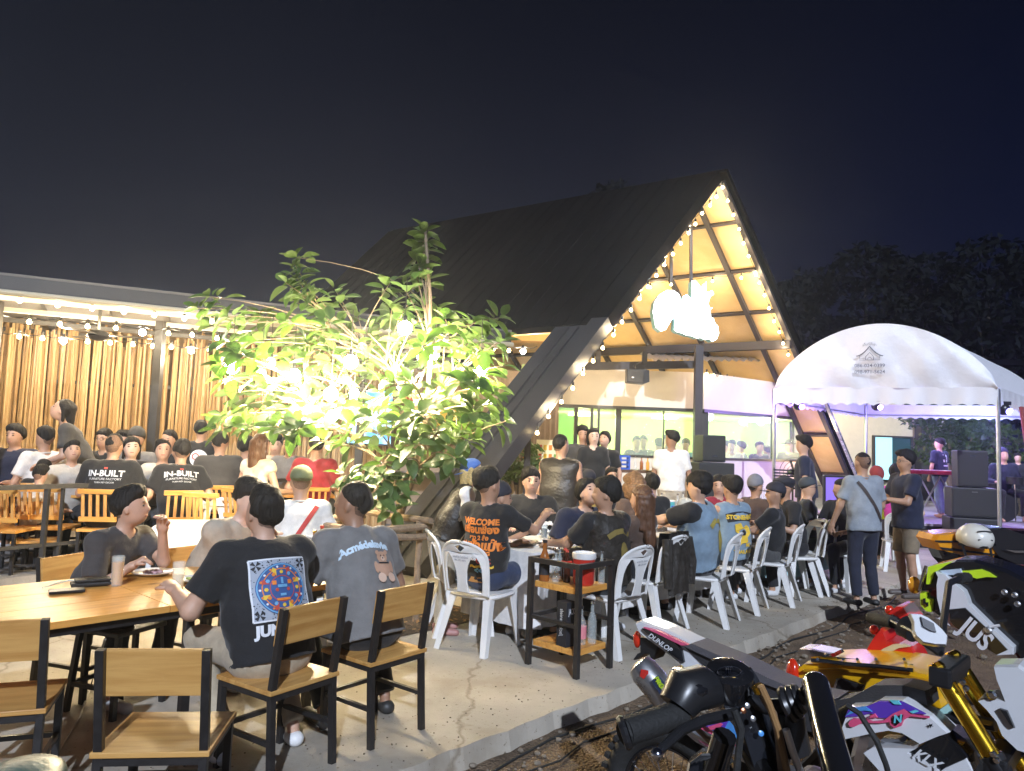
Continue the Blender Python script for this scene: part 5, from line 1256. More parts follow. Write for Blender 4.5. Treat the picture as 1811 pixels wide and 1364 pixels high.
# ------------------------------------------------------------------ chairs and tables
def steel_chair():
    """steel tube chair with a board seat and a board back; local +Y is the way the sitter faces"""
    r_ = empty('chair', (0, 0, 0), 0, 'wooden chair on black steel legs', 'chair', 'steel frame chairs with pine boards')
    for x in (-.19, .19):
        MB().bar((x, -.215, 0), (x, -.185, .44), .032, bev=.003).bar((x, -.185, .43), (x, -.242, .835), .032, bev=.003).build('leg', BLACKM, r_)
        MB().bar((x, .19, 0), (x, .19, .425), .032, bev=.003).build('leg', BLACKM, r_)
        MB().bar((x, -.19, .20), (x, .19, .20), .022).build('stretcher', BLACKM, r_)
    MB().bar((-.19, .19, .20), (.19, .19, .20), .022).build('stretcher', BLACKM, r_)
    MB().bar((-.19, -.19, .41), (.19, -.19, .41), .026).bar((-.19, .19, .41), (.19, .19, .41), .026).bar((-.19, -.19, .41), (-.19, .19, .41), .026).bar((.19, -.19, .41), (.19, .19, .41), .026).build('seat_frame', BLACKM, r_)
    MB().box((0, .0, .439), (.43, .42, .022), bev=.004).build('seat', PINEP, r_)
    rot = Matrix.Rotation(R(8), 3, 'X')
    MB().box((0, -.208, .742), (.40, .018, .18), rot, bev=.004).build('backrest', PINEP, r_)
    return r_
def slat_chair():
    r_ = empty('chair', (0, 0, 0), 0, 'pine slatted chair', 'chair', 'slatted pine chairs on the terrace')
    rot = Matrix.Rotation(R(9), 3, 'X')
    MB().box((0, -.235, .86), (.40, .03, .05), rot, bev=.004).build('top_rail', PINE, r_); MB().box((0, -.185, .56), (.38, .025, .05), rot).build('lower_rail', PINE, r_)
    for k in range(5): MB().box((-.15+k*.075, -.208, .70), (.030, .016, .26), rot).build('slat', PINEV, r_)
    MB().box((0, 0, .44), (.40, .42, .03), bev=.004).build('seat', PINE, r_)
    for x in (-.18, .18):
        for y in (-.19, .19): MB().bar((x, y, 0), (x, y, .425), .03).build('leg', BLACKM, r_)
    MB().bar((-.2, -.19, .2), (.2, -.19, .2), .025).build('stretcher', BLACKM, r_)
    return r_
def plastic_chair():
    r_ = empty('chair', (0, 0, 0), 0, 'white plastic chair', 'chair', 'white plastic chairs round the cloth tables')
    # back sheet: arch outline with two tall openings and a small diamond
    W_ = .215; out_ = []
    H0, H1 = .43, .87
    for a in np.linspace(0, math.pi, 19): out_.append((W_*1.02*math.cos(a), H1-.15+.15*math.sin(a)**.85))
    out_ = [(.205, H0+.02), (.212, .55), (.218, .65)]+out_+[(-.218, .65), (-.212, .55), (-.205, H0+.02)]
    def hole(s):
        pts = [(.055, .47), (.165, .47), (.178, .56), (.178, .66), (.165, .72), (.14, .765), (.115, .775), (.085, .74), (.06, .69), (.045, .63), (.040, .55)]
        return [(s*x, y) for x, y in pts][::(1 if s > 0 else -1)]
    dm = [(0, .785), (.05, .825), (0, .845), (-.05, .825)]
    def bk(u, v, w): return (u*(1-.06*(v-.43)), -.20-.20*(v-.43)-.06*(1-(u/.22)**2)+w, v)
    MB().plate(out_, [hole(1), hole(-1), dm], bk, .012).build('backrest', WHITEP, r_, smooth=True)
    rim = [bk(u*1.0, v, 0) for u, v in out_]; MB().tube(rim, .013, 6).build('rim', WHITEP, r_, smooth=True)
    for s in (1, -1): h_ = hole(s); MB().tube([bk(u, v, 0) for u, v in h_+[h_[0]]], .008, 5, False).build('rim', WHITEP, r_, smooth=True)
    sp = []; n = 24
    for i in range(n): a = 2*math.pi*i/n; c_, s_ = math.cos(a), math.sin(a); sp.append((.215*math.copysign(abs(c_)**.5, c_), .02+.215*math.copysign(abs(s_)**.5, s_)))
    MB().plate(sp, [], lambda u, v, w: (u, v, .435-.12*max(0, v-.16)**1-.015*(1-(u/.2)**2)*(1-(v/.22)**2)+w), .014).build('seat', WHITEP, r_, smooth=True)
    mb = MB(); mb.tube([(x, y, .425) for x, y in sp+[sp[0]]], .014, 5, False); mb.build('rim', WHITEP, r_, smooth=True)
    for x in (-1, 1):
        for y in (-1, 1):
            a = Vector((x*.185, y*.17+.01, .43)); b = Vector((x*.235, y*.225-(.06 if y < 0 else -.0), 0)); L = MB()
            d = (b-a); n_ = 5
            for k in range(n_):
                t = k/(n_-1); p = a+d*t; w_ = .055-.018*t
                L.v += [(p.x+x*.012, p.y+y*.012, p.z), (p.x-x*w_, p.y+y*.012, p.z), (p.x-x*w_, p.y+y*.004, p.z), (p.x+x*.003, p.y+y*.003, p.z), (p.x+x*.003, p.y-y*w_, p.z), (p.x+x*.012, p.y-y*w_, p.z)]
            for k in range(n_-1):
                for j in range(6): L.f.append((k*6+j, k*6+(j+1) % 6, k*6+6+(j+1) % 6, k*6+6+j))
            L.f.append(tuple(range(6))); L.f.append(tuple((n_-1)*6+j for j in range(6)))
            L.build('leg', WHITEP, r_)
    vs, fs = text_shape('นางลำไย โชติรัตน์', .022); mb = MB(); mb.add([bk(v[0], .778+v[1]-.03, -.009) for v in vs], fs)
    vs, fs = text_shape('081-592-4471', .020); mb.add([bk(v[0], .722+v[1], -.009) for v in vs], fs); mb.build('stamp', INK, r_, bm_fix=False)
    return r_
STEEL = steel_chair(); SLAT = slat_chair(); PLAS = plastic_chair()
G1, G2, G3 = 'steel frame chairs with pine boards', 'slatted pine chairs on the terrace', 'white plastic chairs'
phi2 = facing(E2); phi1 = facing(E1)
def chair_foot(proto, px, py, phi, foot, label, group, z=0):
    """stand a chair so that its given foot meets the photo's"""
    p = on_z(px, py, z); off = Matrix.Rotation(phi, 3, 'Z') @ Vector(foot); return place(proto, (p.x-off.x, p.y-off.y, z), phi, label, group)
def chair_at(proto, info, label, group, dphi=0, back=.0):
    loc = info['loc']; phi = R(info['phi']+dphi); f = Vector((-math.sin(phi), math.cos(phi), 0))
    return place(proto, (loc.x-f.x*back, loc.y-f.y*back, info['floor']), phi, label, group)

# ------------------------------------------------------------------ people at the near wooden table
def pz(i, p): return i['root'].matrix_basis @ Vector(p)
def foot_spot(px, py, phi, foot):
    p = on_z(px, py, 0); off = Matrix.Rotation(R(phi), 3, 'Z') @ Vector(foot); return (p.x-off.x, p.y-off.y)
FR_ = (.19, -.215, 0)
c3 = foot_spot(587, 1350, 56, FR_); c4 = foot_spot(745, 1290, 52, FR_)
place(STEEL, (c3[0], c3[1], 0), R(56), 'pine board chair carrying the calendar print tee diner', G1)
place(STEEL, (c4[0], c4[1], 0), R(52), 'pine board chair under the grey teddy tee diner', G1)
P3 = person(462, 884, 4.02, 42, 'person in black tee with colourful calendar disc on the back', at=(c3[0]-.06, c3[1]+.05), scale=1.03, hp=-14, hy=18, fat=1.25, top='black', bot='khaki', shoe=(.75, .75, .75), skin='a', RH=(.17, .36, 1.0), LH=(-.36, .40, .80), hair='short', feet=.1, h=.0105, hemlow=.03)
P4 = person(618, 868, 4.55, 38, 'person in grey tee printed with a small teddy bear', at=(c4[0]-.05, c4[1]+.05), scale=1.05, hp=-8, hy=42, fat=1.12, top=cloth('grey_tee', (.17, .165, .16)), bot='black', shoe=(.03, .03, .03), skin='c', RH=(.20, .40, .76), LH=(-.30, .40, .78), hair='buzz', feet=.12, h=.0105, hemlow=.04)
P1 = person(228, 864, 4.72, -108, 'person in dark tee drinking from a glass at the wooden table', lean='auto', scale=1.0, hp=-8, hy=24, top=cloth('char2', (.055, .05, .048)), bot='black', skin='a', RH=(.10, .40, .82), LH=(-.02, .50, 1.05), hair='thick', face=True, h=.011, curl=1.3)
P2 = person(446, 851, 5.15, -118, 'person in beige tee eating, half hidden behind the black tee', lean='auto', scale=1.06, hp=10, hy=-14, top='tan', bot='khaki', skin='p', RH=(-.06, .42, .86), LH=(.05, .46, .92), hair='thick', fat=1.15, face=True, h=.012)
P5 = person(534, 826, 6.35, 18, 'person in white tee with green cap and red cross strap', lean='auto', scale=1.05, hp=5, top='white', bot='jean2', skin='b', cap=('back', (.13, .15, .07)), band=((.40, .03, .03), 1), hair='short', h=.013)
place(STEEL, (-1.335, 3.07, 0), R(7), 'empty pine board chair standing squarest to the camera, before the table', G1)
place(STEEL, (-2.22, 3.38, 0), R(20), 'empty pine board chair cut by the photo edge', G1)
chair_at(STEEL, P1, 'pine board chair behind the drinking diner', G1)
chair_at(STEEL, P2, 'pine board chair behind the beige tee diner', G1)
chair_foot(STEEL, 22, 1024, R(-150), (.19, -.215, 0), 'empty pine board chair standing alone before the railing', G1)
o = on_z(545, 1150, 0); place(STEEL, (o.x-.1, o.y+.3, 0), R(-140), 'empty pine board chair between the two seated backs', G1)
chair_at(PLAS, P5, 'white plastic chair under the red strap diner', G3)
# near table
N1, N2, Fb = on_z(60, 1105, .75), on_z(598, 1030, .75), on_z(237, 1012, .75)
td = (N2-N1).normalized(); tn = Vector((-td.y, td.x, 0)); tw = (Fb-N1).dot(tn)
tab = empty('table', (N1.x, N1.y, 0), math.atan2(td.y, td.x), 'long varnished pine table on black steel legs with drinks', 'table')
TL_ = (N2-N1).length+.0
joint = .62
for k in range(3):
    w_ = tw/3; 
    for a_, b_ in ((-1.5, joint-.002), (joint+.002, TL_)):
        MB().box(((a_+b_)/2, (k+.5)*w_, .732), (b_-a_, w_-.0025, .034), bev=.002).build('plank', PINE, tab)
for x_ in (-1.0, joint+.15, TL_-.12):
    for y_ in (.10, tw-.10): MB().bar((x_, y_, 0), (x_, y_, .712), .045).build('leg', BLACKM, tab)
    MB().bar((x_, .1, .69), (x_, tw-.1, .69), .04).build('apron', BLACKM, tab)
for y_ in (.06, tw-.06): MB().bar((-1.4, y_, .690), (TL_-.08, y_, .690), .04).build('apron', BLACKM, tab)
stl = on_z(178, 1262, 0); s_ = empty('stool', (stl.x+.02, stl.y+.12, 0), R(-20), 'low black metal stool standing under the pine table edge', 'stool')
MB().box((0, 0, .47), (.36, .36, .03), bev=.01).build('seat', BLACKM, s_)
for x_ in (-1, 1):
    for y_ in (-1, 1): MB().bar((x_*.15, y_*.15, .46), (x_*.18, y_*.18, 0), .03).build('leg', BLACKM, s_)
for a_, b_ in (((-.17, -.17), (.17, -.17)), ((.17, -.17), (.17, .17)), ((.17, .17), (-.17, .17)), ((-.17, .17), (-.17, -.17))): MB().bar((*a_, .16), (*b_, .16), .024).build('stretcher', BLACKM, s_)
# things on the table
BEER = mat('beer', (.80, .40, .05), .05, alpha=.75)
WATER = mat('pale_drink', (.85, .78, .55), .05, alpha=.5)
COLA = mat('cola', (.05, .015, .008), .1)
def glass(px, py, z, label, fill=None, r=.035, h=.15, lvl=.8, group=None, d=None):
    p = on_z(px, py, z); g_ = empty('glass', p, 0, label, 'glass', group)
    MB().lathe((0, 0, 0), [(r*.85, 0), (r, h), (r-.003, h), (r*.85-.003, .008)], 14).build('tumbler', GLASS, g_, smooth=True)
    if fill: MB().lathe((0, 0, 0), [(r*.85-.005, .010), (r*.85+.15*r*lvl-.005, h*lvl)], 14).build('drink', fill, g_, smooth=True)
    return g_
def bottle(px, py, z, label, m, h=.24, r=.03, cap=None, fill=None, lab=None, group=None, pos=None):
    p = on_z(px, py, z) if pos is None else pos; b_ = empty('bottle', p, 0, label, 'bottle', group)
    MB().lathe((0, 0, 0), [(r*.95, 0), (r, .01), (r, h*.55), (r*.8, h*.64), (r*.42, h*.76), (r*.36, h*.97), (r*.42, h), (.001, h)], 12).build('body', m, b_, smooth=True)
    if cap: MB().lathe((0, 0, 0), [(r*.46, h*.95), (r*.46, h+.006)], 8).build('cap', cap, b_)
    if lab: MB().lathe((0, 0, 0), [(r+.001, h*.16), (r+.001, h*.48)], 14).build('label', lab, b_, smooth=True)
    return b_
glass(206, 1036, .75, 'tall tumbler of amber beer by the drinking man', BEER, .036, .17)
glass(314, 1046, .75, 'tall tumbler of pale iced drink near the black tee elbow', WATER, .036, .165, .55)
AMB = mat('amber_glass', (.30, .10, .02), .08, spec=.6, coat=.5); PAPER = mat('label_cream', (.55, .42, .30), .6)
bottle(553, 1012, .75, 'front brown beer bottle beside the grey tee elbow', AMB, .27, .032, mat('cap_gold', (.6, .4, .1), .3, 1), lab=PAPER)
bottle(566, 999, .75, 'rear brown beer bottle just behind the front one', AMB, .27, .032, mat('cap_red', (.5, .05, .03), .4), lab=PAPER)
pl = on_z(270, 1016, .752); pt = empty('plate', pl, .3, 'oval white plate of food before the drinking man', 'plate')
MB().lathe((0, 0, 0), [(.05, .004), (.09, .008), (.125, .022), (.128, .020), (.09, .002), (.05, 0)], 24).build('dish', mat('ceramic', (.7, .67, .66), .2), pt, smooth=True)
mb = MB(); 
for k in range(14): a = k*2.4; mb.ball((.05*math.cos(a)*math.sqrt(k/14), .05*math.sin(a)*math.sqrt(k/14), .018), .016, 6, 4, (1, 1, .6))
mb.build('food', mat('food', (.45, .28, .30), .5, var=.5, vs=40), pt, smooth=2)
pl = on_z(345, 1028, .752); pt = empty('plate', pl, .3, 'round plate of greens under the black tee forearm', 'plate')
MB().lathe((0, 0, 0), [(.05, .004), (.09, .008), (.115, .020), (.118, .018), (.09, .002), (.05, 0)], 24).build('dish', mat('ceramic', (.7, .67, .66), .2), pt, smooth=True)
mb = MB(); 
for k in range(12): a = k*2.4; mb.ball((.05*math.cos(a)*math.sqrt(k/12), .05*math.sin(a)*math.sqrt(k/12), .016), .016, 6, 4, (1, 1, .5))
mb.build('food', mat('food_green', (.35, .42, .10), .5, var=.5, vs=40), pt, smooth=2)
p = on_z(118, 1047, .755); tag(MB().box((p.x, p.y, .762), (.17, .09, .014), Matrix.Rotation(.6, 3, 'Z'), bev=.004).build('phone', BLKP), 'flat black phone lying at the table edge', 'phone')
p = on_z(160, 1035, .755); w_ = empty('wallet', (p.x, p.y, .752), .6, 'thick black folded wallet behind the phone', 'wallet')
MB().box((0, 0, .014), (.20, .10, .022), bev=.008).build('lower_flap', mat('leather_black', (.02, .018, .017), .5, bump=.3), w_); MB().box((.01, .005, .034), (.18, .095, .014), bev=.006).build('upper_flap', mat('leather_black', (.02, .018, .017), .5), w_)
cb = MB(); q = [on_z(a, b, .762) for a, b in ((75, 1040), (95, 1033), (120, 1027), (150, 1026), (175, 1028))]; cb.tube(q, .004, 5); tag(cb.build('charger_cable', mat('white_cable', (.7, .7, .66), .5)), 'thin white cable looping over the wallet', 'cable')
cb = MB(); q = [on_z(186, 1130, .6), on_z(170, 1180, .2), on_z(160, 1215, .02), on_z(140, 1270, .01), on_z(115, 1310, .01), on_z(90, 1350, .01)]; cb.tube(q, .006, 6); tag(cb.build('power_cable', mat('grey_cable', (.45, .43, .38), .6)), 'pale cable hanging under the table and trailing on the slab', 'cable')
# prints on the two backs
wv = flat_m('white', (.72, .74, .78)); bl = flat_m('blue', (.04, .10, .28)); rdm = flat_m('red', (.50, .07, .05)); orm = flat_m('orange', (.75, .22, .03)); ylm = flat_m('yellow', (.75, .50, .05)); cy = flat_m('sky', (.15, .38, .62)); bkm = flat_m('black', (.015, .015, .02)); gym = flat_m('silver', (.36, .40, .47))
v0 = .265; S_ = .285
decal(P3, rect_shape(S_, S_*1.03, 14), gym, 'print', 0, v0, off=.004)
fr_ = merge_shapes([rect_shape(S_, .008, 14, 0, S_*.515), rect_shape(S_, .008, 14, 0, -S_*.515), rect_shape(.008, S_*1.03, 14, S_*.5, 0), rect_shape(.008, S_*1.03, 14, -S_*.5, 0)]); decal(P3, fr_, wv, 'print', 0, v0, off=.006)
spk = []; rr = random.Random(2)
for k in range(230): x = rr.uniform(-S_/2, S_/2); y = rr.uniform(-S_/2, S_/2); s_ = rr.uniform(.002, .005); spk.append(([(x-s_, y, 0), (x, y-s_, 0), (x+s_, y, 0), (x, y+s_, 0)], [(0, 1, 2, 3)]))
decal(P3, merge_shapes(spk), bkm, 'print', 0, v0, off=.006)
cor = []
for sx in (-1, 1):
    for sy in (-1, 1):
        for a in range(4): a_ = a*math.pi/2+.78; cx, cyy = sx*.115, sy*.118; p1 = (cx+.006*math.cos(a_), cyy+.006*math.sin(a_)); cor.append(([(cx, cyy, 0), (cx+.026*math.cos(a_-.4), cyy+.026*math.sin(a_-.4), 0), (cx+.026*math.cos(a_+.4), cyy+.026*math.sin(a_+.4), 0)], [(0, 1, 2)]))
decal(P3, merge_shapes(cor), bkm, 'print', 0, v0, off=.007)
decal(P3, disc_shape(.0, .125), bl, 'print', 0, v0, off=.009); decal(P3, disc_shape(.116, .122), cy, 'print', 0, v0, off=.011); decal(P3, disc_shape(.094, .099), orm, 'print', 0, v0, off=.011); decal(P3, disc_shape(.060, .064), rdm, 'print', 0, v0, off=.011)
rays = []
for k in range(8): a = k*math.pi/4+.39; rays.append(([(.10*math.cos(a-.12), .10*math.sin(a-.12), 0), (.066*math.cos(a), .066*math.sin(a), 0), (.10*math.cos(a+.12), .10*math.sin(a+.12), 0), (.112*math.cos(a), .112*math.sin(a), 0)], [(0, 1, 2, 3)]))
decal(P3, merge_shapes(rays[::2]), ylm, 'print', 0, v0, off=.012); decal(P3, merge_shapes(rays[1::2]), rdm, 'print', 0, v0, off=.012)
dots = [disc_shape(0, .006, 6, .107*math.cos(k*.349), .107*math.sin(k*.349)) for k in range(18)]; decal(P3, merge_shapes(dots[::2]), orm, 'print', 0, v0, off=.013); decal(P3, merge_shapes(dots[1::2]), wv, 'print', 0, v0, off=.013)
dots = [disc_shape(0, .010, 6, .080*math.cos(k*.524), .080*math.sin(k*.524)) for k in range(12)]; decal(P3, merge_shapes(dots[::3]), ylm, 'print', 0, v0, off=.013); decal(P3, merge_shapes(dots[1::3]), orm, 'print', 0, v0, off=.013); decal(P3, merge_shapes(dots[2::3]), cy, 'print', 0, v0, off=.013)
decal(P3, merge_shapes([rect_shape(.05, .014, 3, 0, .012), rect_shape(.03, .012, 3, 0, -.03), rect_shape(.012, .03, 2, .0, .038)]), cy, 'print', 0, v0, off=.013); decal(P3, merge_shapes([disc_shape(0, .009, 8, -.03, -.005), disc_shape(0, .009, 8, .03, -.005)]), rdm, 'print', 0, v0, off=.013); decal(P3, merge_shapes([rect_shape(.07, .012, 4, 0, -.052), rect_shape(.02, .02, 2, -.04, .03), rect_shape(.02, .02, 2, .04, .03)]), orm, 'print', 0, v0, off=.013)
decal(P3, text_shape('MALAYSIA', .020, bold=.0008), wv, 'lettering', .02, .100, off=.007)
decal(P3, text_shape('JUN', .068, bold=.004), wv, 'lettering', -.075, .072, off=.007); decal(P3, text_shape('KTCH', .055, bold=.001), flat_m('brown', (.42, .24, .14)), 'lettering', .075, .074, off=.007)
tx = text_shape('Acmédelavie', .060, bold=.003, spacing=.95); tx = ([(v[0], v[1]+.07-.9*v[0]**2*1.6, 0) for v in tx[0]], tx[1]); decal(P4, tx, flat_m('icy', (.55, .68, .78)), 'lettering', -.01, .34, rot=.10)
br = flat_m('bear', (.50, .30, .20)); brl = flat_m('bear_light', (.68, .48, .36))
bear = [disc_shape(0, .036, 16, 0, .052, sx=1, sy=.9), disc_shape(0, .013, 10, -.030, .078), disc_shape(0, .013, 10, .030, .078), disc_shape(0, .044, 16, 0, -.012, sx=1, sy=1.1), disc_shape(0, .018, 10, -.052, -.005, sx=.8, sy=1.9), disc_shape(0, .018, 10, .052, -.005, sx=.8, sy=1.9)]
for k, b_ in enumerate(bear): decal(P4, b_, br, 'print', .075, .285, off=.007+.0008*k)
decal(P4, merge_shapes([disc_shape(0, .027, 12, -.034, -.065), disc_shape(0, .027, 12, .034, -.065), disc_shape(0, .014, 10, 0, .042)]), brl, 'print', .075, .285, off=.014)
decal(P4, merge_shapes([disc_shape(0, .004, 6, -.012, .060), disc_shape(0, .004, 6, .012, .060), disc_shape(0, .005, 6, 0, .045)]), bkm, 'print', .075, .285, off=.016); decal(P4, rect_shape(.07, .008, 5, 0, .018), bkm, 'print', .075, .285, off=.015)

# ------------------------------------------------------------------ second table with bottles behind the diners
def trolley(px, py, phi, label, w=.62, dp=.42, h=.80, z=0, shelves=(.16, .58), top=True, pos=None):
    """px, py: foot of the nearest leg; local x runs along E1"""
    p = on_z(px, py, z); t_ = empty('trolley', (p.x, p.y, z), phi, label, 'trolley')
    for x_ in (0, w):
        for y_ in (0, dp): MB().bar((x_, y_, 0), (x_, y_, h), .038, bev=.003).build('leg', BLACKM, t_)
    for z_ in (h-.019,):
        MB().bar((0, 0, z_), (w, 0, z_), .036).bar((0, dp, z_), (w, dp, z_), .036).bar((0, 0, z_), (0, dp, z_), .036).bar((w, 0, z_), (w, dp, z_), .036).build('top_frame', BLACKM, t_)
    MB().bar((0, 0, .36), (0, dp, .36), .028).build('side_bar', BLACKM, t_); MB().bar((w, 0, .36), (w, dp, .36), .028).build('side_bar', BLACKM, t_); MB().bar((0, dp, .36), (w, dp, .36), .028).build('side_bar', BLACKM, t_)
    for z_ in shelves:
        for k in range(3): MB().box((w/2, .022+(dp-.044)*(k+.5)/3, z_), (w-.042 if k in (0, 2) else w-.042, (dp-.044)/3-.003, .045), bev=.003).build('board', PINE, t_)
    return t_
t1 = trolley(1019, 1201, math.atan2(E1.y, E1.x), 'black steel drinks trolley with two pine shelves before the cloth table', w=.40, dp=.46, h=.80, shelves=(.165, .60))
def tpos(x, y, z): return t1.matrix_basis @ Vector((x, y, z))
CLR = GLASS; SH = .623
bottle(0, 0, 0, 'whisky bottle with dark cap at the back corner of the trolley shelf', AMB, .30, .04, BLKP, lab=bkm, pos=tpos(.06, .38, SH), )
for k, (x_, y_, lb, m_, cp) in enumerate([(.10, .30, 'clear soda bottle standing beside the whisky', CLR, CHROME), (.15, .36, 'clear soda bottle at the rear rail of the trolley', CLR, CHROME), (.16, .24, 'dark cola bottle in the middle of the trolley shelf', COLA, rdm), (.22, .31, 'dark cola bottle behind the red ice bucket', COLA, rdm), (.24, .38, 'tall clear bottle furthest back on the trolley', CLR, CHROME), (.33, .13, 'clear bottle to the near side of the trolley end', CLR, CHROME), (.34, .05, 'clear water bottle at the open end of the trolley', CLR, CHROME)]):
    bottle(0, 0, 0, lb, m_, .235, .027, cp, pos=tpos(x_, y_, SH))
ib = empty('ice_bucket', tpos(.20, .11, SH), 0, 'red ice bucket with white lid on the trolley', 'bucket')
MB().lathe((0, 0, 0), [(.070, 0), (.080, .02), (.082, .17), (.085, .19)], 22).build('body', mat('bucket_red', (.50, .03, .02), .3, coat=.3), ib, smooth=True); MB().lathe((0, 0, 0), [(.088, .19), (.092, .20), (.090, .232), (.080, .236), (.076, .222), (.001, .220)], 22).build('lid', WHITEP, ib, smooth=True)
MB().tube([(-.09, 0, .16), (-.13, .01, .15), (-.17, .02, .155)], .012, 6).build('handle', mat('bucket_red', (.5, .03, .02), .3), ib)
wb = empty('whisky_box', tpos(.07, .16, .188), math.atan2(E1.y, E1.x)-.1, 'black whisky carton with white script on the low shelf', 'box'); MB().box((0, 0, .16), (.10, .10, .32), bev=.002).build('carton', bkm, wb)
vs, fs = text_shape('Jack Daniels', .05, shear=.3); mb = MB(); mb.add([(-.052, -v[1], .17+v[0]*.8) for v in vs], fs); mb.add([(v[0]*.35, -.052, .25+v[1]*.8) for v in text_shape('JACK', .075, bold=.001)[0]], text_shape('JACK', .075, bold=.001)[1]); mb.build('lettering', wv, wb, bm_fix=False)
bottle(0, 0, 0, 'square clear whisky bottle with pink round label on the low shelf', CLR, .27, .045, BLKP, lab=flat_m('pink', (.65, .22, .25)), pos=tpos(.19, .12, .188)); bottle(0, 0, 0, 'narrow clear bottle behind the trolley corner post', CLR, .30, .035, CHROME, pos=tpos(.28, .08, .188))
t2 = trolley(276, 1012, math.atan2(.30, .95), 'small black drinks trolley with pine shelf behind the drinking man', w=.60, dp=.40, h=.74, shelves=(.12, .45))
def t2p(x, y, z): return t2.matrix_basis @ Vector((x, y, z))
MB().box((.3, .2, .728), (.58, .38, .02)).build('board', mat('dark_board', (.05, .04, .035), .4), t2)
for k in range(6): bottle(0, 0, 0, ['clear bottle at the near end of the small trolley', 'clear bottle second on the small trolley', 'clear bottle in the middle of the small trolley', 'clear bottle beside the green tray on the small trolley', 'dark syrup bottle on the small trolley', 'clear bottle at the far end of the small trolley'][k], CLR if k != 4 else COLA, .21, .028, CHROME, pos=t2p(.08+k*.085, .12+.12*(k % 2), .739))
p = t2p(.42, .2, .74); tag(MB().lathe(tuple(p), [(.11, 0), (.14, .05), (.135, .05), (.105, .008)], 18).build('tray', mat('green_plastic', (.03, .28, .16), .35), None, smooth=True), 'round green plastic tray on the small trolley', 'tray')
# ------------------------------------------------------------------ long cloth covered tables
def cloth_table(N, du, dv, L, w, label, z=.75, d=.62, m=None, seed=1):
    """N: near corner on the floor; du along, dv across; the cloth hangs in folds"""
    g_ = random.Random(seed); r_ = empty('table', (N.x, N.y, N.z), 0, label+', folding legs under it', 'table')
    for a in (.1, L/2, L-.1):
        for b in (.1, w-.1): p = du*a+dv*b; MB().tube([(p.x, p.y, 0), (p.x, p.y, z-.03)], .015, 6).build('leg', GALV, r_)
    c = du*(L/2)+dv*(w/2); MB().box((c.x, c.y, z-.02), (L-.02, w-.02, .03), Matrix.Rotation(math.atan2(du.y, du.x), 3, 'Z')).build('tabletop', WHITEP, r_)
    t = empty('tablecloth', (N.x, N.y, N.z), 0, label, 'tablecloth'); mb = MB()
    n = int(L*14); k = int(w*14); per = [(i/n*L, 0) for i in range(n)]+[(L, i/k*w) for i in range(k)]+[(L-i/n*L, w) for i in range(n)]+[(0, w-i/k*w) for i in range(k)]
    q = len(per); rows = 7
    for j in range(rows):
        for i, (a, b) in enumerate(per):
            f = j/(rows-1); out_ = Vector((0, 0, 0))
            ox = (-1 if a <= 0 else 1 if a >= L else 0); oy = (-1 if b <= 0 else 1 if b >= w else 0)
            am = .010+.05*f*abs(math.sin(i*.9+math.sin(i*.31)*2)); p = du*(a+ox*am)+dv*(b+oy*am); zz = z+.004-d*f-(.0 if j else 0)
            mb.v.append((p.x, p.y, zz))
    for j in range(rows-1):
        for i in range(q): mb.f.append((j*q+i, j*q+(i+1) % q, (j+1)*q+(i+1) % q, (j+1)*q+i))
    mb.f.append(tuple(range(q)))
    o = mb.build('cloth', m or cloth('tablecloth', (.72, .70, .68), fold=.25), t, smooth=True); return r_
NT = on_z(942, 979, .75); NT = Vector((NT.x, NT.y, 0))
cloth_table(NT, E1, E2, 3.1, .78, 'white cloth over the near half of the long biker table', seed=1)
cloth_table(NT+E1*3.16, E1, E2, 3.2, .78, 'white cloth over the far half of the long biker table', z=.752, seed=2)
G_ = 'people at the long cloth table'
# near side row with plastic chairs
rows = [((1093, 1168), 44, -1), ((1167, 1125), 46, -1), ((1285, 1113), 60, -1), ((1340, 1089), 60, -1), ((1402, 1075), 60, -1), ((1452, 1056), 62, -1), ((1482, 1043), 64, -1)]
CLAB = ['white plastic chair under the leather vest diner nearest the trolley', 'white plastic chair draped with a black leather jacket', 'white plastic chair of the diner in the pale denim vest', 'white plastic chair of the lettered denim vest diner', 'white plastic chair under the black capped diner leaning back', 'white plastic chair between the capped diner and the standing pair', 'last white plastic chair, gripped by the standing grey shirt']
spots = []
for (px, py), ph, _ in rows:
    i = len(spots); c_ = foot_spot(px, py, ph, (-.235, -.285, 0)) if False else foot_spot(px, py, ph, (-.22, -.27, 0)); spots.append((c_, ph)); place(PLAS, (c_[0], c_[1], 0), R(ph), CLAB[i], G3)
LEATH = mat('leather_vest', (.03, .026, .022), .45, var=.3, vs=16, bump=.5, bs=30)
P11 = person(1078, 857, 6.05, 40, 'person in black tee and leather vest beside the drinks trolley', at=(spots[0][0][0]-.02, spots[0][0][1]+.02), scale=1.04, hy=45, vest=LEATH, bot='black', skin='b', RH=(.2, .42, .78), LH=(-.24, .42, .78), shoe=(.03, .03, .03), fat=1.12, hair='thick')
P12 = person(1141, 874, 6.75, 46, 'person with long straight brown hair in a patterned dark top', at=(spots[1][0][0]-.04, spots[1][0][1]+.02), scale=.98, female=True, hair='long', hc='brown', top='brown', bot='black', skin='a', hy=10)
P13 = person(1243, 854, 7.05, 55, 'person in pale denim vest over black tee reaching to the table', at=(spots[2][0][0]-.06, spots[2][0][1]), scale=1.08, hy=10, vest='denim', bot='black', skin='a', RH=(.25, .40, .80), LH=(-.20, .55, .84), fat=1.25, hair='thick', shoe=(.03, .03, .03))
P14 = person(1314, 845, 7.75, 30, 'person in denim vest lettered across the shoulders with yellow map', at=(spots[3][0][0]-.03, spots[3][0][1]+.05), scale=1.03, hy=0, vest='denim', top='denim', sleeve=0, bot='black', skin='b', fat=1.05)
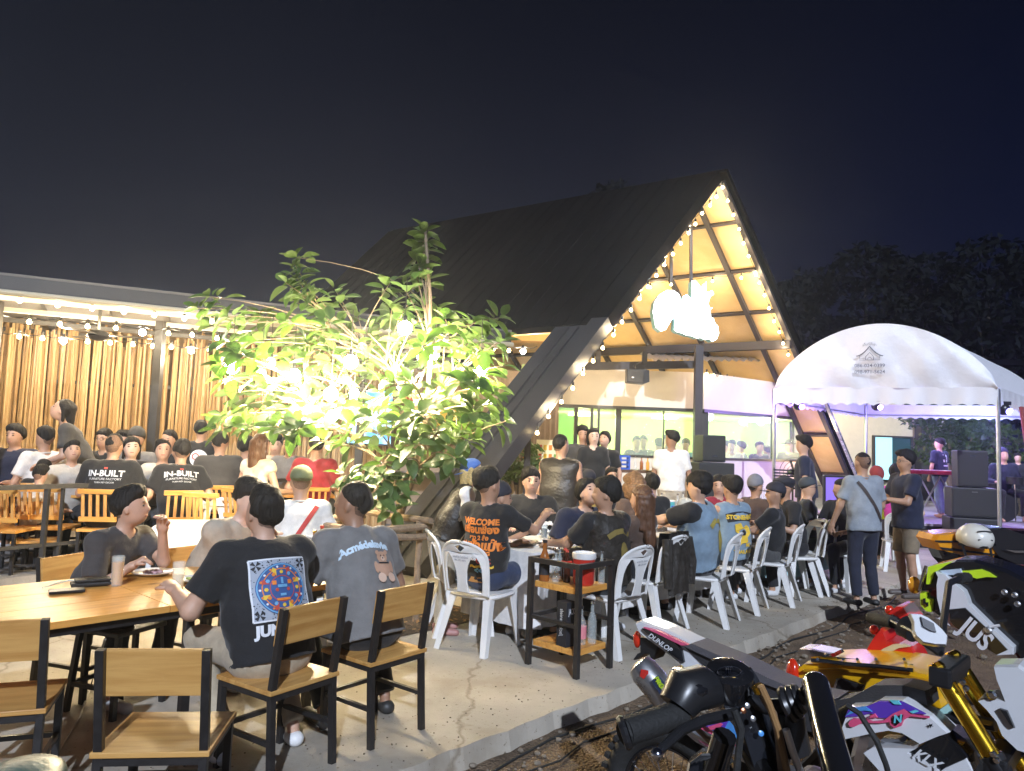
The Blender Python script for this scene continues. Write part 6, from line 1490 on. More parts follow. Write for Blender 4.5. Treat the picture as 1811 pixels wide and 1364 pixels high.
P16 = person(1404, 868, 8.0, 66, 'person in black cap with round badge leaning back in a plastic chair', at=(spots[4][0][0]+.0, spots[4][0][1]), scale=1.0, hy=12, cap=('cap', (.02, .02, .03)), bot=cloth('dgrey', (.06, .06, .06)), skin='b', LH=(-.2, .40, .74), RH=(.25, .30, .70), legs='long')
P16b = person(1388, 846, 8.9, 100, 'person in black beret and spectacles turned across the table', lean='auto', scale=1.02, hy=10, cap=('beret', (.02, .02, .03)), bot='black', skin='b', glasses=True, face=True, top='black', RH=(.2, .42, .78), LH=(-.2, .42, .8))
decal(P14, text_shape('STONEHEAD', .060, bold=.003), ylm, 'lettering', 0, .40, off=.008)
decal(P14, lin([(-.17+.34*t, .03*math.sin(math.pi*t)) for t in np.linspace(0, 1, 17)], .045), bkm, 'patch', 0, .385, off=.004)
mp = [(-.09, .09), (-.03, .11), (.0, .06), (.04, .09), (.09, .06), (.11, 0), (.05, -.04), (.06, -.09), (-.03, -.10), (-.06, -.14), (-.08, -.09), (-.04, -.02), (-.09, .02)]
tri = tessellate_polygon([[Vector((a, b, 0)) for a, b in mp]]); decal(P14, ([(a, b, 0) for a, b in mp], [tuple(t) for t in tri]), ylm, 'patch', -.01, .24, off=.014)
decal(P14, disc_shape(0, .028, 10), bkm, 'patch', -.01, .25, off=.018); decal(P14, text_shape('MC', .05, bold=.003), ylm, 'lettering', .06, .12, off=.010); decal(P14, text_shape('THAILAND', .05, bold=.002), ylm, 'lettering', -.0, .05, off=.010)
decal(P13, lin([(-.12, -.02), (-.05, .04), (.03, .03), (.10, -.03)], .022), flat_m('goldgreen', (.35, .28, .06)), 'patch', 0, .36, off=.006); decal(P13, disc_shape(0, .07, 12, sx=.8, sy=1.6), flat_m('goldgreen', (.35, .28, .06)), 'patch', .03, .20, off=.006)
decal(P11, lin([(-.12, .0), (-.05, .04), (.03, .05), (.12, .01)], .02), flat_m('olive_gold', (.20, .15, .04)), 'patch', 0, .36, off=.006); decal(P11, disc_shape(0, .06, 12, sx=.8, sy=1.7), flat_m('olive_gold', (.20, .15, .04)), 'patch', .03, .22, off=.006)
# jacket hung over the second chair
jp = spots[1]; jk = empty('leather_jacket', (jp[0][0], jp[0][1], 0), R(jp[1]), 'black leather jacket hanging over a plastic chair back', 'jacket')
mb = MB(); 
for j in range(12):
    for i in range(13):
        u = (i/12-.5); v = j/11; z = .90-.52*v; wd = .36*(1-.12*v); mb.v.append((u*wd+.02*math.sin(v*5)+.03*v, -.315-.06*math.sin(v*2)*(1-4*u*u)-.012*math.sin(i*1.9+j*.5), z-.04*abs(u)*2*(v > .9)))
for i in range(13):
    u = (i/12-.5); mb.v.append((u*.36, -.22, .89)); 
for i in range(13): mb.v.append((i/12*.36-.18, -.20, .70))
mb.f = [(j*13+i, j*13+i+1, (j+1)*13+i+1, (j+1)*13+i) for j in range(11) for i in range(12)]+[(i, i+1, 156+i+1, 156+i) for i in range(12)]+[(156+i, 157+i, 170+i, 169+i) for i in range(12)]
mb.build('body', LEATH, jk, smooth=2, bm_fix=False)
for s_ in (-1, 1): MB().tube([(s_*.17, -.30, .84), (s_*.21, -.33, .62), (s_*.19, -.33, .42)], [.05, .045, .04], 8).build('sleeve', LEATH, jk, smooth=True)
# table end and first corner
c1 = foot_spot(775, 1146, -32, (-.22, -.27, 0)); place(PLAS, (c1[0], c1[1], 0), R(-32), 'white plastic chair at the table corner, nearest the tree', G3)
P7 = person(852, 847, 6.0, -28, 'person in black tee with orange slogan print, tan belt and denim shorts', at=(c1[0]+.02, c1[1]+.04), scale=1.07, hy=-22, top='black', bot='djean', legs='short', skin='b', shoe=(.55, .5, .42), RH=(.30, .42, .98), LH=(-.2, .40, .76), h=.012, spread=.10, hair='thick')
belt = MB(); pts = []
for a in np.linspace(0, 2*math.pi, 33): pts.append((.168*math.cos(a), .128*math.sin(a)+P7['tv'].y*-.0, 0))
for i, (x, y, z) in enumerate(pts):
    c_ = P7['hip']-P7['tv']*.035; b_ = c_+Vector((x, 0, 0))+P7['fw']*y; belt.v += [tuple(b_+P7['tv']*.02), tuple(b_-P7['tv']*.02)]
belt.f = [(2*i, 2*i+1, 2*i+3, 2*i+2) for i in range(32)]; belt.build('belt', mat('leather_tan', (.45, .22, .07), .5), P7['root'], smooth=2)
decal(P7, text_shape('WELCOME', .062, bold=.003), orm, 'lettering', 0, .405); decal(P7, text_shape('เพื่อนพ้อง', .075, bold=.004), orm, 'lettering', 0, .345); decal(P7, text_shape('ชาว 2 ล้อ', .045, bold=.002), orm, 'lettering', 0, .285)
decal(P7, text_shape('คนหัวแบ้ง', .095, bold=.005), orm, 'lettering', 0, .225); decal(P7, text_shape('RAYONG', .04, bold=.003), orm, 'lettering', .02, .172); decal(P7, text_shape('28', .05, bold=.003), wv, 'lettering', -.03, .13)
decal(P7, text_shape('ccc', .09, bold=.002), rdm, 'lettering', .05, .12); decal(P7, text_shape('~~~', .11, bold=.004), ylm, 'lettering', .03, .07); decal(P7, text_shape('<<>', .06, bold=.004), cy, 'lettering', .03, .035)
P6 = person(828, 817, 6.55, -84, 'person with blond hair and blue cap bending over in a dark biker vest', pose='stand', lean=24, scale=.90, hp=-20, hy=0, hair='bob', hc='blond', cap=('back', (.10, .20, .50)), top='white', vest=LEATH, bot='tan', skin='a', RH=(.16, .34, .86), LH=(-.10, .36, .86), shoe=(.4, .2, .18), face=True, glasses=True, h=.014, sleeve=.6)
P8 = person(884, 858, 6.7, -75, 'person in black shirt and head wrap leaning behind the slogan tee', lean='auto', scale=1.0, hy=0, top='black', skin='b', LH=(-.05, .58, .86), RH=(.2, .4, .78), cap=('beanie', (.03, .03, .03)), face=True)
P9 = person(940, 829, 7.6, -172, 'person in black tee looking straight at the camera', lean='auto', scale=1.05, fat=1.15, face=True, skin='a', RH=(.24, .3, .78), LH=(-.24, .36, .80), hair='thick', h=.0125)
P10 = person(1034, 849, 7.0, -152, 'person in navy shirt bowing the head over the table', lean='auto', scale=1.06, hp=-28, fat=1.18, top='navy', face=True, skin='a', RH=(.20, .42, .80), LH=(-.1, .44, .80), hair='thick')
for i, (inf, lb) in enumerate([(P8, 'white plastic chair of the head wrap diner'), (P9, 'white plastic chair behind the diner facing the camera'), (P10, 'white plastic chair behind the bowing navy diner'), (P16b, 'white plastic chair under the beret diner')]): chair_at(PLAS, inf, lb, G3, 0, .02)
place(PLAS, (at_y(897, 900, 8.6).x, 8.6, 0), R(170), 'empty white plastic chair behind the table end, by the roof leg', G3)
place(PLAS, (at_y(872, 900, 9.2).x, 9.2, 0), R(200), 'second empty white plastic chair further behind the table end', G3)
pw = at_y(318, 900, 8.3); place(PLAS, (pw.x, 8.3, 0), R(176), 'empty white plastic chair behind the small trolley, nearer the drinking man', G3)
pw = at_y(388, 900, 8.7); place(PLAS, (pw.x, 8.7, 0), R(190), 'empty white plastic chair between the beige tee and the railing', G3)
pw = at_y(335, 910, 7.3); cloth_table(Vector((pw.x-.3, 7.2, 0)), Vector((.96, .28, 0)), Vector((-.28, .96, 0)), 1.5, .7, 'white cloth on the low side table beyond the small trolley', z=.72, d=.3, seed=9)
# middle group
def seat(info, lb, proto=None): chair_at(proto or PLAS, info, lb, G3, 0, .02); return info
P26 = person(992, 769, 8.6, -20, 'person standing in sleeveless black vest beside the cloth table', pose='stand', lean=3, sleeve=0, top='black', vest=LEATH, bot='black', skin='b', hair='buzz', hy=-30, fat=1.08, RH=(.27, .05, .82))
P24 = person(1121, 834, 8.4, 30, 'person with big curly brown hair seated with back turned', lean='auto', female=True, hair='curly', hc='curly', top='brown', skin='a')
P25 = person(1153, 832, 8.9, 20, 'person in black seated beside the curly haired diner', lean='auto', top='black', skin='a')
P23 = person(1227, 831, 9.0, 30, 'person with long dark hair in a cream top, back turned', lean='auto', female=True, hair='long', top='cream', skin='p')
P21 = person(1272, 827, 9.2, 205, 'person with tied hair in dark red top holding a cup', lean='auto', female=True, hair='pony', top='red', skin='a', face=True, RH=(-.02, .30, 1.0), LH=(-.1, .3, 1.0), glasses=False, hy=-40)
P22 = person(1336, 826, 9.3, -60, 'person in a black and white checked bandana', lean='auto', top='brown', skin='b', cap=('beanie', (.20, .20, .22)), face=True, hy=0)
P17 = person(1428, 822, 9.6, -110, 'person in dark cap and black tee across the far table end', lean='auto', cap=('cap', (.05, .06, .07)), top='black', skin='a', face=True, glasses=True, hy=10)
P18 = person(1489, 834, 9.3, 118, 'person in black tee seated behind the standing grey shirt', lean='auto', hair='buzz', top='black', skin='b', hy=-30)
P33 = person(1082, 800, 11.2, -160, 'person in dark printed tee eating at a far table', lean='auto', skin='b', face=True)
P29 = person(1042, 808, 9.6, 15, 'person in black cap and black jacket with gold back patch', lean='auto', cap=('cap', (.02, .02, .02)), top='black', fat=1.2, skin='a'); decal(P29, disc_shape(0, .09, 14, sx=1.1, sy=.6), flat_m('gold_patch', (.40, .26, .06)), 'patch', .03, .33)
P27 = person(1008, 793, 10.3, -150, 'person seated just behind the sleeveless vest, forehead showing', lean='auto', skin='b', hair='buzz', top='black', face=True)
P28 = person(1033, 792, 10.0, -40, 'person in black seated in profile beyond the sleeveless vest', lean='auto', skin='b', top='black', hy=-20)
for inf, lb in [(P24, 'white plastic chair of the curly haired diner'), (P25, 'white plastic chair next to the curly haired one'), (P23, 'white plastic chair of the cream top diner'), (P21, 'white plastic chair of the dark red top diner'), (P22, 'white plastic chair of the checked bandana diner'), (P17, 'white plastic chair of the dark cap diner at the far end'), (P18, 'white plastic chair of the short haired far end diner'), (P33, 'white plastic chair of the far eater'), (P29, 'white plastic chair of the gold patch jacket'), (P27, 'white plastic chair of the forehead diner'), (P28, 'white plastic chair of the profile diner')]: seat(inf, lb)
cloth_table(Vector((at_y(1130, 900, 9.6).x, 9.6, 0)), E1, E2, 2.6, .8, 'lavender lit white cloth on the table behind the curly head', seed=5)
cloth_table(Vector((at_y(1395, 960, 9.9).x-.4, 9.0, 0)), E1, E2, 1.6, .8, 'turquoise white cloth on the small table at the far end', seed=6, m=cloth('turq', (.45, .68, .72)))
# standing staff and guests
P19 = person(1526, 800, 8.35, 12, 'person standing in grey polo with dark cross strap, hand on a chair', pose='stand', lean=2, top='sage', bot=cloth('dark_jean', (.015, .018, .035)), skin='b', shoe=(.03, .03, .03), LH=(-.30, .16, .86), RH=(.22, .30, 1.1), hair='buzz', band=((.05, .035, .03), -1), h=.015, fat=1.05, hemlow=.05)
P20 = person(1602, 798, 8.9, 95, 'person standing in navy tee and khaki shorts with glasses', pose='stand', lean=2, top='navy', bot=cloth('shorts_khaki', (.22, .17, .11)), legs='short', skin='b', glasses=True, face=True, RH=(.15, .34, 1.05), LH=(-.10, .36, 1.15), shoe=(.1, .08, .07), h=.016, fat=1.08, hemlow=.07, hair='thick')
P34 = person(1190, 761, 11.6, -10, 'person in plain white tee walking past the bottle counter', pose='walk', lean=0, top='white', bot='tan', skin='c', hy=60)
P30 = person(1032, 752, 12.4, 172, 'person in grey tee standing and chatting by the glass band', pose='stand', lean=0, top='charcoal', skin='b', face=True)
P31 = person(1050, 757, 12.2, 185, 'person with long hair in black tee standing by the glass band', pose='stand', lean=0, female=True, hair='bob', top='black', skin='p', face=True)
P32 = person(1072, 766, 12.8, 150, 'person in black tending the counter with lowered head', pose='stand', lean=8, hp=-25, top='black', skin='a', face=True)
P35 = person(1422, 770, 11.2, 70, 'person in dark shirt walking by the music stand', pose='walk', lean=4, top='navy', bot='black', skin='a')
S13 = person(1662, 775, 15.2, 25, 'person on the stage in navy number tee and light jeans', pose='walk', floor=STZ, lean=0, top='navy', bot='jean2', skin='a', hy=40); decal(S13, text_shape('13', .20, bold=.012), wv, 'lettering', .02, .35); decal(S13, rect_shape(.16, .03, 3), wv, 'lettering', .02, .20)
SD = person(1772, 795, 15.0, 170, 'person drumming in dark jacket at the tent edge', floor=STZ, lean=8, hp=-20, top='navy', bot='black', skin='a', cap=('beanie', (.05, .04, .12)), sleeve=1.5)
SN = person(1553, 800, 12.0, 5, 'person hunched in neon yellow and blue jersey', lean=30, hp=-30, top='neon', bot='black', skin='b', fat=1.3, cap=('beanie', (.25, .03, .03))); decal(SN, merge_shapes([rect_shape(.40, .16, 8, 0, 0)]), bl, 'print', 0, .25, off=.006); decal(SN, text_shape('MX', .12, bold=.006), wv, 'lettering', 0, .25, off=.014)
SM = person(1585, 822, 11.2, -20, 'person in magenta scarf bending beside the neon jersey', lean=20, top=cloth('magenta', (.6, .05, .35)), bot='black', skin='p', female=True, hair='thick')
SO = person(1800, 812, 15.6, 150, 'person behind the drummer holding a guitar in shadow', floor=STZ, pose='stand', lean=0, top='black', skin='a')
for inf, lb in ((SN, 'white plastic chair hidden under the neon jersey'), (SM, 'white plastic chair under the magenta scarf')): seat(inf, lb)
# terrace diners
tl_ = [
 (30, 746, 9.6, 180, 'person in navy polo laughing at the far table end', dict(top='navy', face=True, fat=1.15, skin='b')),
 (82, 756, 9.4, 60, 'person in white tee turned sideways before the bamboo', dict(top='white', skin='b', hy=20)),
 (187, 758, 9.9, 175, 'person in black tee half hidden behind the lettered back', dict(top='black', face=True, skin='b', glasses=True)),
 (243, 755, 9.9, 182, 'person in black beanie and grey tee facing the camera', dict(top='grey', cap=('beanie', (.04, .04, .04)), face=True, skin='b')),
 (222, 762, 10.1, 190, 'person with dark hair peeking between the two heads', dict(top='black', skin='b')),
 (234, 774, 9.0, -150, 'person with long hair in black sleeveless top leaning in', dict(female=True, hair='bob', face=True, skin='p', sleeve=.1, hp=-12)),
 (290, 779, 8.9, -155, 'person in striped tee resting arms on the terrace table', dict(female=True, hair='short', face=True, skin='a', top='stripe', hp=-14)),
 (301, 757, 10.0, 178, 'person with shaved head facing out beside the post', dict(hair='buzz', face=True, skin='b')),
 (391, 764, 9.6, 20, 'person in grey brown shirt seated behind the leaves', dict(top='charcoal', skin='b', fat=1.1)),
 (128, 783, 8.8, -140, 'person in grey striped shirt bent over food', dict(top='stripe', face=True, skin='a', hp=-25)),
 (74, 800, 8.35, -10, 'small person with black hair seen from behind', dict(top='stripe', scale=.82)),
 (80, 793, 8.9, 30, 'small dark head beside the low seated person', dict(top='black', scale=.86)),
 (462, 768, 9.2, -25, 'person with very long brown hair in white sleeveless top', dict(female=True, hair='long', hc='brown', top='cream', sleeve=.08, skin='a')),
 (437, 772, 9.9, -30, 'person in black behind the white sleeveless top', dict(top='black', skin='b')),
 (515, 748, 10.6, 175, 'person in grey tee across from the long brown hair', dict(top='grey', skin='a', face=True)),
 (489, 770, 10.8, 190, 'person in tan top behind the tree stems', dict(top='tan', skin='a', face=True)),
 (560, 768, 9.9, 15, 'person in red top seated behind the tree fork', dict(top='red', skin='a')),
]
TF = .12
for px, py, d, ph, lb, kw in tl_:
    kw = dict(kw); kw.setdefault('lean', 10); inf = person(px, py, d, ph, lb, floor=TF, h=.019, **kw)
    chair_at(SLAT, inf, 'slatted pine chair of the '+' '.join(lb.split()[1:])[:60].replace('person', 'diner'), G2, 0, .04)
IB1 = person(203, 768, 8.35, 8, 'person in black tee lettered across the upper back, seated before the railing', floor=TF, lean=6, top='black', skin='b', hair='buzz', fat=1.28, h=.016)
IB2 = person(322, 779, 8.7, 30, 'person in lettered black tee leaning forward on the terrace', floor=TF, lean=22, top='black', skin='b', fat=1.1, h=.016)
for I_ in (IB1, IB2): decal(I_, text_shape('IN-BUILT', .085, bold=.002), wv, 'lettering', 0, .385, off=.008); decal(I_, text_shape('FURNITURE FACTORY', .030), wv, 'lettering', 0, .33, off=.008); decal(I_, rect_shape(.035, .02, 2), rdm, 'print', 0, .44, off=.008); decal(I_, text_shape('TURN KEY DECOR', .022), wv, 'lettering', 0, .295, off=.008)
chair_at(SLAT, IB1, 'slatted pine chair under the broad lettered back', G2, 0, .05); chair_at(SLAT, IB2, 'slatted pine chair under the forward leaning lettered back', G2, 0, .05)
WL = person(122, 709, 9.2, 118, 'person with loose black hair standing and leaning over the table', pose='stand', floor=TF, lean=28, hp=-25, female=True, hair='bob', top='charcoal', bot='black', skin='a', face=True, h=.016, RH=(.1, .40, .9), LH=(-.1, .42, .95)); decal(WL, disc_shape(0, .06, 12, sx=.6, sy=1.5), wv, 'print', 0, .3)
LG = person(358, 736, 9.7, 8, 'person standing in black tee with round white badge on the back', pose='stand', floor=TF, lean=4, top='black', skin='b', scale=.98, h=.016); decal(LG, disc_shape(0, .11, 24), wv, 'print', .02, .30, off=.006); decal(LG, disc_shape(.03, .045, 16, -.035, .02, sx=1.1), rdm, 'print', .02, .30, off=.01); decal(LG, lin([(-.02, -.02), (.03, .04), (.06, -.01), (.01, -.07), (-.03, -.08)], .007), rdm, 'print', .02, .30, off=.01)
for px, py, ph, lb in [(101, 845, 5, 'empty slatted pine chair near the low seated head'), (376, 836, -4, 'empty slatted pine chair backing the railing by the badge tee'), (15, 836, 12, 'empty slatted pine chair at the far table end'), (20, 900, 0, 'empty slatted pine chair close to the railing corner')]:
    p = at_y(px, py, 8.25 if py < 880 else 7.9); place(SLAT, (p.x, p.y, TF), R(ph), lb, G2)
def pine_table(px, d, L, w, ang, label, things=6, seed=0):
    p = at_y(px, 850, d); t_ = empty('table', (p.x, d, TF), ang, label, 'table')
    for k in range(4): MB().box((0, -w/2+w*(k+.5)/4, .735), (L, w/4-.003, .03)).build('plank', PINE, t_)
    for x_ in (-L/2+.08, L/2-.08):
        for y_ in (-w/2+.06, w/2-.06): MB().bar((x_, y_, 0), (x_, y_, .72), .045).build('leg', BLACKM, t_)
    g_ = random.Random(seed); out_ = []
    return t_
def clutter(t_, items):
    for x_, y_, kind_, lb in items:
        q = t_.matrix_basis @ Vector((x_, y_, .752)) if t_.rotation_euler.z or True else None
        q = Matrix.Translation(t_.location) @ Matrix.Rotation(t_.rotation_euler.z, 4, 'Z') @ Vector((x_, y_, .752))
        if kind_ == 'b': bottle(0, 0, 0, lb, CLR, .23, .03, CHROME, pos=q, group='water bottles on the terrace tables')
        elif kind_ == 'g':
            g__ = empty('glass', q, 0, lb, 'glass'); MB().lathe((0, 0, 0), [(.03, 0), (.036, .13), (.033, .13), (.027, .008)], 10).build('tumbler', GLASS, g__, smooth=True)
        elif kind_ == 'p':
            g__ = empty('plate', q, 0, lb, 'plate'); MB().lathe((0, 0, 0), [(.05, .003), (.10, .008), (.12, .02), (.11, .01), (.05, .001)], 16).build('dish', mat('ceramic', (.7, .67, .66), .2), g__, smooth=True); MB().ball((0, 0, .012), .05, 8, 5, (1, 1, .35)).build('food', mat('food', (.45, .28, .3)), g__, smooth=2)
        elif kind_ == 'x': tag(MB().box((q.x, q.y, q.z+.06), (.22, .12, .12), bev=.01).build('tissue_box', mat('paper_white', (.7, .7, .72), .7)), lb, 'tissue box')
ta = pine_table(70, 9.0, 1.9, .8, .18, 'pine terrace table with water bottles before the bamboo'); tbb = pine_table(262, 9.3, 1.7, .8, .25, 'pine terrace table between the two lettered tees'); tcc = pine_table(490, 10.1, 1.5, .8, .3, 'pine terrace table behind the tree stems')
clutter(ta, [(.18, .0, 'b', 'water bottle at the front of the terrace bottle cluster'), (.25, .05, 'b', 'water bottle in the middle of the terrace bottle cluster'), (.31, .0, 'b', 'water bottle on the outer side of the terrace bottle cluster'), (.22, .12, 'b', 'water bottle at the back of the terrace bottle cluster'), (.36, .1, 'b', 'water bottle set apart beside the terrace bottle cluster'), (.0, -.15, 'g', 'small glass before the water bottle cluster'), (-.3, .1, 'p', 'plate before the laughing navy polo'), (.12, -.3, 'x', 'white tissue box near the low seated head')])
clutter(tbb, [(-.1, -.1, 'g', 'glass beside the lettered back elbow'), (.15, -.15, 'g', 'pale glass before the striped tee'), (.3, .05, 'p', 'plate before the striped tee'), (-.25, .1, 'p', 'plate before the black beanie'), (.5, -.1, 'b', 'water bottle beside the leaning lettered tee')])
clutter(tcc, [(-.2, 0, 'g', 'glass before the long brown hair'), (0, .1, 'p', 'plate behind the tree stems'), (.2, -.05, 'b', 'water bottle seen between tree stems')])
# on the cloth tables
def cpos(s_, t_): return NT+E1*s_+E2*t_+UP*.758
def cg(s_, t_, lb, fill=None, r=.035, h=.14, lvl=.7):
    q = cpos(s_, t_); g_ = empty('glass', q, 0, lb, 'glass'); MB().lathe((0, 0, 0), [(r*.85, 0), (r, h), (r-.003, h), (r*.85-.003, .008)], 12).build('tumbler', GLASS, g_, smooth=True)
    if fill: MB().lathe((0, 0, 0), [(r*.85-.005, .010), (r*.95-.005, h*lvl)], 12).build('drink', fill, g_, smooth=True)
def gp(px, py): return on_z(px, py, .758)
for px, py, lb, f_, h in [(1020, 962, 'tall tumbler of pale drink at the cloth edge', WATER, .18), (962, 952, 'tumbler of dark cola by the slogan tee diner', COLA, .13), (1163, 915, 'glass beside the long brown hair', None, .14), (1178, 920, 'iced glass by the denim vest hand', WATER, .13), (1222, 905, 'glass between the denim vests', None, .13), (1195, 912, 'lime garnished glass before the denim vest', BEER, .12), (1425, 893, 'glass on the turquoise cloth', WATER, .13)]:
    q = gp(px, py); g_ = empty('glass', q, 0, lb, 'glass'); MB().lathe((0, 0, 0), [(.030, 0), (.036, h), (.033, h), (.027, .008)], 12).build('tumbler', GLASS, g_, smooth=True)
    if f_: MB().lathe((0, 0, 0), [(.025, .010), (.031, h*.7)], 12).build('drink', f_, g_, smooth=True)
q = gp(988, 940); can = empty('drink_can', q, 0, 'tall blue drink can in the hand of the reaching diner', 'can'); MB().lathe((0, 0, 0), [(.028, 0), (.033, .008), (.033, .145), (.027, .155)], 16).build('body', mat('can_blue', (.03, .08, .35), .25, .6), can, smooth=True); MB().lathe((0, 0, 0), [(.027, .155), (.025, .153)], 16).build('lid', CHROME, can); MB().lathe((0, 0, 0), [(.0335, .05), (.0335, .09)], 16).build('band', wv, can)
for px, py, lb in [(920, 962, 'white plate of leftovers before the slogan tee'), (975, 962, 'pink rimmed plate nearest the cloth corner'), (1055, 935, 'plate before the bowing navy diner')]:
    q = gp(px, py); g__ = empty('plate', q, 0, lb, 'plate'); MB().lathe((0, 0, 0), [(.06, .003), (.11, .008), (.14, .022), (.137, .02), (.10, .005), (.05, .001)], 20).build('dish', mat('ceramic_pink', (.68, .56, .52), .2), g__, smooth=True)
    mb = MB(); 
    for k in range(12): a = k*2.4; mb.ball((.06*math.cos(a)*math.sqrt(k/12), .06*math.sin(a)*math.sqrt(k/12), .014), .018, 6, 4, (1, 1, .5))
    mb.build('food', mat('food_pale', (.50, .40, .22), .6, var=.5, vs=30), g__, smooth=2)
bb = [(1170, 902), (1198, 903), (1208, 900), (1216, 901), (1345, 886), (1352, 889), (1360, 884)]
for k, (px, py) in enumerate(bb): bottle(px, py, .758, ['clear soda bottle by the white ice bucket', 'clear soda bottle in the blue crate', 'tall soda bottle in the blue crate', 'rear soda bottle in the blue crate', 'clear bottle beside the tent pole on the cloth', 'second clear bottle beside the tent pole', 'third clear bottle beside the tent pole'][k], CLR, .24, .03, CHROME)
q = gp(1206, 908); bc = empty('bottle_crate', q, facing(E2), 'small blue crate of soda bottles on the cloth', 'crate')
MB().plate([(-.13, 0), (.13, 0), (.13, .10), (-.13, .10)], [], lambda u, v, w: (u, -.09+w, v), .01).plate([(-.13, 0), (.13, 0), (.13, .10), (-.13, .10)], [], lambda u, v, w: (u, .09+w, v), .01).plate([(-.085, 0), (.085, 0), (.085, .10), (-.085, .10)], [], lambda u, v, w: (-.125+w, u, v), .01).plate([(-.085, 0), (.085, 0), (.085, .10), (-.085, .10)], [], lambda u, v, w: (.125+w, u, v), .01).build('side', mat('crate_blue', (.03, .10, .5), .4), bc); MB().box((0, 0, .006), (.25, .17, .008)).build('base', mat('crate_blue', (.03, .1, .5), .4), bc)
q = gp(1183, 903); wbk = empty('ice_bucket', q, 0, 'turquoise ice bucket with white rim on the cloth', 'bucket'); MB().lathe((0, 0, 0), [(.07, 0), (.09, .13)], 18).build('body', mat('turq_plastic', (.08, .40, .42), .35), wbk, smooth=True); MB().lathe((0, 0, 0), [(.09, .13), (.095, .15), (.085, .15), (.08, .14)], 18).build('rim', WHITEP, wbk, smooth=True)
# counter with crates and bottles under the glass band
cp0, cp1 = at_y(1000, 815, 12.9), at_y(1232, 815, 12.9); ct = empty('counter', ((cp0.x+cp1.x)/2, 12.9, 0), 0, 'dark drinks counter below the cafe glass', 'counter')
MB().box((0, 0, 1.25), (cp1.x-cp0.x, .5, .05)).build('top', mat('dark_wood', (.10, .05, .03), .4), ct)
for x_ in (-.48, -.16, .16, .48): MB().bar((x_*(cp1.x-cp0.x), 0, 0), (x_*(cp1.x-cp0.x), 0, 1.22), .06).build('leg', BLACKM, ct)
MB().box((0, .1, .7), (cp1.x-cp0.x-.1, .3, .04)).build('shelf', PINE, ct)
ctz = 1.277
for k, (px, lb) in enumerate([(1086, 'blue bottle crate at the near end of the counter'), (1104, 'blue bottle crate further along the counter')]):
    q = at_y(px, 800, 12.85); cr_o = empty('bottle_crate', (q.x, 12.85, ctz), 0, lb, 'crate'); cbm = mat('crate_blue', (.03, .10, .5), .4)
    for s_ in (-.12, .12): MB().plate([(-.09, 0), (.09, 0), (.09, .24), (-.09, .24)], [[(-.06, .03+.07*j), (.06, .03+.07*j), (.06, .07+.07*j), (-.06, .07+.07*j)] for j in range(3)], lambda u, v, w: (u, s_+w, v), .012).build('side', cbm, cr_o)
    for s_ in (-.085, .085): MB().box((s_, 0, .12), (.01, .23, .24)).build('end', cbm, cr_o)
for k in range(9): q = at_y(1124+k*11, 800, 12.8+.05*(k % 2)); bottle(0, 0, 0, ['first sauce bottle after the crates on the counter', 'second counter bottle, amber', 'third counter bottle, clear', 'counter bottle next to the walker shoulder', 'counter bottle hidden by the white tee', 'counter bottle past the white tee', 'last but two counter bottle', 'last but one counter bottle', 'counter bottle nearest the hall post'][k], [CLR, AMB, BEER][k % 3], .22, .03, CHROME, pos=Vector((q.x, q.y, ctz)))
bar = empty('bar_shelf', (at_y(966, 800, 11.8).x, 11.8, 0), 0, 'white shelf with purple cloth and jars left of the glass band', 'shelf')
MB().box((0, 0, 1.28), (.9, .35, .04)).build('top', WHITEP, bar); MB().box((0, -.18, 1.10), (.85, .01, .28)).build('cloth_front', mat('purple_cloth', (.28, .12, .42), .9, var=.5, vs=40), bar)
for x_ in (-.42, .42): MB().bar((x_, 0, 0), (x_, 0, 1.26), .04).build('leg', BLACKM, bar)
for k in range(6): q = Vector((bar.location.x-.35+k*.13, 11.8, 1.302)); bottle(0, 0, 0, ['orange sauce jar at the end of the white shelf', 'yellow jar second on the white shelf', 'amber jar third on the white shelf', 'red jar fourth on the white shelf', 'pale jar fifth on the white shelf', 'amber jar last on the white shelf'][k], [BEER, mat('jar_y', (.7, .5, .1), .3), AMB, rdm, WATER, AMB][k], .17, .04, CHROME, pos=q)
mn = at_y(968, 795, 11.7); mb_ = empty('menu_board', (mn.x, 11.55, mn.z-.05), 0, 'picture menu board leaning on the white shelf', 'menu'); MB().box((0, 0, 0), (.36, .03, .40)).build('board', mat('menu_cream', (.75, .68, .45), .5), mb_)
for k in range(8): MB().box((-.12+.08*(k % 4), -.018, .08-.14*(k//4)), (.05, .006, .08)).build('picture', [rdm, ylm, orm, flat_m('green', (.15, .3, .05))][k % 4], mb_)
dkp = at_y(905, 800, 11.2); pl_ = leafy('potted_plant', 'bushy green plant beside the roof leg under small bulbs', (dkp.x+.15, 11.2, 0), 1.5, [((0, 0, 1.5), .32), ((.2, 0, 1.25), .25), ((-.15, 0, 1.2), .22)], 500, .07, FOL, 9, 'plant')
string_light('string of loose white bulbs hanging at the foot of the roof leg', [at_y(x, y, 9.9) for x, y in ((902, 787), (880, 812), (865, 838), (846, 860))], .05, 'ssss', light=2, watt=6, ext=False)
dark = MB(); q0, q1 = at_y(905, 850, 11.4), at_y(1010, 850, 11.4); dark.bar((q0.x, 11.4, 1.05), (q1.x, 11.4, 1.05), .05, .05); tag(dark.build('hand_rail', BLACKM), 'black rail below the white shelf', 'railing')
q = at_y(932, 820, 10.6); tag(MB().bar((q.x, 10.6, 0), (q.x, 10.6, 1.95), .09, .09).build('steel_post', BLACKM), 'black steel post beside the sleeveless diner', 'post')
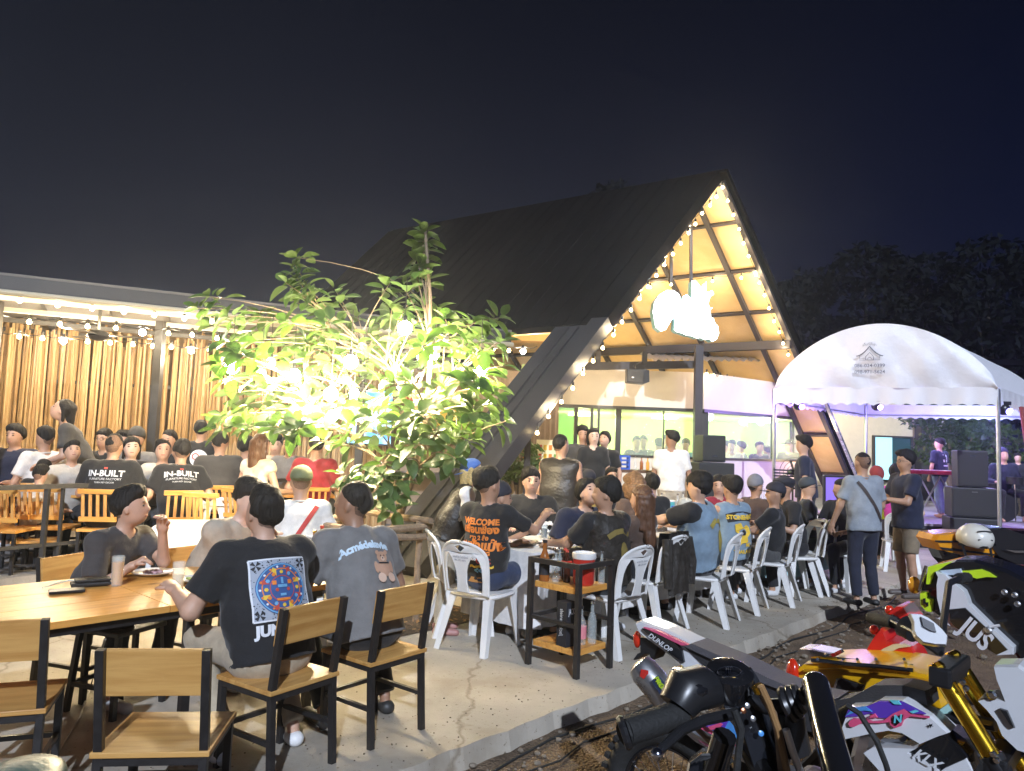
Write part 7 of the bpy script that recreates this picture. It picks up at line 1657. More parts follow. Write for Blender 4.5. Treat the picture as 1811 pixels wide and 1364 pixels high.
# guests behind the cafe glass
gl = [(1126, 772, 15.6, 190, 'guest behind glass in dark shirt', 'black'), (1138, 771, 16.0, 170, 'guest head just behind the dark shirt one', 'tan'), (1166, 776, 15.5, 10, 'guest in green camouflage seen through the glass', 'camo'), (1180, 769, 16.2, 185, 'tall pale guest through the glass by the walker', 'cream'), (1213, 777, 15.6, 160, 'guest in teal behind the white tee walker', 'teal'), (1283, 780, 16.6, 120, 'first guest after the hall post', 'cream'), (1294, 779, 16.4, 160, 'guest with bowed dark head behind the glass', 'cream'), (1311, 781, 16.8, 60, 'guest in black between two bowed heads', 'black'), (1343, 781, 16.6, 200, 'guest near the far glass joint', 'charcoal'), (1357, 788, 16.9, 20, 'guest with round black hair beside the joint', 'black'), (1396, 778, 17.2, 150, 'guest wearing a wide black hat', 'charcoal')]
for px, py, d, ph, lb, tp_ in gl:
    kw = dict(cap=('hat', (.03, .03, .03))) if 'hat' in lb else {}
    person(px, py, d, ph, 'person, '+lb, floor=.5, lean=10, top=tp_, h=.026, skin='a', **kw)
# ------------------------------------------------------------------ motorcycles parked in a row
WPL = mat('gloss_white', (.72, .73, .76), .22, coat=.6, var=.03, vs=4); BGL = mat('gloss_black', (.012, .012, .014), .15, coat=.8); SEATM = mat('seat_vinyl', (.10, .095, .105), .6, bump=.25, bs=160)
SEATD = mat('seat_dark', (.035, .034, .037), .6, bump=.2, bs=160); YEL = mat('gloss_yellow', (.78, .42, .01), .32, coat=.3, var=.03); RED = mat('gloss_red', (.62, .02, .015), .25, coat=.6)
NEON = mat('neon_yellow', (.60, .85, .03), .3, coat=.4); GOLD = mat('gold_anodised', (.80, .48, .04), .22, 1.0); ORG = mat('gloss_orange', (.70, .28, .01), .25, coat=.7)
PUR = mat('vinyl_purple', (.12, .05, .45), .25, coat=.5); PINK = mat('vinyl_pink', (.75, .10, .22), .25, coat=.5); BLU = mat('vinyl_blue', (.08, .30, .70), .25, coat=.5); CYN = mat('vinyl_cyan', (.15, .60, .72), .25, coat=.5)
SILV = mat('cast_silver', (.5, .5, .52), .3, .9, var=.15, vs=10); ENG = mat('engine_dark', (.04, .04, .042), .45, .6, var=.3, vs=20, bump=.2)
AX = -E2          # every bike points this way
def cr3(pts): return [(1110+.2009*x, 1090+.2009*y) for x, y in pts]
def cr4(pts): return [(1440+.2049*x, 1180+.2049*y) for x, y in pts]
def cr5(pts): return [(1520+.1759*x, 960+.1759*y) for x, y in pts]
def cr8(pts): return [(1060+.4147*x, 1000+.4147*y) for x, y in pts]
def panel(parent, name, px, P, m, th=.03, n=None, ch=.07, lift=0):
    """a body panel set in the bike's own upright plane, with real thickness and chamfered edges"""
    n = Vector(n or -E1).normalized(); P = Vector(P)+n*(lift+th*.5); pts = [on_plane(x, y, P, n) for x, y in px]
    c = sum(pts, Vector())/len(pts); k = len(pts); mb = MB()
    inner = [p+(c-p)*ch*.6 for p in pts]; back = [p-n*th for p in pts]
    mb.v = [tuple(v) for v in inner+[p-n*th*.2 for p in pts]+back]
    a_ = n.orthogonal().normalized(); b_ = n.cross(a_)
    tr = tessellate_polygon([[Vector((p.dot(a_), p.dot(b_), 0)) for p in inner]])
    mb.f = [tuple(t) for t in tr]+[tuple(i+2*k for i in t) for t in tr]
    for i in range(k): j = (i+1) % k; mb.f += [(i, j, k+j, k+i), (k+i, k+j, 2*k+j, 2*k+i)]
    return mb.build(name, m, parent)
def on_bike(px, py, P, lift=0): n = -E1; return on_plane(px, py, Vector(P)+n*lift, n)
def wheel(parent, c, r, ax, name='wheel', knob=True, tw=.055, spokes=28, m=None):
    ax = Vector(ax).normalized(); a = ax.cross(UP).normalized(); b = a.cross(ax).normalized(); c = Vector(c)
    def pt(ang, rad, off=0): return c+(a*math.cos(ang)+b*math.sin(ang))*rad+ax*off
    mb = MB(); n = 48; k = 10; prof = [(r-.045+.05*math.cos(t), tw*math.sin(t)) for t in np.linspace(0, 2*math.pi, k, endpoint=False)]
    for i in range(n):
        for rr_, oo in prof: mb.v.append(tuple(pt(2*math.pi*i/n, rr_, oo)))
    for i in range(n):
        for j in range(k): mb.f.append((i*k+j, i*k+(j+1) % k, ((i+1) % n)*k+(j+1) % k, ((i+1) % n)*k+j))
    w = mb.build(name, BLKR, parent, smooth=2)
    if knob:
        kb_ = MB()
        for i in range(44):
            for q, off in ((0, 0), (.5, -.035), (.5, .035)):
                an = 2*math.pi*(i+q)/44; p = pt(an, r+.004, off); t = (a*-math.sin(an)+b*math.cos(an)); u_ = (a*math.cos(an)+b*math.sin(an)); kb_.box(p, (.026, .018, .022), Matrix((ax, t, u_)).transposed())
        tag(kb_.build('tread_block', BLKR, w), kind='stuff')
    mb = MB()
    for s_ in (-.02, .02): mb.tube([pt(2*math.pi*i/36, r-.095, s_) for i in range(37)], .009, 6, False)
    mb.build('rim', m or BGL, w, smooth=True); MB().lathe(c, [(.035, -.05), (.025, -.02), (.025, .02), (.035, .05)], 12, axis=ax).build('hub', SILV, w, smooth=True)
    sp = MB()
    for i in range(spokes): an = 2*math.pi*i/spokes; sp.tube([pt(an+.25*(-1)**i, .03, .03*(-1)**i), pt(an, r-.095, 0)], .0022, 4, False)
    tag(sp.build('spoke', CHROME, w), kind='stuff')
    return w
# ---- the white off-road bike with golden fork
PK = Vector((.71, 3.1, .22))
bk = empty('motorcycle', (0, 0, 0), 0, 'white dirt bike with pink and purple graphics and a golden fork', 'motorcycle', 'motorcycles parked beside the slab')
wheel(bk, PK, .315, E1); FWK = PK+AX*1.42; wheel(bk, FWK+UP*.02, .335, E1)
panel(bk, 'rear_fender', [(1121, 1101), (1130, 1098), (1172, 1114), (1224, 1139), (1262, 1186), (1300, 1215), (1260, 1200), (1232, 1190), (1214, 1184), (1184, 1159), (1152, 1136), (1128, 1117)], PK, WPL, .12, lift=-.02)
panel(bk, 'fender_decal', cr3([(120, 108), (200, 120), (420, 235), (470, 300), (490, 410), (370, 330), (230, 215)]), PK, BGL, .02, lift=.045)
panel(bk, 'decal_stripe', cr3([(130, 98), (260, 128), (540, 258), (480, 262), (250, 150)]), PK, PINK, .02, lift=.052)
def px_text(parent, body, size_px, x, y, rot, P, m, lift, bold=.0, shear=.2, sx=1, name='lettering', n=None):
    vs, fs = text_shape(body, 1.0, bold=bold, shear=shear); n = Vector(n or -E1); o = []
    for v in vs:
        u, w = v[0]*size_px*sx, v[1]*size_px; o.append(tuple(on_plane(x+u*math.cos(rot)+w*math.sin(rot), y+u*math.sin(rot)-w*math.cos(rot), Vector(P)+n*lift, n)))
    mb = MB(); mb.add(o, fs); return mb.build(name, m, parent, bm_fix=False)
px_text(bk, 'DUNLOP', 12, 1167, 1137, .62, PK, WPL, .06, .03)
panel(bk, 'side_panel', [(1214, 1183), (1232, 1188), (1262, 1198), (1262, 1215), (1212, 1225), (1196, 1212), (1188, 1182)], PK, BGL, .10, lift=-.03)
MB().lathe(on_bike(1219, 1194, PK, .06), [(.022, 0), (.03, .012), (.014, .016)], 14, axis=-E1).build('cap', WPL, bk, smooth=True)
panel(bk, 'seat', [(1207, 1143), (1223, 1139), (1262, 1157), (1300, 1172), (1360, 1203), (1420, 1228), (1470, 1240), (1505, 1235), (1548, 1212), (1600, 1212), (1640, 1222), (1645, 1250), (1600, 1240), (1520, 1262), (1500, 1290), (1460, 1300), (1400, 1290), (1330, 1240), (1262, 1196), (1232, 1168)], PK, SEATD, .11, ch=.03, lift=-.01)
panel(bk, 'seat_top', [(1208, 1143), (1222, 1138), (1262, 1155), (1300, 1170), (1362, 1201), (1425, 1226), (1478, 1237), (1470, 1244), (1415, 1234), (1352, 1210), (1290, 1180), (1240, 1158)], PK, SEATM, .13, ch=.02, lift=-.005)
mu0, mu1 = on_bike(1131, 1176, PK, .16), on_bike(1186, 1243, PK, .14); md = (mu0-mu1).normalized(); ml = (mu0-mu1).length
mf = MB().lathe(mu1, [(.02, -.05), (.052, .0), (.060, .03), (.060, ml-.03), (.050, ml), (.030, ml+.012), (.001, ml+.012)], 20, axis=md).build('muffler', SILV, bk, smooth=True)
panel(mf, 'badge', cr3([(115, 470), (175, 480), (175, 510), (140, 555), (105, 530)]), PK, RED, .006, lift=.225); panel(mf, 'wrap', cr3([(210, 570), (260, 520), (330, 600), (395, 700), (320, 745)]), PK, mat('wrap_dark', (.03, .05, .12), .3), .006, lift=.222)
px_text(mf, 'PRO', 12, 1165, 1207, .98, PK, NEON, .232, .03); px_text(mf, 'CIRCUIT', 9, 1171, 1216, 1.02, PK, NEON, .232, .03)
MB().tube([mu1, mu1-md*.12, on_bike(1240, 1300, PK, .12), on_bike(1330, 1345, PK, .13), on_bike(1420, 1370, PK, .14)], .02, 8).build('exhaust_pipe', SILV, bk, smooth=True)
MB().ball(on_bike(1127, 1131, PK, .0), .03, 10, 8, (.6, .8, 1.2)).build('tail_light', mat('red_lens', (.6, .03, .01), .15, coat=1), bk, smooth=2)
pb_ = panel(bk, 'plate_holder', cr3([(110, 180), (170, 190), (270, 270), (245, 330), (215, 390), (190, 330), (150, 330), (60, 390), (45, 385), (85, 330), (110, 320)]), PK, BLKP, .09, lift=-.03)
panel(bk, 'shroud', cr4([(225, 540), (262, 440), (300, 345), (450, 338), (560, 288), (760, 290), (900, 380), (1000, 430), (1160, 575), (1080, 600), (920, 668), (760, 572), (640, 550), (520, 570), (225, 632)]), PK, WPL, .10, ch=.04, lift=.06)
panel(bk, 'graphic', cr4([(262, 432), (300, 350), (445, 342), (560, 294), (745, 298), (850, 350), (960, 408), (850, 400), (780, 362), (700, 400), (640, 440), (560, 440), (530, 410), (480, 400), (380, 425)]), PK, PUR, .012, ch=.02, lift=.113)
panel(bk, 'graphic', cr4([(300, 470), (330, 445), (420, 450), (500, 470), (600, 460), (680, 400), (770, 362), (830, 405), (985, 430), (990, 442), (830, 425), (770, 460), (750, 510), (690, 528), (655, 500), (650, 475), (560, 485), (420, 480), (340, 518), (305, 515), (292, 490)]), PK, PINK, .012, ch=.01, lift=.116)
panel(bk, 'graphic', cr4([(340, 350), (440, 342), (500, 385), (430, 375), (370, 385), (270, 420)]), PK, BLU, .012, ch=.02, lift=.119); panel(bk, 'graphic', cr4([(650, 288), (720, 292), (750, 325), (690, 322)]), PK, CYN, .012, lift=.119); panel(bk, 'graphic', cr4([(820, 385), (870, 370), (900, 385), (850, 402)]), PK, CYN, .012, lift=.119); panel(bk, 'graphic', cr4([(480, 420), (520, 402), (545, 436), (475, 438)]), PK, PINK, .012, lift=.120)
panel(bk, 'emblem', cr4([(672, 432), (768, 412), (755, 468), (705, 508), (672, 478)]), PK, BGL, .012, lift=.121); px_text(bk, 'N', 19, 1440+.2049*716, 1180+.2049*450, -.1, PK, CYN, .13, .04)
px_text(bk, '★', 12, 1440+.2049*1000, 1180+.2049*505, .6, PK, BGL, .118)
panel(bk, 'radiator_guard', cr4([(1000, 425), (1180, 300), (1225, 370), (1040, 480)]), PK, mat('mint_plastic', (.45, .72, .68), .35), .05, lift=-.03)
panel(bk, 'lower_shroud', cr4([(800, 740), (930, 668), (1100, 582), (1260, 700), (1330, 790), (1370, 900), (1080, 900), (1000, 850)]), PK, BGL, .09, ch=.04, lift=.055)
panel(bk, 'side_cover', cr4([(418, 742), (500, 690), (880, 704), (800, 742), (1000, 850), (1080, 905), (560, 900), (470, 800)]), PK, WPL, .09, ch=.04, lift=.07); panel(bk, 'side_cover', cr4([(1130, 870), (1310, 790), (1370, 905), (1080, 905)]), PK, WPL, .05, lift=.085)
px_text(bk, 'KLX', 27, 1440+.2049*965, 1180+.2049*800, .52, PK, WPL, .122, .03, .3)
panel(bk, 'frame_guard', cr4([(270, 810), (600, 610), (740, 620), (765, 655), (700, 680), (500, 685), (420, 740), (280, 870)]), PK, SILV, .05, lift=.03)
panel(bk, 'side_cover', cr3([(470, 1000), (540, 975), (880, 850), (960, 900), (1140, 1100), (1150, 1145), (1020, 1192), (900, 1135), (760, 1182), (640, 1110), (560, 1050)]), PK, PINK, .06, ch=.03, lift=.02)
panel(bk, 'graphic', cr3([(630, 940), (780, 885), (880, 852), (940, 900), (1120, 1090), (1000, 1135), (900, 1085), (830, 1060)]), PK, BLU, .012, ch=.03, lift=.058); panel(bk, 'graphic', cr3([(650, 935), (770, 890), (850, 880), (880, 930), (850, 990), (780, 1010), (700, 980)]), PK, PUR, .012, ch=.03, lift=.064); panel(bk, 'graphic', cr3([(700, 975), (810, 940), (835, 955), (810, 985), (730, 1005)]), PK, PINK, .012, lift=.070); panel(bk, 'graphic', cr3([(470, 1000), (540, 975), (640, 1110), (760, 1182), (740, 1185), (600, 1110)]), PK, WPL, .012, lift=.058)
# frame and engine below
fr = MB(); s1 = on_bike(1300, 1250, PK, -.03); s2 = on_bike(1640, 1260, PK, -.03); fr.tube([PK+UP*.02, PK+AX*.42+UP*.1, PK+AX*.75-UP*.02], .022, 8).tube([PK+AX*.42+UP*.1, s1, s2, PK+AX*1.12+UP*.62], .02, 8).tube([s2, PK+AX*.95+UP*.1, PK+AX*.45+UP*.0], .02, 8); fr.build('frame', BLKP, bk, smooth=True)
MB().box(PK+AX*.66+UP*.14, (.24, .32, .30), Matrix.Rotation(facing(AX), 3, 'Z'), bev=.03).build('engine', ENG, bk); MB().tube([PK+AX*.74+UP*.24, PK+AX*.80+UP*.50], .08, 12).build('cylinder_head', SILV, bk)
for k_ in range(6): p0 = on_bike(1560+k_*10, 1290+k_*11, PK, -.06); MB().tube([p0, p0+E1*.1-UP*.05+AX*.08], .012, 6).build('hose', BLKR, bk, smooth=True)
f0, f1 = on_bike(1682, 1222, PK, .10), on_bike(1752, 1335, PK, .10); fdv = (f1-f0).normalized()
for q, nm in ((0, 'a'), (1, 'b')):
    o_ = E1*(.20*q); MB().tube([f0-fdv*.02+o_, f1+o_], .027, 16).build('fork_tube', GOLD, bk, smooth=True); MB().tube([f1+o_, f1+fdv*.06+o_], .034, 14).build('fork_clamp', BLKP, bk, smooth=True); MB().tube([f1+fdv*.06+o_, f1+fdv*.42+o_], .022, 12).build('fork_slider', GOLD, bk, smooth=True)
    MB().lathe(f0-fdv*.075+o_, [(.024, -.022), (.026, .0), (.018, .012)], 10, axis=-fdv).build('fork_cap', GOLD, bk)
MB().bar(f0-fdv*.045+E1*-.03, f0-fdv*.045+E1*.23, .065, .06, bev=.01).build('triple_clamp', BLKP, bk); MB().bar(f1+fdv*.03-E1*.03, f1+fdv*.03+E1*.23, .065, .05, bev=.01).build('triple_clamp', BLKP, bk)
for (x_, y_) in ((1703, 1206), (1709, 1217), (1757, 1333), (1763, 1344)): MB().lathe(on_bike(x_, y_, PK, .135), [(.009, 0), (.009, .008), (.005, .01)], 8, axis=-E1).build('bolt', CHROME, bk)
panel(bk, 'number_plate', [(1757, 1178), (1800, 1178), (1850, 1210), (1850, 1345), (1800, 1330), (1772, 1303), (1762, 1278), (1744, 1256), (1728, 1240), (1750, 1234), (1778, 1241), (1762, 1200)], PK, WPL, .12, ch=.06, lift=.02)
panel(bk, 'vent', cr4([(1600, 362), (1662, 382), (1728, 530), (1690, 500)]), PK, BLKP, .02, lift=.085); MB().lathe(on_bike(1755, 1229, PK, .08), [(.014, 0), (.014, .01), (.008, .014)], 10, axis=-E1).build('bolt', CHROME, bk)
hb0 = on_bike(1612, 1118, PK, .12); gpA = at_y(1540, 1092, hb0.y+.32); 
MB().tube([gpA, at_y(1580, 1101, hb0.y+.2)], .021, 12).build('grip', BLKR, bk, smooth=True); MB().tube([at_y(1580, 1101, hb0.y+.2), at_y(1625, 1130, hb0.y+.1), f0-fdv*.10+E1*.1], .012, 8).build('handlebar', BLKP, bk, smooth=True)
MB().tube([at_y(1600, 1107, hb0.y+.14), at_y(1618, 1118, hb0.y+.1)], .036, 12).build('switch_pod', BLKP, bk, smooth=True); MB().tube([at_y(1620, 1120, hb0.y+.02), at_y(1575, 1098, hb0.y+.2), at_y(1540, 1086, hb0.y+.33)], .006, 6).build('lever', BLKP, bk, smooth=True)
gpB = hb0+E1*.62; MB().tube([f0-fdv*.10+E1*.1, gpB-E1*.15+UP*.1, gpB+UP*.1], .012, 8).build('handlebar', BLKP, bk, smooth=True); MB().tube([gpB+UP*.1, gpB+E1*.13+UP*.09], .021, 10).build('grip', BLKR, bk, smooth=True)
HG = on_bike(1650, 1110, PK, .14)
hgp = cr5([(508, 708), (620, 715), (690, 745), (762, 800), (840, 870), (892, 935), (882, 1030), (760, 1025), (640, 1002), (570, 935), (545, 880), (545, 790)]); panel(bk, 'handguard', hgp, HG, WPL, .05, ch=.10, n=(-.35, -.9, .35)); panel(bk, 'window', cr5([(618, 742), (750, 810), (775, 898), (720, 885), (640, 838)]), HG, mat('smoke_grey', (.16, .16, .17), .2), .01, n=(-.35, -.9, .35), lift=.03)
cab_ = [on_bike(1488, 1257, PK, .22), on_bike(1500, 1249, PK, .25), on_bike(1520, 1262, PK, .26), on_bike(1550, 1310, PK, .25), on_bike(1566, 1350, PK, .24), on_bike(1575, 1380, PK, .22)]; MB().tube(cab_, .009, 8).build('clutch_cable', BLKR, bk, smooth=True)
# ---- black handlebar bike in front
bb_ = empty('motorcycle', (0, 0, 0), 0, 'black off-road bike whose handlebar crosses before the white one', 'motorcycle', 'motorcycles parked beside the slab')
D = 1.42
def a1(x, y, d=D): return at_y(x, y, d)
MB().lathe(a1(1290, 1200), [(.040, -.03), (.046, .0), (.043, .016), (.034, .021), (.001, .021)], 20, axis=(0, -.35, 1)).build('stem_cap', BGL, bb_, smooth=True)
px_text(bb_, 'JIL', 15, 1290, 1186, .05, a1(1290, 1190, D-.035), CHROME, .002, .02, 0, n=(0, -.6, 1))
rg = [a1(1290+21*math.cos(t), 1188+9*math.sin(t), D-.03) for t in np.linspace(0, 6.283, 25)]; MB().tube(rg, .0012, 4, False).build('ring', CHROME, bb_)
MB().tube([a1(1105, 1295, D-.12), a1(1205, 1262, D-.05)], .0235, 14).build('grip', BLKR, bb_, smooth=True); MB().lathe(a1(1104, 1296, D-.12), [(.026, -.006), (.029, 0), (.026, .006)], 14, axis=a1(1105, 1295)-a1(1205, 1262)).build('bar_end', BLKP, bb_)
for k_ in range(9): t = .08+.1*k_; p = a1(1105, 1295, D-.12).lerp(a1(1205, 1262, D-.05), t); MB().lathe(p, [(.0245, -.002), (.0245, .002)], 12, axis=a1(1105, 1295)-a1(1205, 1262)).build('grip_ring', BLKR, bb_)
MB().tube([a1(1205, 1262, D-.05), a1(1232, 1228, D-.02), a1(1275, 1212, D)], .014, 10).build('handlebar', BLKP, bb_, smooth=True)
MB().tube([a1(1196, 1250, D-.05), a1(1212, 1222, D-.04), a1(1238, 1216, D-.03), a1(1262, 1222, D)], [.034, .042, .040, .03], 14).build('switch_pod', BLKP, bb_, smooth=True)
MB().ball(a1(1224, 1222, D-.06), .024, 12, 8, (1.3, .8, .8)).build('master_cylinder', BGL, bb_, smooth=2)
MB().tube([a1(1300, 1262, D-.02), a1(1245, 1274, D-.07), a1(1205, 1292, D-.12), a1(1162, 1332, D-.17)], [.011, .010, .009, .007], 8).build('lever', BLKP, bb_, smooth=True); MB().ball(a1(1162, 1334, D-.17), .011, 10, 8).build('lever_tip', CHROME, bb_, smooth=2)
plx = [(1262, 1205), (1330, 1180), (1343, 1200), (1352, 1240), (1378, 1300), (1398, 1364), (1430, 1440), (1350, 1440), (1335, 1364), (1312, 1290), (1280, 1250)]
panel(bb_, 'fork_bridge', plx, a1(1320, 1250), BGL, .05, n=(0, -1, .25), ch=.05)
for (x_, y_, m_) in ((1321, 1248, SILV), (1331, 1271, SILV), (1345, 1297, BLU), (1314, 1257, mat('copper', (.5, .2, .1), .3, 1))): MB().lathe(a1(x_, y_, D-.055), [(.005, 0), (.005, .004), (.002, .005)], 10, axis=(0, -1, .25)).build('bolt', m_, bb_, smooth=True)
for k_, (c_, m_) in enumerate((([(1341, 1215), (1352, 1238), (1368, 1262), (1376, 1300), (1382, 1364), (1386, 1400)], mat('brown_hose', (.22, .15, .10), .5)), ([(1345, 1213), (1360, 1245), (1376, 1290), (1392, 1364), (1398, 1400)], mat('brown_hose2', (.30, .17, .07), .5)), ([(1298, 1255), (1311, 1290), (1305, 1340), (1300, 1400)], BLKR), ([(1390, 1290), (1402, 1330), (1415, 1364), (1420, 1400)], SILV))): MB().tube([a1(x, y, D-.07-.01*k_) for x, y in c_], .0065, 8).build('cable', m_, bb_, smooth=True)
MB().tube([a1(1338, 1213, D-.07), a1(1344, 1224, D-.07)], .010, 8).build('cable_nut', GOLD, bb_)
MB().tube([a1(1300, 1222, D), a1(1350, 1250, D-.02), a1(1395, 1248, D-.05), a1(1425, 1228, D-.07)], .014, 10).build('handlebar', BLKP, bb_, smooth=True)
for k_, x_ in enumerate((1394, 1404, 1412)): MB().lathe(a1(x_, 1246-k_*5, D-.055), [(.030-.003*k_, -.006), (.033-.003*k_, 0), (.030-.003*k_, .006)], 14, axis=(1, -.5, .6)).build('clamp_ring', BLKP, bb_, smooth=True)
MB().tube([a1(1398, 1262, D-.04), a1(1396, 1290, D-.04), a1(1404, 1330, D-.04)], [.025, .03, .03], 10).build('switch_pod', BLKP, bb_, smooth=True)
MB().tube([a1(1443, 1212, D-.08), a1(1462, 1290, D-.20), a1(1484, 1372, D-.30), a1(1500, 1450, D-.38)], .0235, 14).build('grip', BGL, bb_, smooth=True); MB().ball(a1(1443, 1213, D-.08), .0245, 12, 8).build('bar_end', BGL, bb_, smooth=2)
pb2 = [(1210, 1382), (1216, 1350), (1240, 1332), (1275, 1326), (1290, 1340), (1292, 1390)]; panel(bb_, 'lamp_cowl', pb2, a1(1250, 1350, D+.1), BGL, .12, n=(-.3, -1, .3), ch=.2)
for k_ in range(4): MB().tube([a1(1222+8*k_, 1350-2*k_, D+.0), a1(1240+8*k_, 1336, D+.0), a1(1268+4*k_, 1333+3*k_, D+.0)], .0025, 5).build('cowl_rib', BLKP, bb_)
for k_ in range(3): MB().tube([a1(1225+3*k_, 1280+4*k_, D+.15), a1(1250+3*k_, 1305+4*k_, D+.12), a1(1285+2*k_, 1318+4*k_, D+.08)], .005, 6).build('brake_line', mat('brown_hose', (.22, .15, .1), .5), bb_, smooth=True)
FB = Vector((-.17, .985, 0)); LB = Vector((.985, .17, 0)); hub = a1(1335, 1290, D)+FB*.42; hub.z = .23; wheel(bb_, hub, .33, LB)
for s_ in (-.1, .1): MB().tube([hub+LB*s_, a1(1335, 1300, D)+LB*s_*.6], .022, 10).build('fork_tube', BGL, bb_, smooth=True)
rearc = hub-FB*1.42; hd_ = a1(1330, 1330, D); MB().tube([hd_, hd_-FB*.35-UP*.12, rearc+FB*.5+UP*.45, rearc+UP*.45], .022, 8).build('frame', BLKP, bb_, smooth=True); MB().tube([hd_-UP*.1, hub-FB*.55-UP*.05, rearc], .022, 8).build('frame', BLKP, bb_, smooth=True)
wheel(bb_, rearc, .31, LB); sb_ = hd_-FB*.30-UP*.16; MB().tube([sb_, sb_-FB*.35-UP*.03, sb_-FB*.8+UP*.0], [.09, .11, .07], 12).build('seat', SEATD, bb_, smooth=True); MB().box(hub-FB*.68+UP*.18, (.24, .32, .30), Matrix.Rotation(facing(FB), 3, 'Z'), bev=.03).build('engine', ENG, bb_)
# ---- yellow scooter
PY = PK+E1*.36
ys = empty('scooter', (0, 0, 0), 0, 'yellow scooter with chrome rack parked behind the white dirt bike', 'scooter', 'motorcycles parked beside the slab')
panel(ys, 'body', cr8([(835, 448), (868, 420), (1000, 414), (1150, 418), (1300, 440), (1400, 465), (1440, 520), (1475, 640), (1300, 680), (1000, 640), (860, 600), (800, 528)]), PY, YEL, .30, ch=.03, lift=-.12)
panel(ys, 'seam', cr8([(868, 446), (1000, 440), (1290, 470), (1400, 492), (1400, 499), (1290, 478), (1000, 449), (868, 455)]), PY, mat('yellow_seam', (.45, .22, .01), .3), .02, ch=.01, lift=.045)  # panel joint as a strip of darker yellow
MB().ball(on_bike(1402, 1194, PY, .02), .045, 12, 8, (.6, .8, 1.5)).build('tail_light', mat('red_lens', (.6, .03, .01), .15, coat=1), ys, smooth=2); MB().tube([on_bike(1388, 1205, PY, .02), on_bike(1396, 1200, PY, .02)], .012, 8).build('indicator', CHROME, ys)
MB().ball(on_bike(1405, 1179, PY, 0), .022, 8, 6, (1.4, 1, .6)).build('mount', CHROME, ys, smooth=2)
panel(ys, 'seat_plate', cr8([(838, 366), (850, 356), (900, 360), (990, 378), (1000, 392), (900, 388)]), PY, CHROME, .12, ch=.1, lift=-.08)
for dy, l0 in ((0, .0), (7, .10)): MB().tube([on_bike(x, y+dy, PY, l0-.05) for x, y in cr8([(905, 388), (960, 392), (1060, 405), (1200, 415), (1340, 432)])], .008, 8).build('rack_bar', CHROME, ys, smooth=True)
for x_ in (930, 1040, 1100, 1180, 1300): MB().tube([on_bike(*cr8([(x_, 400)])[0], PY, .06), on_bike(*cr8([(x_+8, 415)])[0], PY, -.12)], .006, 6).build('rack_strut', CHROME, ys)
panel(ys, 'vent_frame', cr8([(1008, 482), (1030, 478), (1135, 510), (1125, 542), (990, 540)]), PY, CHROME, .02, lift=.04); panel(ys, 'vent', cr8([(1016, 490), (1034, 486), (1124, 514), (1116, 536), (1002, 534)]), PY, ENG, .02, lift=.048)
panel(ys, 'seat', cr8([(1000, 412), (1150, 405), (1290, 428), (1400, 455), (1395, 470), (1290, 448), (1150, 425), (1000, 425)]), PY, BLKP, .08, ch=.05, lift=-.18)
wheel(ys, PY+AX*.45-UP*.1+E1*.12, .22, E1, knob=False, spokes=8); wheel(ys, PY+AX*1.55-UP*.1+E1*.12, .22, E1, knob=False, spokes=8); MB().tube([PY+AX*.9+UP*.1+E1*.12, PY+AX*1.3+UP*.05+E1*.12, PY+AX*1.5+UP*.6+E1*.12], .05, 10).build('frame', YEL, ys, smooth=True)
# ---- red bike
PR = PK+E1*.66
rb2 = empty('motorcycle', (0, 0, 0), 0, 'red faired bike with a cream stripe behind the yellow scooter', 'motorcycle', 'motorcycles parked beside the slab')
panel(rb2, 'fairing', cr5([(200, 868), (232, 900), (270, 982), (380, 1022), (520, 1050), (592, 1180), (640, 1300), (300, 1330), (10, 1200), (40, 1120), (100, 1010), (165, 905)]), PR, RED, .14, ch=.08, lift=-.02)
panel(rb2, 'stripe', cr5([(118, 1160), (230, 1070), (330, 1025), (440, 1020), (510, 1045), (400, 1058), (300, 1105), (215, 1172)]), PR, mat('cream_stripe', (.65, .55, .32), .3), .02, ch=.03, lift=.055)
panel(rb2, 'tank_cover', cr5([(300, 690), (332, 668), (375, 636), (432, 640), (500, 740), (532, 780), (508, 804), (420, 770), (330, 722), (290, 715)]), PR, RED, .16, ch=.08, lift=-.02)
for x_, y_ in ((1573, 1079), (1546, 1114)): MB().ball(on_bike(x_, y_, PR, .0), .02, 8, 6).build('indicator', mat('red_lens', (.6, .03, .01), .15), rb2, smooth=2)
wheel(rb2, PR-UP*.0+AX*.25+UP*.0, .30, E1, knob=False); wheel(rb2, PR+AX*1.5, .30, E1, knob=False); MB().tube([PR+AX*.25, PR+AX*.6+UP*.45, PR+AX*1.2+UP*.55, PR+AX*1.5], .03, 8).build('frame', BLKP, rb2, smooth=True); MB().box(PR+AX*.8+UP*.2, (.25, .4, .35), Matrix.Rotation(facing(AX), 3, 'Z'), bev=.04).build('engine', ENG, rb2)
# ---- neon and black bike lettered JUS
PJ = PK+E1*1.02
jb = empty('motorcycle', (0, 0, 0), 0, 'black and white bike with neon yellow flashes and big side letters', 'motorcycle', 'motorcycles parked beside the slab')
panel(jb, 'tail_body', cr5([(690, 240), (760, 225), (950, 180), (1150, 178), (1320, 230), (1480, 285), (1700, 400), (1900, 700), (1900, 1250), (1700, 1250), (1550, 1060), (1380, 900), (1090, 620), (900, 600), (780, 700), (700, 700), (640, 650), (600, 560), (600, 480), (640, 350)]), PJ, BGL, .26, ch=.07, lift=-.10)
panel(jb, 'side_panel', cr5([(762, 292), (860, 322), (940, 400), (1050, 490), (1080, 560), (1100, 622), (1240, 760), (1380, 900), (1550, 1060), (1545, 1130), (1385, 1140), (1300, 1080), (1180, 1000), (960, 860), (870, 820), (780, 762), (820, 740), (775, 560), (770, 420), (785, 340)]), PJ, WPL, .06, ch=.03, lift=.06)
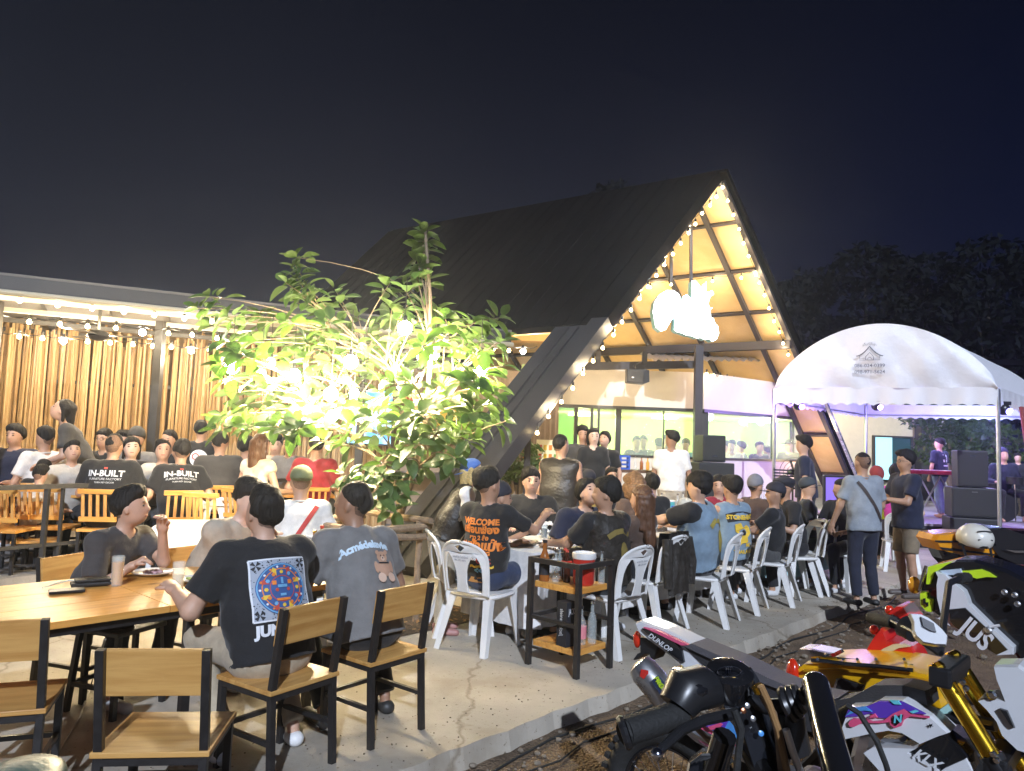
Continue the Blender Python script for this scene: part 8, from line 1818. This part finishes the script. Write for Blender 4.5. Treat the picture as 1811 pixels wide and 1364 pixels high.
panel(jb, 'letter_field', cr5([(890, 672), (1060, 655), (1350, 930), (1490, 1080), (1380, 1130), (1300, 1078), (1180, 990), (960, 850), (910, 790), (905, 720)]), PJ, BGL, .012, ch=.01, lift=.093)
px_text(jb, 'JUS', 45, 1520+.1759*1170, 960+.1759*925, .70, PJ, WPL, .104, .03, 0, .95)
panel(jb, 'neon_flash', cr5([(688, 242), (760, 222), (955, 182), (860, 232), (790, 280), (740, 300), (700, 420), (668, 420), (680, 300)]), PJ, NEON, .03, ch=.03, lift=.05); panel(jb, 'neon_flash', cr5([(960, 285), (1080, 282), (1220, 268), (1300, 300), (1375, 350), (1280, 345), (1180, 362), (1050, 325)]), PJ, NEON, .02, ch=.03, lift=.045); panel(jb, 'pale_flash', cr5([(800, 282), (1010, 262), (1050, 322), (960, 326), (860, 325)]), PJ, mat('pale_blue', (.5, .58, .68), .25), .02, lift=.05)
panel(jb, 'number_plate', cr5([(608, 508), (668, 500), (672, 560), (728, 575), (722, 700), (668, 690), (612, 625)]), PJ, NEON, .03, ch=.03, lift=.045); panel(jb, 'number_cut', cr5([(640, 560), (660, 560), (664, 600), (690, 600), (690, 640), (672, 640), (665, 618), (640, 612)]), PJ, BGL, .01, lift=.066)
MB().tube([on_bike(*p, PJ, .05) for p in cr5([(670, 235), (640, 320), (600, 480), (700, 492)])], .007, 8).build('lamp_bracket', CHROME, jb, smooth=True); panel(jb, 'tail_lamp', cr5([(640, 340), (680, 300), (700, 420), (690, 480), (620, 470)]), PJ, mat('lamp_glass', (.55, .5, .4), .1, coat=1), .05, lift=.0)
MB().ball(on_bike(1617, 1035, PJ, .0), .028, 12, 8, (1, 1, 1.4)).build('indicator', mat('amber_lens', (.7, .3, .02), .12, coat=1), jb, smooth=2)
for x_, y_ in ((1777, 1047), (1795, 1052), (1800, 1068)): MB().lathe(on_bike(x_, y_, PJ, .06), [(.012, 0), (.012, .01), (.006, .014)], 10, axis=-E1).build('bolt', SILV, jb)
MB().lathe(on_bike(1748, 1115, PJ, .10), [(.016, 0), (.016, .01), (.009, .014)], 10, axis=-E1).build('bolt', SILV, jb); MB().tube([on_bike(1750, 1109, PJ, .1), on_bike(1768, 1106, PJ, .1)], .006, 6).build('peg', WPL, jb)
wheel(jb, PJ+AX*.55+UP*.02, .32, E1); wheel(jb, PJ+AX*1.95+UP*.02, .33, E1); MB().tube([PJ+AX*.55, PJ+AX*1.0+UP*.4, PJ+AX*1.7+UP*.6, PJ+AX*1.95], .03, 8).build('frame', BLKP, jb, smooth=True)
panel(jb, 'belly', cr5([(1400, 900), (1654, 900), (1900, 1000), (1900, 1300), (1654, 1250)]), PJ, mat('deep_red', (.12, .01, .02), .3), .1, lift=-.2)
# ---- orange scooter with helmet
PO = Vector((4.15, 6.35, .5)); PO = at_y(1700, 965, 6.3)
def ob(x, y, l=0): return on_plane(x, y, PO+Vector((0, -1, 0))*l, (0, -1, 0))
os_ = empty('scooter', (0, 0, 0), 0, 'orange and black scooter carrying a white helmet', 'scooter', 'motorcycles parked beside the slab')
NV = (0, -1, 0)
panel(os_, 'body', [(1652, 956), (1658, 946), (1700, 942), (1752, 944), (1764, 965), (1760, 992), (1740, 990), (1690, 980), (1664, 974)], PO, ORG, .28, n=NV, ch=.10, lift=-.1)
for k_, ps in enumerate(([(1656, 956), (1700, 957), (1762, 962), (1762, 965), (1700, 960), (1656, 959)], [(1664, 968), (1700, 972), (1760, 980), (1760, 983), (1700, 976), (1666, 972)])): panel(os_, 'seam', ps, PO, BLKP, .02, n=NV, ch=.01, lift=.045)
panel(os_, 'seat', [(1738, 948), (1752, 936), (1780, 934), (1811, 945), (1870, 960), (1870, 1000), (1800, 1000), (1765, 985)], PO, BGL, .35, n=NV, ch=.08, lift=-.12); panel(os_, 'underside', [(1664, 974), (1690, 980), (1740, 990), (1765, 994), (1840, 1004), (1840, 1060), (1700, 1020), (1672, 990)], PO, BGL, .2, n=NV, ch=.05, lift=-.15)
panel(os_, 'stripe', [(1776, 972), (1795, 974), (1840, 974), (1840, 978), (1795, 978)], PO, CHROME, .02, n=NV, lift=.08)
wheel(os_, ob(1705, 1052)+Vector((0, .15, 0)), .24, (0, 1, 0), knob=False, spokes=10); wheel(os_, ob(1705, 1052)+Vector((1.25, .15, 0)), .24, (0, 1, 0), knob=False, spokes=10)
hc = ob(1724, 956, .12); hl = empty('helmet', (hc.x, hc.y, hc.z), 0, 'white half helmet with dark marks hung on the orange scooter', 'helmet')
K = SDF(); K.ell((0, 0, .02), (.135, .15, .12)); P_, F_ = K.mesh(.014, cuts=[((0, 0, -.03), (0, .25, -1))]); np_mesh('shell', P_, F_, mat('helmet_white', (.68, .66, .6), .3, coat=.5), hl)
MB().tube([(-.12, -.02, -.03), (-.09, -.03, -.14), (-.02, -.03, -.17)], .01, 6).build('strap', BLKP, hl, smooth=True); MB().tube([(.11, -.02, -.03), (.12, -.03, -.13), (.09, -.03, -.19)], .01, 6).build('strap', BLKP, hl, smooth=True)
MB().tube([(-.135, 0, -.035), (0, -.15, -.04), (.135, 0, -.035)], .012, 6).build('rim', BLKP, hl, smooth=True)
for s_, z_ in ((-1, .075), (1, .01)): MB().tube([(.07*math.sin(a), -.128-.012*math.cos(a)*(z_ < .05), z_+.015*math.cos(a)*1) for a in np.linspace(-1, 1, 7)], .006, 5).build('mark', ENG, hl)
MB().ball((0, -.135, .04), .016, 8, 6, (1, .5, 1)).build('mark', GOLD, hl, smooth=2)
# teal seat back cut by the lower corner
tsc = at_y(20, 1356, 1.7); ts = empty('stool', (tsc.x, tsc.y, tsc.z-.05), 0, 'teal vinyl rounded seat top cut by the lower corner', 'stool')
K = SDF(); K.ell((0, 0, 0), (.095, .15, .05), k=.02); P_, F_ = K.mesh(.012); np_mesh('seat', P_, F_, mat('teal_vinyl', (.01, .09, .11), .35, bump=.1), ts); MB().tube([(0, 0, -.03), (0, 0, -tsc.z-.0)], .02, 8).build('pole', CHROME, ts)
